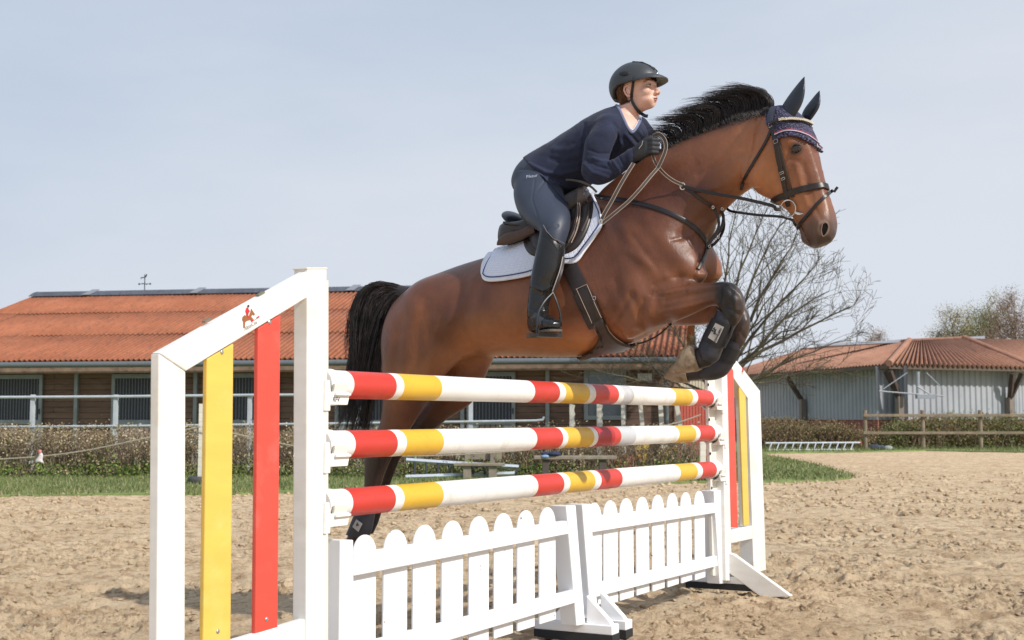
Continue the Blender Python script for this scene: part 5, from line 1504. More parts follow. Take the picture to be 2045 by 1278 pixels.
# eyes, brows, lips, ear
M_WHITE_EYE = simple('eye_white', (0.36, 0.31, 0.29), 0.2, var=.02)
for s in (1, -1):
    e = MB(); c = RH(.0745, .031 * s, -.003); e.ball(c, .0115, .0115, .0105, rf, rl, ru); eo = e.build('eye', M_WHITE_EYE, person)
    i_ = MB(); i_.ball(c + rf * .0095 + rl * .0005, .0035, .0052, .0052, rf, rl, ru); i_.build('iris', M_EYE, eo)
    ld = MB(); ld.tube([RH(.0762 + .008 * math.sin(math.pi * k / 6), s * (.031 + .0145 * math.cos(math.pi * k / 6)), .0012 + .0038 * math.sin(math.pi * k / 6)) for k in range(7)], [.0016] + [.0046] * 5 + [.0016], 8)
    ld.tube([RH(.0752 + .008 * math.sin(math.pi * k / 6), s * (.031 + .0140 * math.cos(math.pi * k / 6)), -.0055 - .0026 * math.sin(math.pi * k / 6)) for k in range(7)], [.001] + [.0030] * 5 + [.001], 8)
    ld.build('eyelid', M_SKIN.m, eo)
    ls = MB(); ls.tube([RH(.0795 + .0085 * math.sin(math.pi * k / 6), s * (.031 + .0145 * math.cos(math.pi * k / 6)), -.001 + .0006 * math.sin(math.pi * k / 6)) for k in range(7)], [.0004] + [.0011] * 5 + [.0004], 6); ls.build('eyelashes', simple('lash', (0.03, 0.02, 0.015), 0.7), eo)
    br_ = MB()
    bpn = [BBVH.ray_cast(RH(.2, s * y, u), -rf)[0] for y, u in ((.014, .016), (.024, .020), (.036, .019), (.048, .012))]
    if all(bpn): br_.tube([p + rf * .0005 for p in bpn], [.0014, .0022, .0018, .0008], 6); br_.build('eyebrow', simple('brow_hair', srgb(110, 78, 60), 0.8), person)
M_LIP = simple('lips', srgb(186, 118, 110), 0.42, var=.08)
for nm, u0, rr in (('upper_lip', -.0625, .0036), ('lower_lip', -.0745, .0042)):
    lm = MB(); pl = []
    for k in range(9):
        y = -.020 + .040 * k / 8; uu_ = u0 + (.0016 * math.cos(k / 8 * 4 * math.pi) if nm == 'upper_lip' else -.001 * math.sin(math.pi * k / 8)) - .0035 * abs(k - 4) / 4 * (1 if nm == 'upper_lip' else -1)
        h_ = BBVH.ray_cast(RH(.2, y, uu_), -rf)[0]
        pl.append(h_ - rf * .0012)
    lm.tube(pl, [.0008] + [rr * math.sin(math.pi * (k + .7) / 9.4) for k in range(1, 8)] + [.0008], 8)
    lm.build(nm, M_LIP, person)
mo = MB(); mo.tube([BBVH.ray_cast(RH(.2, -.019 + .038 * k / 6, -.0685), -rf)[0] for k in range(7)], [.0005, .0016, .002, .0022, .002, .0016, .0005], 6); mo.build('mouth', simple('mouth_dark', srgb(70, 26, 26), 0.6), person)
er = MB()
ec = BBVH.ray_cast(RH(-.014, .2, -.022), -rl)[0]
er.tube([ec + rf * f + ru * u + rl * l for f, u, l in ((.006, -.024, .002), (-.004, -.026, .006), (-.012, -.014, .011), (-.018, .004, .014), (-.015, .020, .013), (-.003, .027, .009), (.008, .022, .004), (.010, .010, .001))], [.004, .0055, .0048, .0046, .0046, .0046, .0042, .003], 10)
er.tube([ec + rf * f + ru * u + rl * l for f, u, l in ((.006, -.012, .003), (-.004, -.010, .006), (-.009, .004, .007), (-.005, .015, .006))], [.003, .004, .004, .003], 8)
er.ball(ec + rf * -.005 + rl * .002, .014, .005, .022, rf, rl, ru)
er.build('ear', M_SKIN.m, person)
# clothing: shells grown from the body skin
def shell(name, mat, mask, grow, wr=None, parent=person, th=.003):
    me = body_me.copy(); me.name = name
    V = get_v(me); N = get_n(me); Q = proj_np(V)
    g = grow if not callable(grow) else grow(V, Q)
    V2 = V + N * (np.broadcast_to(g, (len(V),))[:, None])
    if wr is not None: V2 = V2 + N * np.maximum(wr(V, Q, N), -.8 * np.asarray(g))[:, None]
    set_v(me, V2)
    bm = bmesh.new(); bm.from_mesh(me)
    bm.verts.ensure_lookup_table()
    keep = mask(V, Q)
    bmesh.ops.delete(bm, geom=[v for v in bm.verts if not keep[v.index]], context='VERTS')
    # keep the large pieces only
    seen = set(); comps = []
    for v in bm.verts:
        if v in seen: continue
        st = [v]; comp = []; seen.add(v)
        while st:
            a = st.pop(); comp.append(a)
            for e in a.link_edges:
                b = e.other_vert(a)
                if b not in seen: seen.add(b); st.append(b)
        comps.append(comp)
    big = max(len(c) for c in comps)
    bmesh.ops.delete(bm, geom=[v for c in comps if len(c) < big * .06 for v in c], context='VERTS')
    bm.to_mesh(me); bm.free()
    me.materials.clear(); me.materials.append(mat)
    o = bpy.data.objects.new(name, me); link(o, parent)
    s_ = o.modifiers.new('s', 'SOLIDIFY'); s_.thickness = th; s_.offset = 1
    return o
def strokes_disp(Q, N, strokes):
    out = np.zeros(len(Q)); face = np.clip(-N[:, 1], 0, 1) ** .4
    for pts, rad, h in strokes: out += 1.5 * h * np.exp(-(seg_dist(Q, pts) / rad) ** 2) * face
    return out
M_SWEAT = Mat('navy_sweater', srgb(40, 46, 74), 0.85, spec=.25)
M_SWEAT.color(M_SWEAT.ramp(M_SWEAT.noise(10, 4), [(0.3, srgb(32, 37, 56)), (0.7, srgb(44, 50, 74))]))
wv = M_SWEAT.nt.nodes.new('ShaderNodeTexWave'); wv.inputs['Scale'].default_value = 160; wv.inputs['Distortion'].default_value = .6; wv.bands_direction = 'Z'
M_SWEAT.nt.links.new(M_SWEAT.coord('Object'), wv.inputs['Vector']); M_SWEAT.bump(wv.outputs['Fac'], .35, .001)
M_SWEAT.b.inputs['Sheen Weight'].default_value = .08
neck_c = H(1247, 240, 0); neck_ax = (RH(-.018, 0, -.085) - H(1238, 246, 0)).normalized()
def neckcut(V):
    r = V - np.array(neck_c); a = r @ np.array(neck_ax)
    f = r @ np.array(rf0); l = r @ np.array(HW)
    lim = .018 - .55 * np.clip(f - .02, 0, 1) + .0 * l
    rad = np.linalg.norm(r - a[:, None] * np.array(neck_ax), axis=1)
    return (a < lim) | (rad > .10)
def waist(Q): # line across the hips
    return (Q[:, 0] - 1042) * (-.72) + (Q[:, 1] - 322) * .70 - .0
def inpoly(Q, poly):
    x, y = Q[:, 0], Q[:, 1]; c = np.zeros(len(Q), bool); n = len(poly)
    for i in range(n):
        x1, y1 = poly[i]; x2, y2 = poly[(i + 1) % n]
        if y1 == y2: continue
        c ^= ((y1 > y) != (y2 > y)) & (x < (x2 - x1) * (y - y1) / (y2 - y1) + x1)
    return c
NECKL = [(1231, 211), (1237, 222), (1245, 240), (1253, 256), (1261, 264), (1269, 256), (1278, 239)]
NECKP = [(1231, 190)] + NECKL + [(1296, 222), (1296, 185)]
def sw_mask(V, Q):
    lat_ = (V - np.array(HC)) @ np.array(HW)
    near_ = (Q[:, 0] - 1040) * .62 - (Q[:, 1] - 318) * 1.0 * .35 + 0
    # hem runs from the small of the back (1052,322) to the lap (1120,395)
    side = (Q[:, 0] - 1052) * (395 - 322) - (Q[:, 1] - 322) * (1120 - 1052)
    hem = side > -150
    wrist = ~((Q[:, 0] > 1262 + .25 * (320 - Q[:, 1])) & (lat_ > .12) & (Q[:, 1] > 262)) & ~((Q[:, 0] > 1336) & (lat_ < 0))
    headm_ = ((V - np.array(RO)) @ np.array(ru)) < -.060
    return hem & wrist & ~inpoly(Q, NECKP) & headm_ & (Q[:, 1] < 420)
def sw_wr(V, Q, N):
    w = strokes_disp(Q, N, [
        ([(1170, 330), (1185, 345), (1212, 352)], 3.5, .006), ([(1176, 322), (1192, 333), (1216, 338)], 2.6, -.005), ([(1172, 345), (1190, 358), (1214, 360)], 2.5, -.004),
        ([(1186, 318), (1204, 326), (1220, 327)], 2.6, .005), ([(1216, 330), (1226, 345), (1230, 358)], 2.6, -.004), ([(1224, 322), (1234, 336), (1240, 352)], 2.4, .004),
        ([(1238, 316), (1246, 330), (1250, 344)], 2.2, -.003), ([(1178, 300), (1196, 308), (1216, 306)], 3, -.003), ([(1225, 250), (1234, 275), (1228, 300)], 3.5, -.007),
        ([(1232, 262), (1238, 285)], 3, .005), ([(1170, 250), (1166, 290), (1162, 330)], 3.5, -.008), ([(1060, 330), (1090, 345), (1120, 348), (1155, 338)], 3.5, .006),
        ([(1064, 340), (1094, 356), (1130, 358)], 3.0, -.006), ([(1075, 352), (1100, 368), (1135, 372)], 3.0, .005), ([(1100, 318), (1130, 325), (1160, 318)], 5, -.005),
        ([(1110, 300), (1140, 300), (1164, 288)], 6, .004), ([(1248, 268), (1268, 292), (1280, 310)], 3, .005), ([(1256, 266), (1276, 288)], 3, -.004), ([(1272, 262), (1290, 280)], 3, .004)])
    n1 = fbm(V[:, 0] * 16, V[:, 1] * 16, V[:, 2] * 22, 3, 4) - .5
    return w + n1 * .007
shell('sweater', M_SWEAT.m, sw_mask, .006, sw_wr)
# collar
col_ = MB(); cp_ = [hit(x, y, .006, BBVH)[0] for x, y in crom(NECKL, 30)]
cp_ += [cp_[-1] + (cp_[0] - cp_[-1]) * t - HW * (.10 * math.sin(math.pi * t)) + HU * 0 for t in (.2, .4, .6, .8)] + [cp_[0]]
col_.tube(cp_, .0080, 8, cap=False); col_.build('collar', simple('grey_blue_rib', srgb(112, 118, 146), 0.8), person)
col2 = MB(); col2.tube([hit(x, y, .007, BBVH)[0] for x, y in crom([(1256, 256), (1262, 260), (1268, 252), (1276, 238)], 12)], .0026, 6); col2.build('undershirt_edge', simple('white_edge', srgb(214, 216, 226), 0.8), person)
M_BREECH = simple('grey_navy_breeches', srgb(50, 57, 73), 0.5, var=.12, scale=8, bump=.15, bscale=300, bdist=.001)
def br_mask(V, Q):
    side = (Q[:, 0] - 1052) * (395 - 322) - (Q[:, 1] - 322) * (1120 - 1052)
    return (side < 450) & (Q[:, 1] > 310) & (Q[:, 1] < np.where(Q[:, 0] < 1085, 466, 447 + (Q[:, 0] - 1085) * .93 + 11)) & (Q[:, 0] < 1145)
shell('breeches', M_BREECH, br_mask, .0035, lambda V, Q, N: strokes_disp(Q, N, [([(1068, 362), (1064, 400), (1078, 440)], 1.6, -.003), ([(1090, 360), (1072, 385)], 2, -.002), ([(1040, 340), (1062, 338), (1085, 344)], 1.5, -.003), ([(1112, 452), (1092, 462)], 3, -.003)]))
on_text('Pikeur', BBVH.ray_cast(CAM, ray(1062, 353))[0] + Vector((0, -.016, .0)), Vector((.98, -.2, .12)), zz, Vector((-.2, -.97, .1)), .022, simple('pale_print', srgb(176, 184, 204), 0.6), person, 'breeches_lettering', .0006)
# tall boots
M_BOOTL = simple('black_boot_leather', (0.012, 0.012, 0.013), 0.24, var=.3, scale=16, bump=.22, bscale=26, bdist=.006)
BT = [(1127, 486, 1084, 449, .325, .066, 2.1, 0), (1126, 500, 1080, 470, .335, .066, 2.1, 0), (1122, 520, 1073, 503, .345, .062, 2.1, 0), (1116, 545, 1066, 535, .357, .055, 2.1, 0),
      (1108, 568, 1060, 565, .362, .050, 2.1, 0), (1100, 590, 1057, 592, .367, .044, 2.1, 0), (1095, 608, 1055, 614, .37, .043, 2.1, 0), (1094, 628, 1054, 634, .372, .043, 2.1, 0)]
for mir in (False, True):
    m = MB(); rs_ = px_rings(BT, 30, 24)
    if mir: rs_ = [[mirror(p) for p in reversed(r)] for r in rs_]
    m.loft(rs_); footm(m, 1.08, mir)
    me_ = remesh(m, .0042, 4, 'tall_boot')
    if not mir:
        V = get_v(me_); N = get_n(me_); Q = proj_np(V)
        w = strokes_disp(Q, N, [([(1060, 585), (1080, 592), (1098, 586)], 2.6, -.0012), ([(1059, 596), (1078, 603), (1096, 600)], 2.6, .0012), ([(1057, 606), (1076, 613), (1094, 612)], 2.6, -.0012), ([(1062, 572), (1084, 580), (1102, 572)], 2.6, .004), ([(1057, 622), (1074, 626), (1090, 624)], 2.2, .004)])
        set_v(me_, V + N * (w + (fbm(V[:, 0] * 20, V[:, 1] * 20, V[:, 2] * 14, 2, 8) - .5) * .004)[:, None])
    me_.materials.clear(); me_.materials.append(M_BOOTL); me_.polygons.foreach_set('use_smooth', [True] * len(me_.polygons))
    bo_ = bpy.data.objects.new('tall_boot', me_); link(bo_, person)
    so = MB(); sd = fdir.cross(zz).normalized()
    for t0, t1, w0, zt in ((-.062, .0, .036, -.036), (.06, .205, .044, -.036)):
        pl = []
        for k in range(20):
            a = 2 * math.pi * k / 20; ca, sa = math.cos(a), math.sin(a)
            p = AN + fdir * ((t0 + t1) / 2 + (t1 - t0) / 2 * math.copysign(abs(ca) ** .6, ca)) + sd * (w0 * math.copysign(abs(sa) ** .7, sa)) - zz * .035 + zz * (zt)
            pl.append(mirror(p) if mir else p)
        so.prism(pl, -zz * (.022 if t0 < 0 else .010))
    if not mir: SOLE_M = simple('worn_rubber_sole', srgb(92, 84, 76), 0.8, var=.25, scale=50, bump=.5, bscale=120)
    so.build('sole', SOLE_M, bo_, smooth=False)
sp = MB(); sp.tube([H(1085, 449, .40), H(1092, 462, .40), H(1104, 475, .398), H(1127, 486, .385)], .0022, 6); sp.build('boot_top_edge', M_STEELD, person)
# gloves
M_GLOVE = simple('black_glove', srgb(36, 38, 44), 0.6, var=.2, scale=40, bump=.2, bscale=120)
for ox, oy, sg in ((0, 0, 1), (66, -2, -1)):
    m = MB(); hand(m, ox, oy, sg, 1.12); me_ = remesh(m, .0030, 2, 'glove'); me_.materials.clear(); me_.materials.append(M_GLOVE)
    me_.polygons.foreach_set('use_smooth', [True] * len(me_.polygons)); o = bpy.data.objects.new('glove', me_); link(o, person)
gp = MB(); gp.tube([H(1276, 297, .246), H(1282, 289, .246), H(1284, 281, .243)], .0016, 6); gp.build('glove_piping', M_STEEL, person)
# hair at the nape
hr = MB(); gl = []
for k in range(420):
    f0 = R_.uniform(-.075, -.028); l0 = R_.uniform(-.05, .066); u0 = R_.uniform(-.02, .03)
    a = RH(f0, l0, u0); b = RH(f0 * .9 - .006, l0 * .9, -.055 + R_.gauss(0, .006)); c_ = RH(-.066 + R_.gauss(0, .008), l0 * .5, -.086 + R_.gauss(0, .008))
    h1 = BBVH.find_nearest(a); h2 = BBVH.find_nearest(b)
    gl.append([h1[0] + h1[1] * R_.uniform(.004, .014), h2[0] + h2[1] * R_.uniform(.004, .016), c_ + Vector((R_.gauss(-.008, .005), 0, 0))])
strands(hr, gl, .0013, 6)
hr.build('hair', hair_mat('brown_hair', srgb(74, 50, 38), srgb(128, 92, 68)), person, auto=0, recalc=False)
# ---- helmet
hel = empty('riding_helmet', RH(0, 0, .05), None, None); hel.parent = person; hel.matrix_parent_inverse = person.matrix_basis.inverted()
M_HEL = simple('matt_black_helmet', srgb(54, 57, 61), 0.42, var=.1, scale=12)
M_HELD = simple('helmet_dark', srgb(20, 21, 26), 0.6)
HCn = (-.014, 0, .022)
def rim(a):
    """height of the helmet edge around the head; a = 0 at the front"""
    d = abs(a) / math.pi
    return float(np.interp(d, [0, .22, .38, .50, .62, .72, .82, 1.0], [.036, .030, .018, .012, .010, -.008, -.042, -.050]))
def hp(a, t, grow=0.0):
    """point on the shell; t 0 at the crown, 1 at the edge"""
    rz_, rff, rll = .114 + grow, .134 + grow, .101 + grow
    r_ = rim(a); uc = HCn[2]
    cosn = max(-.55, min(.99, (r_ - uc) / rz_)); ph = math.acos(cosn) * t
    back = 1.0
    return RH(HCn[0] + rff * math.sin(ph) * math.cos(a) * (1.0 if math.cos(a) > 0 else .96), rll * math.sin(ph) * math.sin(a), uc + rz_ * math.cos(ph))
hm = MB(); na, nt_ = 64, 22; vs = []
for j in range(nt_ + 1):
    for i in range(na): vs.append(hp(-math.pi + 2 * math.pi * i / na, max(j / nt_, .004)))
fs = [(j * na + i, j * na + (i + 1) % na, (j + 1) * na + (i + 1) % na, (j + 1) * na + i) for j in range(nt_) for i in range(na)] + [tuple(range(na - 1, -1, -1))]
hm.add(vs, fs); o = hm.build('helmet_shell', M_HEL, hel, auto=0); s_ = o.modifiers.new('s', 'SOLIDIFY'); s_.thickness = .016; s_.offset = -1
vz = MB(); rg = []
for i in range(25):
    a = math.radians(-72 + 144 * i / 24); L_ = .042 * max(0, math.cos(a * 1.22)) ** .7
    p = hp(a, 1.0); q = hp(a, .90)
    out = (rf * math.cos(a * .6) + rl * math.sin(a * .6)).normalized(); drop = -.016 * math.cos(a)
    tip_ = p + out * L_ + ru * (drop * L_ / .05)
    rg.append([q + out * .002, (q + tip_) / 2 + ru * .004, tip_ + ru * .003, tip_ - ru * .003, (p + tip_) / 2 - ru * .006, p - out * .006 - ru * .001])
vz.loft(rg); vz.build('visor', M_HEL, hel, auto=50)
cs = MB()
for sgn in (1, -1):
    cs.tube([hp(sgn * math.radians(a), t, .001) for a, t in ((10, .78), (16, .62), (32, .42), (70, .26))], .0042, 8)
cs.build('crown_ridge', M_HELD, hel)
for sgn in (1, -1):
    ov = MB(); c_ = hp(sgn * math.radians(92), .74, .0); nn_ = (c_ - RH(*HCn)).normalized(); tt = (rf - nn_ * rf.dot(nn_)).normalized()
    ov.ball(c_, .028, .014, .0055, (tt * .96 - ru * .18).normalized(), (nn_.cross(tt)).normalized(), nn_, 24, 8)
    ov.build('side_vent', M_HELD, hel)
bd_ = MB(); bd_.ball(hp(0, .90, .001), .003, .012, .005, rf, rl, ru); bd_.build('front_badge', M_STEEL, hel)
sl = MB()
def bstrap(m, pix, w, off=.003, th=.003, n=16, tree=BBVH): return strap(m, pix, w, off, th, n, tree)
bstrap(sl, [(1266, 158), (1264, 172), (1262, 188), (1261.5, 200)], .013)
bstrap(sl, [(1234, 192), (1244, 199), (1254, 203), (1262, 201)], .011)
bstrap(sl, [(1262, 200), (1268, 212), (1277, 223), (1287, 231), (1294, 232)], .016, .005, .006)
sl.build('chin_strap', M_BSTR, hel)
bl_ = MB(); p, n_ = hit(1262, 203, .008, BBVH); ring_obj(bl_, p, n_, .006, .0015); bl_.build('strap_buckle', M_STEEL, hel)
# ---- stirrup with leather
sti = empty('stirrup', H(1104, 600, .38), 'black stirrup iron hanging on a thin leather under the rider\'s tall boot', 'stirrup')
lt = MB()
lq = [H(x, y, l) for x, y, l in ((1124, 512, .335), (1119, 536, .375), (1111, 560, .395), (1103, 582, .40))]
ribbon(lt, cromv(lq, 14), [(HW + HU * .7).normalized()] * 14, .0045, .003); lt.build('stirrup_leather', simple('grey_webbing', srgb(150, 140, 134), .6), sti)
lt = MB(); lq = [H(x, y, l) for x, y, l in ((1126, 514, .33), (1122, 540, .37), (1115, 562, .39), (1106, 584, .395))]
ribbon(lt, cromv(lq, 14), [(HW + HU * .7).normalized()] * 14, .012, .003); lt.build('stirrup_leather', M_LEATH, sti)
ir = MB(); tc_ = AN + fdir * .12 - zz * .088; sd = fdir.cross(zz).normalized()
tp_ = H(1104, 584, .40)
L1, R1 = tc_ + sd * .060, tc_ - sd * .060
ir.tube(cromv([L1 - zz * .0, L1 + zz * .06 + (tp_ - tc_) * .1, (L1 + zz * .11) * .6 + tp_ * .4, tp_], 12), .0052, 10)
ir.tube(cromv([R1 - zz * .0, R1 + zz * .06 + (tp_ - tc_) * .1, (R1 + zz * .11) * .6 + tp_ * .4, tp_], 12), .0052, 10)
ir.box(tc_ - zz * .006, (.125, .034, .016), sd, fdir, zz)
M_IRON = simple('black_iron', srgb(58, 58, 60), 0.35, .6)
ir.build('stirrup_iron', M_IRON, sti)
# ================================================================ THE JUMP
def jp(px, py, off=0.0):
    """point on the vertical plane of the poles, pushed off along the riding direction"""
    p0 = Vector((.32, 6.27, 0)) + HU * off
    return onplane(px, py, p0, HU)
M_WH2 = simple('white_paint', (.82, .83, .85), .5, var=.03, scale=6, bump=.12, bscale=90, bdist=.001)
M_CREAM = simple('cream_plastic', (.72, .70, .64), .4, var=.04, scale=5)
def dirty(name, col, rough=.4, dirt=srgb(150, 130, 105), amt=.5, scale=7):
    M = Mat(name, col, rough); n = M.noise(scale, 6, .7); n2 = M.noise(3, 4, .6, M.coord('Object', (1, 1, 5)))
    f = M.ramp(n, [(0.53, 0.0), (0.72, amt)])
    c = M.ramp(n2, [(0.3, tuple(c * .93 for c in col)), (0.7, tuple(min(1, c * 1.05) for c in col))])
    M.color(M.mix(f, c, dirt)); M.bump(M.noise(60, 3), .05, .001)
    M.rough(M.ramp(n, [(.3, rough), (.7, rough + .2)])); return M.m
M_WH = dirty('white_plastic', (.77, .76, .73), .38, srgb(204, 198, 182), .55, 3)
M_RED = dirty('red_paint', srgb(200, 60, 50), .34, srgb(150, 70, 60), .3)
M_REDS = dirty('red_slat_paint', srgb(216, 78, 64), .36, srgb(222, 130, 120), .3)
M_YELS = dirty('yellow_slat_paint', srgb(224, 188, 88), .4, srgb(232, 212, 150), .25)
M_YEL = dirty('yellow_paint', srgb(218, 176, 58), .36, srgb(170, 140, 60), .35)
M_PW = dirty('white_pole_paint', (.82, .81, .79), .40, srgb(196, 184, 164), .6)
M_PG = dirty('grey_scuffed_paint', (.52, .53, .55), .45)
M_DRED = dirty('dark_red_paint', srgb(170, 34, 40), .4)
M_SCREW = simple('zinc_screw', (.55, .55, .55), .3, .8)
# poles: pieces given by picture x of their joints
pole_bands = {
    0: [(664, 'W'), (694, 'W'), (700, 'R'), (785, 'W'), (800, 'Y'), (876, 'W'), (1062, 'R'), (1112, 'W'), (1124, 'Y'), (1172, 'W'), (1184, 'R'), (1230, 'W'), (1240, 'G'), (1260, 'W'), (1344, 'Y'), (1378, 'W'), (1388, 'R'), (1420, 'W'), (1436, None)],
    1: [(664, 'W'), (696, 'W'), (704, 'R'), (788, 'W'), (806, 'Y'), (880, 'W'), (1066, 'R'), (1118, 'W'), (1128, 'Y'), (1180, 'W'), (1188, 'D'), (1222, 'R'), (1234, 'G2'), (1264, 'W'), (1350, 'Y'), (1384, 'W'), (1392, 'R'), (1422, 'W'), (1440, None)],
    2: [(660, 'W'), (692, 'W'), (700, 'R'), (785, 'W'), (802, 'Y'), (880, 'W'), (1068, 'R'), (1120, 'W'), (1132, 'Y'), (1182, 'W'), (1194, 'R'), (1236, 'W'), (1352, 'Y'), (1386, 'W'), (1396, 'R'), (1424, 'W'), (1442, None)]}
ends = {0: ((690, 768.5), (1425, 795.5)), 1: ((692, 887.5), (1430, 864.5)), 2: ((690, 1003.5), (1432, 936.5))}
BM = {'W': M_PW, 'R': M_RED, 'Y': M_YEL, 'G': M_PG, 'D': M_DRED, 'G2': M_PG}
posn = {0: 'top', 1: 'middle', 2: 'lowest'}
PR = .0505
for k in (0, 1, 2):
    A = jp(*ends[k][0]); B = jp(*ends[k][1]); ax = (B - A).normalized()
    lab = {0: 'red, yellow and white striped jump pole, topmost of the three', 1: 'striped red, yellow and white jump pole between the other two, with dark red patch', 2: 'striped jump pole lowest of the three, just above the picket gates'}[k]
    t = empty('jump_pole', A, lab, 'jump pole', 'striped poles of the jump')
    def at_x(x):
        # point of the axis seen at picture column x (arcs read at mid height)
        c = jp(x, 800, PR * .85) - HU * PR * .85; d = (c - A).dot(JU) / ax.dot(JU); return A + ax * d
    bl = pole_bands[k]
    for i in range(len(bl) - 1):
        p, q = at_x(bl[i][0] + 4), at_x(bl[i + 1][0] + 4)
        if i == 0: p = at_x(662)
        m = MB(); up = (zz - ax * ax.z).normalized(); sd = ax.cross(up)
        def circ(c, r): return [c + (up * math.cos(2 * math.pi * a / 40) + sd * math.sin(2 * math.pi * a / 40)) * r for a in range(40)]
        rgs = [circ(p, PR), circ(q, PR)]
        if i == 0: rgs = [circ(p - ax * .012, PR * .84), circ(p - ax * .010, PR + .002), circ(p + ax * .045, PR + .004), circ(p + ax * .048, PR)] + [circ(q, PR)]
        if i == len(bl) - 2: rgs = [circ(p, PR), circ(q - ax * .05, PR), circ(q - ax * .047, PR + .004), circ(q + ax * .010, PR + .002), circ(q + ax * .012, PR * .8)]
        m.loft(rgs)
        nm = {'W': 'white_band', 'R': 'red_band', 'Y': 'yellow_band', 'G': 'grey_band', 'D': 'dark_red_band', 'G2': 'grey_band'}[bl[i][1]]
        m.build(nm, BM[bl[i][1]], t, auto=30)
# ---- the two wing standards
def beam(m, a, b, w, d, wdir, ddir):
    """square beam between a and b: w along wdir, d along ddir (centred)"""
    w2, d2 = wdir * w / 2, ddir * d / 2
    return m.hexa([a - w2 - d2, a + w2 - d2, a + w2 + d2, a - w2 + d2, b - w2 - d2, b + w2 - d2, b + w2 + d2, b - w2 + d2])
# near wing (left): front faces lie on the plane .05 m in front of the poles
def T(x, y): return jp(x, y, .05)
wg = empty('jump_wing', G(600, 1437), 'white jump wing in the left foreground with a yellow and a red slat', 'jump stand', 'jump wings holding the poles')
DV = -HU * .10
def slab(name, pix, mat, parent, front=0.0, depth=.10, bevel=.004, Tf=None):
    Tf = .05 if Tf is None else Tf
    m = MB(); m.prism([jp(x, y, Tf + front) for x, y in pix], -HU * depth)
    return m.build(name, mat, parent, smooth=False, bevel=bevel)
slab('inner_post', [(614, 536), (653, 536), (651, 1440), (611, 1440)], M_WH, wg, .004, .058)
slab('outer_post', [(318, 706), (318, 706), (371, 742), (369, 1500), (312, 1500)][1:], M_WH, wg, .0, .034)
slab('top_beam', [(319, 705), (614, 541), (614, 594), (372, 741)], M_WH, wg, .0, .034)
slab('lower_beam', [(369, 1308), (610, 1236), (610, 1300), (369, 1376)], M_WH, wg, -.003, .028)
slab('yellow_slat', [(414, 716), (467, 686), (461, 1284), (406, 1300)], M_YELS, wg, -.006, .018)
slab('red_slat', [(516, 655), (561, 628), (555, 1254), (510, 1266)], M_REDS, wg, -.006, .018)
slab('post_cap', [(613, 534), (654, 534), (654, 537), (613, 537)], M_CREAM, wg, .006, .062, .001)
M_SLOT = simple('slot_dirt', srgb(120, 112, 96), .8)  # plain grey-brown for the thin blocks that mark the slots
for pix in (((415, 641.5), (427, 635)), ((522, 588.5), (534, 582))):
    sl_ = MB(); a, b = T(*pix[0]), T(*pix[1]); sl_.hexa([p + HU * o_ + zz * z_ for z_ in (-.004, .001) for p, o_ in ((a, -.024), (b, -.024), (b, -.010), (a, -.010))]); sl_.build('drain_slot', M_SLOT, wg, smooth=False)
for x, y in ((446, 703), (541, 643), (438, 1261), (535, 1237)):
    s_ = MB(); s_.ball(T(x, y) + HU * -.005, .0075, .0075, .003, JU, zz, HU); s_.build('screw', M_SCREW, wg)
# groove line on the outer post side and the rail with the cups on the pole side of the inner post
rail = MB(); rail.prism([jp(652, 560, .03), jp(656, 560, .03), jp(655, 1440, .03), jp(650, 1440, .03)], -HU * .03); rail.build('cup_rail', M_CREAM, wg, smooth=False)
def cup(parent, A, axs, px_y, mirrored=False, rfv=False):
    """pole cup: back plate, shelf lip and rounded cradle under the pole end A (pole axis axs pointing into the jump)"""
    c = empty('pole_cup', A); c.parent = parent; c.matrix_parent_inverse = parent.matrix_basis.inverted()
    f = HU
    f = HU
    fa = MB()
    q = [(-.062, .012), (-.036, .012), (-.028, -.028), (.078, -.028), (.078, -.052), (.070, -.073), (-.030, -.073), (-.030, -.094), (-.062, -.094)]
    fa.prism([A + axs * x + zz * y + f * .062 for x, y in q], -f * .012); fa.build('front_plate', M_WH, c, smooth=False, bevel=.002)
    lip = MB(); lip.prism([A + axs * x + zz * y + f * .074 for x, y in [(-.012, -.032), (.074, -.032), (.074, -.040), (-.012, -.040)]], -f * .02); lip.build('lip', M_WH, c, smooth=False, bevel=.001)
    cr = MB(); rr = []
    for r_, dz in ((.058, 0), (.066, 0)):
        rr.append([A + axs * (-.012) + f * (r_ * math.cos(a)) + zz * (r_ * math.sin(a) * 1.15) for a in [math.pi + math.pi * k / 16 for k in range(17)]])
    m_ = MB(); ring = rr[1] + list(reversed(rr[0])); m_.prism(ring, axs * .075); m_.build('cradle', M_CREAM, c, auto=30)
    return c
for k in (0, 1, 2):
    A = jp(*ends[k][0]); B = jp(*ends[k][1]); ax = (B - A).normalized()
    A2 = A - ax * (A - (jp(671, ends[k][0][1], .062) - HU * .062)).dot(ax)
    c = cup(wg, A2, ax, 0)
    if k == 0:
        txt = on_text('RFV', A2 + ax * .000 - zz * .055 + HU * .0628, ax, zz, HU, .024, simple('marker_ink', (.05, .05, .07), .6), c.children[1], 'lettering', .0004, shear=.25)
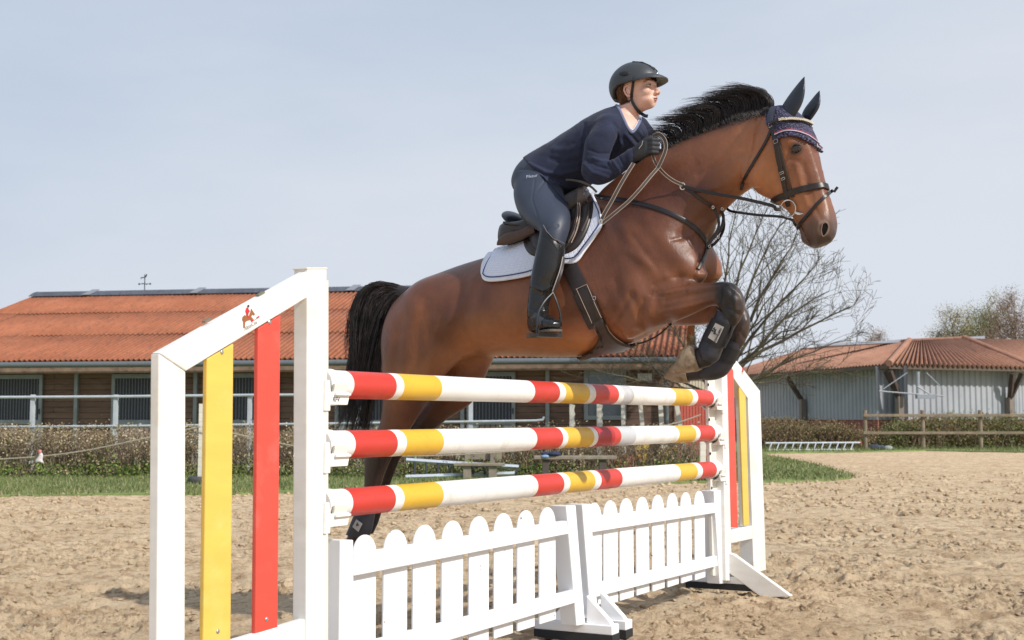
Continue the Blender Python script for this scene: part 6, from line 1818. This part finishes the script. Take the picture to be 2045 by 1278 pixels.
# sticker: jumping horse and rider over a red and white pole, with lettering
stk = empty('maker_sticker', T(495, 640) + HU * .001); stk.parent = wg; stk.matrix_parent_inverse = wg.matrix_basis.inverted()
slope = (T(614, 541) - T(319, 705)).normalized(); sup = (zz - slope * slope.z).normalized()
sc_ = T(495, 641) + HU * .0012
M_SB = simple('sticker_brown', srgb(150, 92, 52), .5); M_SR = simple('sticker_red', srgb(200, 40, 48), .5); M_SK = simple('sticker_dark', srgb(40, 36, 40), .5)
little_horse(stk, T(495, 632) + HU * .0012, JU, zz, HU, .064, [M_SB, M_SR, M_SK])
for a, b in ((.000, .014), (.030, .044)):
    m = MB(); o_ = T(501, 643) + HU * .0016
    m.prism([o_ + slope * a * 1.0, o_ + slope * b, o_ + slope * b + sup * .005, o_ + slope * a + sup * .005], HU * .0006); m.build('red_pole_mark', M_SR, stk, smooth=False)
m = MB(); o_ = T(501, 643) + HU * .0014; m.prism([o_ + slope * .014, o_ + slope * .030, o_ + slope * .030 + sup * .0007, o_ + slope * .014 + sup * .0007], HU * .0006); m.build('pole_line_mark', M_SK, stk, smooth=False)
on_text('AltteCm', T(500, 650) + HU * .0014, slope, sup, HU, .019, simple('pale_grey_print', srgb(168, 166, 164), .6), stk, 'lettering', .0003)

# far wing (right): its posts are seen from the pole side
def T2(x, y): return jp(x, y, .05)
wr = empty('jump_wing', G(1450, 1186), 'far white jump wing at the right pole ends with red and yellow slats', 'jump stand', 'jump wings holding the poles')
slab('inner_post', [(1441, 704), (1452, 704), (1462, 1160), (1450, 1160)], M_WH, wr, .004, .10)
slab('hole_strip', [(1413, 735), (1441, 735), (1450, 1150), (1424, 1150)], M_CREAM, wr, -.045, .02, .002)
slab('top_beam', [(1458, 703), (1517, 779), (1494, 796), (1462, 750)], M_WH, wr, .0, .09)
slab('outer_post', [(1494, 793), (1518, 779), (1530, 1138), (1506, 1146)], M_WH, wr, .0, .09)
slab('lower_beam', [(1460, 1058), (1527, 1045), (1527, 1071), (1461, 1085)], M_WH, wr, -.004, .08)
slab('red_slat', [(1452, 716), (1465, 740), (1474, 1054), (1460, 1053)], M_REDS, wr, .006, .012)
slab('yellow_slat', [(1476, 758), (1489, 780), (1497, 1048), (1486, 1050)], M_YELS, wr, -.004, .012)
for i, (x, y) in enumerate(((1427, 740), (1428, 768), (1430, 838), (1432, 906), (1435, 975))):
    hcm = MB(); hcm.ball(T2(x, y) - HU * .044, .010, .010, .004, JU, zz, HU, 14, 6); hcm.build('peg_hole', M_BLK, wr)
W0 = jp(1456, 1123, .06)
def QB(x, y): return onplane(x, y, W0 + JU * .02, JU)
br_ = MB(); br_.prism([QB(1454, 1104), QB(1466, 1108), QB(1580, 1191), QB(1522, 1194), QB(1454, 1143)], JU * .045)
br_.build('brace_foot', M_WH, wr, smooth=False, bevel=.004)
for k in (0, 1, 2):
    A = jp(*ends[k][0]); B = jp(*ends[k][1]); ax = (B - A).normalized()
    c = cup(wr, B - ax * (.035 if k > -1 else 0), -ax, 0)
lg = MB(); little_horse(wr, T2(1483, 740) + HU * .0012, JU, zz, HU, .045, [M_SR, M_SR, M_SR], name='red_sticker')
# feet
for wgx, pts_ in ((wr, ((1468, 1165),)),):
    ft = MB(); c = G(1462, 1172); ft.box(c + zz * .03, (.06, .5, .05), JU, HU, zz); ft.build('foot', M_WH, wgx, smooth=False, bevel=.004)

# ---- picket gates
M_RUB = simple('black_rubber', (.02, .02, .022), .7)
def gate(lab, posts, rails, pks, feet):
    t = empty('picket_gate', jp(posts[0][0][0], posts[0][2][1]) * 1.0, lab, 'picket gate', 'white picket gates under the poles')
    for q in posts: slab('end_post', q, M_WH2, t, .03, .085, .004, Tf=0.0)
    for q in rails: slab('rail', q, M_WH2, t, .034, .030, .003, Tf=0.0)
    for (x, yt, yb, w) in pks:
        a = jp(x - w / 2, (yt + yb) / 2, .0); b = jp(x + w / 2, (yt + yb) / 2, .0); hw_ = (b - a).dot(JU) / 2; c = (a + b) / 2
        top = jp(x, yt).z; bot = jp(x, yb).z
        pl = [c - JU * hw_ + zz * (bot - c.z), c + JU * hw_ + zz * (bot - c.z)]
        zc = top - hw_ * 1.02
        for k in range(17):
            an = math.pi * k / 16; pl.append(Vector((c.x, c.y, 0)) + JU * (hw_ * math.cos(an)) + zz * (zc + hw_ * 1.02 * math.sin(an)))
        m = MB(); m.prism([p + HU * .0 for p in pl], -HU * .009); m.build('picket', M_PK, t, smooth=False, bevel=.002)
    for (x, y, gx) in feet:
        c = jp(x, y, .0); c = Vector((c.x, c.y, 0))
        f = empty('foot', c); f.parent = t; f.matrix_parent_inverse = t.matrix_basis.inverted()
        m = MB(); L0, L1 = -.22, .22
        m.box(c + zz * .075 - HU * .03, (.085, .42, .045), JU, HU, zz); m.build('base_board', M_WH2, f, smooth=False, bevel=.004)
        m = MB(); m.box(c + zz * .032 - HU * .03, (.087, .425, .040), JU, HU, zz); m.build('rubber_strip', M_RUB, f, smooth=False, bevel=.002)
        for s in (1, -1):
            m = MB(); q0 = c + HU * (.035 * s) + zz * .098
            m.prism([q0 - JU * .02, q0 + HU * (.13 * s) - JU * .02, q0 + HU * (.12 * s) + zz * .015 - JU * .02, q0 + zz * .13 - JU * .02], JU * .04); m.build('gusset', M_WH2, f, smooth=False, bevel=.002)
    return t
MPK = Mat('white_picket_paint', (.82, .83, .85), .5)
nk = MPK.noise(34, 3, .55); MPK.color(MPK.mix(MPK.ramp(nk, [(.272, 1.0), (.284, 0.0)]), MPK.ramp(MPK.noise(6, 4), [(.3, (.79, .80, .82)), (.7, (.84, .85, .87))]), srgb(110, 84, 64)))
MPK.bump(MPK.noise(60, 3), .1, .001); M_PK = MPK.m
gate('white picket gate under the left half of the poles, nearest the camera', [
    [(680, 1078), (706, 1078), (708, 1420), (676, 1420)], [(1131, 1010), (1150, 1009), (1169, 1247), (1152, 1250)]],
    [[(708, 1106), (1132, 1040), (1136, 1066), (708, 1150)], [(708, 1290), (1150, 1178), (1155, 1202), (708, 1335)]],
    [(728, 1068, 1330, 46), (790, 1058, 1330, 47), (848, 1048, 1322, 45), (904, 1040, 1306, 42), (957, 1031, 1290, 39), (1006, 1025, 1270, 37), (1051, 1019, 1256, 34), (1094, 1013, 1242, 32)],
    [(1162, 1262, 0), (694, 1432, 0)])
gate('white picket gate under the right half of the poles, farther from the camera', [
    [(1163, 1007), (1180, 1006), (1194, 1225), (1180, 1228)], [(1426, 980), (1440, 979), (1452, 1165), (1438, 1166)]],
    [[(1182, 1032), (1428, 1004), (1430, 1024), (1184, 1063)], [(1190, 1166), (1432, 1110), (1434, 1130), (1192, 1192)]],
    [(1188, 1004, 1210, 28), (1220, 999, 1206, 28), (1252, 995, 1196, 27), (1284, 992, 1186, 25), (1315, 988, 1178, 24), (1344, 985, 1170, 22), (1371, 983, 1162, 21), (1398, 980, 1156, 20)],
    [(1190, 1240, 0), (1446, 1174, 0)])
# ================================================================ YARD: fences, hedge, trees, benches
YR = random.Random(21)
def leafmesh(name, cells, cols, mat, parent, size=(.02, .05), seed=1):
    """many small leaf faces; cells: list of (centre, spread vector, count)"""
    r = np.random.default_rng(seed); V = []; C = []
    for c, sp, n in cells:
        P_ = r.normal(0, 1, (n, 3)) * np.array(sp) * .5 + np.array(c)
        a = r.normal(0, 1, (n, 3)); a /= np.linalg.norm(a, axis=1)[:, None]; b = np.cross(a, r.normal(0, 1, (n, 3))); b /= np.linalg.norm(b, axis=1)[:, None]
        s = r.uniform(size[0], size[1], (n, 1))
        V.append(np.stack([P_ - a * s * .5, P_ + b * s * .35, P_ + a * s * .6, P_ - b * s * .35], 1))
        ci = np.array(cols)[r.integers(0, len(cols), n)] * r.uniform(.7, 1.25, (n, 1)); C.append(np.repeat(ci, 4, 0))
    V = np.concatenate(V).reshape(-1, 3); C = np.concatenate(C); Fq = np.arange(len(V)).reshape(-1, 4)
    me = mesh_np(name, V, Fq); at = me.color_attributes.new('Col', 'FLOAT_COLOR', 'POINT'); at.data.foreach_set('color', np.concatenate([C, np.ones((len(C), 1))], 1).ravel())
    o = bpy.data.objects.new(name, me); link(o, parent); me.materials.append(mat); return o
ML = Mat('leaf', (.1, .12, .05), .75, spec=.25); ML.color(ML.attr()); M_LEAF = ML.m
M_BARK = Mat('bark', srgb(80, 72, 62), .95); M_BARK.color(M_BARK.mix(M_BARK.ramp(M_BARK.noise(3.5, 5, .7), [(.45, 0.0), (.6, 1.0)]), srgb(72, 64, 58), srgb(100, 96, 72))); M_BARK.bump(M_BARK.noise(25, 4), .5, .01); M_BARK = M_BARK.m
M_TWIG = simple('twigs', srgb(130, 114, 94), .95, var=.3, scale=4)
# ---- hedge
hx0, hx1 = -12.5, 3.55
def hedge_y(x): return 23.6 - .02 * x
hg = empty('hedge', (-4, 23.4, 0), 'long clipped hedge of brown twigs and dry leaves with fresh green at its foot', 'hedge')
cells = []; gc = []; n = 420
for i in range(n):
    x = YR.uniform(hx0, hx1); z = YR.uniform(.10, .88) ; y = hedge_y(x) + YR.uniform(-.5, .5)
    gap = fbm(np.array([x * 1.7]), np.array([z * 2.5]), None, 3, 77)[0]
    dens = 110 if x < 1.2 else 45
    if gap > .34: cells.append(((x, y, min(z, .9 - .1 * abs(y - hedge_y(x)))), (.34, .25, .16), int(1.15 * dens * (1.3 if z > .6 else .8))))
    if z < .34 or YR.random() < .04: gc.append(((x + YR.uniform(-.3, .3), y - .3, YR.uniform(.03, .26)), (.35, .2, .20), 45))
leafmesh('dry_leaves', cells, [srgb(164, 146, 120), srgb(140, 122, 98), srgb(118, 102, 82), srgb(158, 146, 104), srgb(188, 174, 148)], M_LEAF, hg, (.02, .050), 2)
leafmesh('green_leaves', gc, [srgb(96, 116, 52), srgb(122, 138, 66), srgb(74, 92, 44)], M_LEAF, hg, (.03, .07), 3)
tw = MB()
for i in range(3200):
    x = YR.uniform(hx0, hx1); y = hedge_y(x) + YR.uniform(-.4, .4); z0 = YR.uniform(0, .5); h = YR.uniform(.25, .5)
    z1 = min(z0 + h, YR.uniform(.84, .98)); tw.tube([(x, y, z0), (x + YR.gauss(0, .08), y + YR.gauss(0, .05), (z0 + z1) / 2), (x + YR.gauss(0, .16), y + YR.gauss(0, .1), z1)], [.009, .006, .003], 3, cap=False)
tw.build('twigs', M_TWIG, hg, auto=0, recalc=False)
# ---- galvanised pipe fence
pf = empty('pipe_fence', (-5, 25.8, 0), 'galvanised pipe rail fence standing between the hedge and the stable', 'fence')
def FY(px): return 26.0 - px * .0008
m = MB(); m.tube([P(x, y, FY(x)) for x, y in ((-200, 794), (64, 793), (230, 792), (500, 789), (700, 788), (940, 787))], .028, 8); m.build('top_rail', M_PIPE, pf)
m = MB(); m.tube([P(x, y, FY(x)) for x, y in ((-200, 853), (64, 852), (230, 851), (500, 848), (940, 842), (1070, 840), (1084, 838), (1086, 832))], .024, 8); m.build('lower_rail', M_PIPE, pf)
for x in (64, 230, 498, 716, 940):
    m = MB(); p = P(x, 788, FY(x)); m.box((p.x, p.y + .06, p.z / 2), (.085, .085, p.z)); m.build('post', M_PIPE, pf, smooth=False, bevel=.005)
# ---- stored boards behind the hedge
M_OLDW = simple('old_white_board', srgb(196, 192, 180), .8, var=.12, scale=6)
bs_ = [(1142, 806, 9, 0, 'scalloped white board standing left of the others behind the hedge', 1), (1197, 806, 10, 0, 'scalloped white board behind the hedge, second from the left', 1), (1246, 806, 8, 0, 'white punched post of a jump stand behind the hedge, below the stable window', 0),
       (1281, 808, 8, .10, 'white board leaning slightly behind the hedge, just right of the punched post', 0), (1321, 806, 9, .06, 'pale board leaning beside the stable downpipe', 0), (1354, 808, 9, .2, 'pale board leaning against the red shed boards', 0)]
for px, py, w, ln, lab, sc in bs_:
    o_ = P(px, 850, 25.6); h = P(px, py, 25.6).z + .0; wd = w / 2540 * 25.6
    t = MB()
    if sc:
        pl = [Vector((-wd / 2, 0, 0)), Vector((wd / 2, 0, 0))]
        k = 0
        while k * .09 < h: pl += [Vector((wd / 2 + .022 * (k % 2), 0, k * .09))]; k += 1
        pl += [Vector((-wd / 2, 0, h))]; t.prism([Vector((o_.x, 25.6, 0)) + p for p in pl], (0, .03, 0))
    else:
        t.hexa([(o_.x - wd / 2 + ln, 25.6, 0), (o_.x + wd / 2 + ln, 25.6, 0), (o_.x + wd / 2 + ln, 25.66, 0), (o_.x - wd / 2 + ln, 25.66, 0), (o_.x - wd / 2 - ln * 0, 25.75, h), (o_.x + wd / 2, 25.75, h), (o_.x + wd / 2, 25.8, h), (o_.x - wd / 2, 25.8, h)])
    tag(t.build('jump_board', M_OLDW, smooth=False), lab, 'board', 'old jump boards stored behind the hedge')
for px, py, w, c, lab in ((1282, 893, 26, srgb(226, 186, 60), 'yellow box seen through the sparse hedge below the leaning boards'), (1335, 904, 34, srgb(206, 176, 90), 'dull yellow box behind the right end of the hedge'), (1250, 918, 60, srgb(196, 120, 90), 'faded orange plank lying behind the sparse end of the hedge')):
    c0 = P(px, py, 24.9); m = MB(); wd = w / 2540 * 24.9; m.box(c0, (wd, .25, .10)); m.box(c0 + Vector((wd * .2, .02, .07)), (wd * .5, .2, .05)); m.box((c0.x, c0.y, (c0.z - .05) / 2), (wd * .8, .18, max(.02, c0.z - .05)))
    tag(m.build('filler_box' if 'box' in lab else 'plank', simple('faded_paint', c, .7), smooth=False), lab, 'box' if 'box' in lab else 'plank')
# ---- white post in a tyre, rope and rag
def tyre_post(px, base_y, top_y, lab, lab2):
    b = G(px, base_y - 8); t = MB(); R0_ = .17
    rings = []
    for k in range(40):
        a = 2 * math.pi * k / 40; c = Vector((b.x + R0_ * math.cos(a), b.y + R0_ * math.sin(a), .075)); e = Vector((math.cos(a), math.sin(a), 0))
        rings.append([c + e * (.055 * math.cos(q)) + zz * (.07 * math.sin(q)) for q in [2 * math.pi * j / 10 for j in range(10)]])
    t.loft(rings + [rings[0]], cap=False); tag(t.build('tyre', simple('old_tyre', srgb(78, 78, 76), .8)), lab2, 'tyre')
    m = MB(); h = P(px, top_y, b.y).z; n_ = 9
    for k in range(n_): m.box((b.x + YR.gauss(0, .002), b.y, h * (k + .5) / n_), (.10, .10, h / n_ - .006)); 
    m.box((b.x, b.y, h / 2), (.092, .092, h - .01))
    tag(m.build('marker_post', simple('chalky_white', srgb(216, 212, 200), .8, var=.1, scale=12, bump=.4), smooth=False), lab, 'post')
tyre_post(402, 976, 806, 'white post standing in a tyre seen between the white wing post and the yellow slat', 'old grey tyre lying on the sand around the foot of the white post')
tyre_post(1404, 968, 850, 'pale post behind the far wing holding the rope', 'dark tyre on the grass behind the right ends of the poles')
rp = MB()
rp.tube([P(x, y, 20.9) for x, y in crom([(-120, 926), (0, 917), (85, 911), (180, 898), (300, 873), (400, 852)], 24)], .012, 6)
rp.tube([P(x, y, 20.9) for x, y in crom([(404, 852), (500, 873), (585, 890), (700, 905), (800, 911), (950, 906), (1110, 893), (1230, 871), (1345, 846), (1400, 828)], 34)], .012, 6)
tag(rp.build('rope', simple('grey_rope', srgb(160, 152, 134), .9)), 'thin grey rope sagging along the edge of the arena in front of the hedge', 'rope')
rg_ = MB(); a = P(80, 908, 20.85)
rows = []
for j in range(7):
    rows.append([a + Vector((.045 * (j / 6 + .5) * math.cos(t_) + .015 * math.sin(j), .02 * math.sin(t_) , -.155 * j / 6 + .03 + .01 * math.sin(t_ * 3))) for t_ in [2 * math.pi * k / 12 for k in range(12)]])
rg_.loft(rows); rgo = rg_.build('rag', simple('white_rag', srgb(214, 206, 204), .9, var=.1), None, auto=0); tag(rgo, 'white cloth rag tied on the rope at the left edge', 'rag')
kn = MB(); kn.ball(a + Vector((0, -.01, .05)), .03, .02, .035); kn.build('pink_knot', simple('pink_cloth', srgb(206, 130, 128), .9), rgo)
# ---- benches, ladders, jacket
M_OLDT = simple('grey_bench_wood', srgb(140, 130, 116), .9, var=.2, scale=8, bump=.4, bscale=30)
def slab3(m, px0, px1, py, Y, th, dp): 
    a, b = P(px0, py, Y), P(px1, py, Y); m.box(((a.x + b.x) / 2, Y + dp / 2, a.z), (b.x - a.x, dp, th))
b1_ = empty('bench', G(958, 951), 'small grey wooden bench with a backrest board in front of the lying ladder', 'bench', 'wooden benches at the arena edge')
m = MB(); slab3(m, 906, 1008, 928, 23.6 - 1.2, .045, .32); m.build('seat', M_OLDT, b1_, smooth=False, bevel=.006)
m = MB(); slab3(m, 910, 1002, 906, 23.0, .20, .03); m.build('backrest', M_OLDT, b1_, smooth=False, bevel=.004)
for px in (933, 984):
    m = MB(); p = P(px, 930, 22.5); m.box((p.x, 22.5, p.z / 2), (.14, .1, p.z)); m.build('leg', M_OLDT, b1_, smooth=False, bevel=.004)
    m = MB(); p = P(px, 898, 22.95); m.box((p.x, 22.95, p.z / 2), (.09, .05, p.z)); m.build('back_post', M_OLDT, b1_, smooth=False, bevel=.004)
b2_ = empty('bench', G(1150, 945), 'longer grey wooden bench with a blue jacket lying on it', 'bench', 'wooden benches at the arena edge')
m = MB(); slab3(m, 1066, 1232, 914, 22.4, .06, .34); m.build('seat', M_OLDT, b2_, smooth=False, bevel=.01)
for px in (1090, 1203):
    m = MB(); p = P(px, 917, 22.5); m.box((p.x, 22.55, p.z / 2), (.12, .2, p.z)); m.build('leg', simple('dark_bench_leg', srgb(84, 76, 70), .9), b2_, smooth=False, bevel=.004)
jk = MB(); c = P(1100, 909, 22.5)
for dx, dz, rx, rz in ((-.02, 0, .15, .045), (.05, .02, .12, .045), (-.07, .015, .08, .04), (.12, -.01, .07, .03)): jk.ball(c + Vector((dx, YR.uniform(-.03, .05), dz)), rx, .12, rz)
me_ = remesh(jk, .014, 2, 'jacket'); V = get_v(me_); N = get_n(me_); set_v(me_, V + N * ((fbm(V[:, 0] * 22, V[:, 1] * 22, V[:, 2] * 30, 3, 3) - .5) * .05)[:, None]); me_.materials.clear(); me_.materials.append(simple('navy_jacket', srgb(38, 46, 78), .7)); me_.polygons.foreach_set('use_smooth', [True] * len(me_.polygons))
jo = bpy.data.objects.new('jacket', me_); link(jo); tag(jo, 'crumpled navy jacket with light blue lining lying on the longer bench', 'jacket')
jl = MB(); jl.ball(c + Vector((-.10, -.10, -.02)), .075, .03, .03); jl.build('lining', simple('light_blue_lining', srgb(130, 160, 196), .7), jo)
M_ALU = simple('aluminium', srgb(200, 206, 212), .4, .4, var=.08)
ld1 = empty('ladder', G(920, 955), 'aluminium ladder lying on its side on the grass behind the small bench', 'ladder')
m = MB(); m.tube([P(811, 919, 22.9), P(900, 925, 22.9), P(1036, 933, 22.9)], .042, 4); m.build('rail', M_ALU, ld1, smooth=False)
m = MB(); m.tube([P(810, 953, 22.5), P(1028, 946, 22.7)], .042, 4); m.build('rail', M_ALU, ld1, smooth=False)
for px in (828, 851, 875, 898, 945, 968, 1032):
    m = MB(); m.tube([P(px, 921 + (px - 811) * .06, 22.9), P(px, 951 - (px - 811) * .03, 22.6)], .020, 6); m.build('rung', simple('dark_rung', srgb(70, 74, 78), .5, .5), ld1)
ld2 = empty('ladder', G(1620, 899), 'long pale ladder lying on edge at the foot of the bushes', 'ladder')
M_AL2 = M_ALU
m = MB(); m.tube([P(1529, 885, 43), P(1718, 884, 43)], .035, 6); m.build('rail', M_AL2, ld2)
m = MB(); m.tube([P(1532, 899, 42.6), P(1705, 898, 42.6)], .035, 6); m.build('rail', M_AL2, ld2)
for k in range(12):
    px = 1537 + k * 14.8; m = MB(); m.tube([P(px + 4, 885, 43), P(px - 1, 899, 42.6)], .022, 5); m.build('rung', M_AL2, ld2)
m = MB(); m.ball(P(1719, 884, 43), .04); m.build('red_end_cap', simple('red_cap', srgb(190, 60, 50), .6), ld2)
# ---- wooden rail fence on the right
wf = empty('rail_fence', P(1880, 893, 44), 'brown wooden post and rail fence at the right in front of the hall', 'fence')
M_FW = simple('fence_wood', srgb(132, 118, 100), .9, var=.25, scale=5, bump=.4, bscale=20)
for px in (1727, 1842, 1957, 2075):
    m = MB(); t_ = P(px, 819, 44); m.tube([(t_.x, 44, 0), (t_.x, 44, t_.z)], .07, 10); m.build('post', M_FW, wf)
for y_, d_ in ((829, .09), (864, .09)):
    m = MB(); a, b = P(1724, y_, 43.88), P(2140, y_ + 1, 43.88); m.box(((a.x + b.x) / 2, 43.87, (a.z + b.z) / 2), (b.x - a.x, .05, .095)); m.build('rail', M_FW, wf, smooth=False, bevel=.01)
# ---- bushes in front of the hall
def bush(name, lab, spans, Y, cols, n, leaf=(.05, .11), twn=260, twig_c=srgb(120, 100, 84)):
    cells = []; t = empty(name, P((spans[0][0] + spans[-1][0]) / 2, 892, Y), lab, 'bush', 'bushes in front of the hall')
    tw_ = MB()
    for i in range(n):
        px = YR.uniform(spans[0][0], spans[-1][0]); ty = np.interp(px, [s[0] for s in spans], [s[1] for s in spans])
        f = YR.random(); py = ty + (893 - ty) * f; yy_ = Y + YR.uniform(-.8, .8); p = P(px, py + YR.gauss(0, 1), yy_)
        cells.append((tuple(p), (.5, .5, .22), 80))
    for i in range(twn):
        px = YR.uniform(spans[0][0], spans[-1][0]); ty = np.interp(px, [s[0] for s in spans], [s[1] for s in spans]); yy_ = Y + YR.uniform(-.8, .8)
        a = P(px, 893, yy_); b = P(px + YR.gauss(0, 12), ty - YR.uniform(-8, 6), yy_); tw_.tube([a, (a + b) / 2 + Vector((YR.gauss(0, .1), 0, 0)), b], [.02, .014, .006], 3, cap=False)
    leafmesh('leaves', cells, cols, M_LEAF, t, (leaf[0] * .6, leaf[1] * .65), YR.randint(1, 999)); tw_.build('stems', simple('bush_twigs', twig_c, .95), t, auto=0, recalc=False)
bush('bush', 'brown olive bush behind the lying ladder on the right', [(1500, 842), (1560, 838), (1640, 846), (1690, 856), (1730, 862)], 45.6, [srgb(132, 120, 82), srgb(112, 100, 72), srgb(150, 130, 98), srgb(98, 92, 58)], 230)
bush('bush', 'reddish sparse bush against the brick base of the hall', [(1660, 850), (1700, 856), (1745, 866)], 46.4, [srgb(166, 110, 104), srgb(150, 120, 100)], 60, (.04, .08), 160, srgb(150, 96, 88))
bush('bush', 'large bush with green top and brown base behind the wooden rail fence', [(1752, 866), (1790, 846), (1850, 833), (1930, 831), (2000, 834), (2060, 836), (2120, 838)], 46.2, [srgb(126, 134, 76), srgb(104, 112, 62), srgb(142, 140, 92), srgb(96, 82, 64), srgb(84, 70, 56)], 470)
for px, w, h, c, lab in ((1750, 26, 12, srgb(54, 62, 74), 'dark blue bag lying at the foot of the fence post'), (1778, 22, 9, srgb(138, 146, 140), 'grey green sack beside the dark blue bag')):
    m = MB(); c0 = P(px, 893, 43.4); s = 43.4 / 2540
    for k in range(4): m.ball((c0.x + YR.uniform(-.4, .4) * w * s, 43.4 + YR.uniform(-.1, .1), h * s * YR.uniform(.35, .55)), w * s * .36, .2, h * s * .55)
    me_ = remesh(m, .03, 2, 'bag'); me_.materials.clear(); me_.materials.append(simple('bag_cloth', c, .8, var=.3, scale=8)); o = bpy.data.objects.new('bag', me_); link(o); tag(o, lab, 'bag')
# ---- bare tree
def tree(name, lab, base, limbs, seed, depth=4, mat=None, trunk_r=.16, fork=None, spread=.55, step=.32, buds=None, group=None, minr=.0045, kids=(3, 5), prune=None):
    r = random.Random(seed); t = empty(name, base, lab, 'tree', group); mt = mat or M_BARK
    tm_ = MB(); cr = MB(); tips = []
    f = fork
    tm_.tube([base - zz * .1, base + (f - base) * .5 + Vector((.03, 0, 0)), f], [trunk_r * 1.25, trunk_r, trunk_r * .8], 10); tm_.build('trunk', mt, t)
    def grow(p, d, L_, rad, dep):
        n = max(3, int(L_ / step)); pts = [p.copy()]; rs = [rad]; q = p.copy(); dd = d.copy()
        for i in range(n):
            dd = (dd + Vector((r.gauss(0, .13), r.gauss(0, .13), r.gauss(.02, .12)))).normalized(); q = q + dd * (L_ / n); pts.append(q.copy()); rs.append(rad * (1 - .72 * (i + 1) / n))
        if dep == 0 or rad < .012: cr.tube(pts, [max(minr, x) for x in rs], 3, cap=False)
        else: cr.tube(pts, [max(minr, x) for x in rs], 5, cap=False)
        if dep > 0:
            for k in range(r.randint(*kids)):
                i = r.randint(1, n); s = pts[i]; ax_ = Vector((r.gauss(0, 1), r.gauss(0, 1), r.gauss(0, .8))).normalized()
                nd = (dd * .75 + ax_ * spread + zz * .12).normalized(); grow(s, nd, L_ * r.uniform(.40, .68), max(minr, rs[i] * .62), dep - 1)
        else: tips.append(pts[-1])
    for ends_ in limbs:
        e, rr = ends_[0], ends_[1]; s = f + Vector((r.gauss(0, .05), r.gauss(0, .05), r.uniform(-.25, .1))); v = e - s; L_ = v.length
        n = 8; pts = []; rs = []
        for i in range(n + 1):
            w = i / n; pts.append(s + v * w + Vector((0, 0, .10 * L_ * math.sin(math.pi * w) * ends_[2])) + Vector((r.gauss(0, .03), r.gauss(0, .05), r.gauss(0, .03))) * (w > 0)); rs.append(rr * (1 - .8 * w))
        cr.tube(pts, rs, 7, cap=False)
        for i in range(2, n + 1):
            for k in range(2 if i > 3 else 1):
                ax_ = Vector((r.gauss(0, 1), r.gauss(0, 1), r.gauss(0, .8))).normalized(); dd = (v.normalized() * .8 + ax_ * .6 + zz * .15).normalized()
                grow(pts[i], dd, L_ * r.uniform(.20, .42) * (1.1 - .5 * i / n), max(minr, rs[i] * .55), depth - 2)
    cr.build('branches', mt, t, auto=0, recalc=False)
    if buds: leafmesh('buds', [(tuple(p), (buds[2],) * 3, buds[1]) for p in tips], buds[0], M_LEAF, t, buds[3], seed)
    return t
TY = 25.4
tb = Vector((P(1432, 900, TY).x, TY, 0)); tf = P(1424, 775, TY)
LB = [((1190, 740), 24.6, .055, -.2), ((1235, 700), 26.4, .05, 0), ((1330, 640), 24.4, .07, .3), ((1400, 520), 25.8, .06, .5), ((1470, 410), 25.0, .06, .9), ((1540, 400), 26.2, .06, .9), ((1580, 425), 24.8, .06, 1.0),
      ((1600, 455), 25.8, .08, .6), ((1640, 520), 24.6, .07, .6), ((1655, 575), 25.8, .075, .7), ((1700, 615), 25.2, .08, .5), ((1700, 680), 25.9, .06, .2), ((1670, 735), 24.8, .05, .0), ((1600, 745), 26.0, .045, .1), ((1560, 560), 25.4, .06, .4), ((1290, 760), 24.8, .04, -.3), ((1380, 700), 23.8, .05, .2), ((1610, 640), 24.4, .06, .4)]
tree('bare_tree', 'bare spreading tree with green grey twigs behind the horse\'s forelegs', tb, [(P(a[0], a[1], y), r_ * .62, s) for a, y, r_, s in LB], 4, 4, None, .15, tf, .7, .16, minr=.0035, kids=(3, 5))
# ---- far trees behind the hall
def far_tree(px, ty, Y, w, cols, lab, seed, n=6):
    b = Vector((P(px, 800, Y).x, Y, 0)); top = P(px, ty, Y).z; f = b + zz * (top * .35); r = random.Random(seed); W_ = w / 2540 * Y
    limbs = []
    for k in range(n): limbs.append((Vector((b.x + W_ * (k / (n - 1) - .5) * .9, Y + r.uniform(-1.5, 1.5), top * (1 - .30 * abs(k / (n - 1) - .5) * 2 - r.uniform(0, .10)))), .12, .3))
    tree('budding_tree', lab, b, limbs, seed, 4, simple('far_bark', srgb(132, 118, 104), .95), .35, f, .8, .7, (cols, 46, .55, (.04, .10)), 'trees far behind the hall', .018, (2, 3))
G1 = [srgb(150, 156, 104), srgb(134, 142, 92)]; B1 = [srgb(150, 132, 118), srgb(136, 118, 104)]
far_tree(1905, 632, 92, 90, B1 + G1, 'brownish green budding tree, leftmost behind the hall roof', 31)
far_tree(1965, 606, 95, 90, G1, 'yellow green budding tree behind the hall roof, between two browner ones', 32)
far_tree(2035, 592, 90, 110, B1, 'brown budding tree at the right edge, tallest behind the hall', 33)
far_tree(2110, 600, 96, 110, B1 + G1, 'brown and green tree mostly cut by the right edge', 35)
far_tree(1762, 676, 100, 26, B1, 'tiny bare treetop showing above the left part of the hall roof', 34)
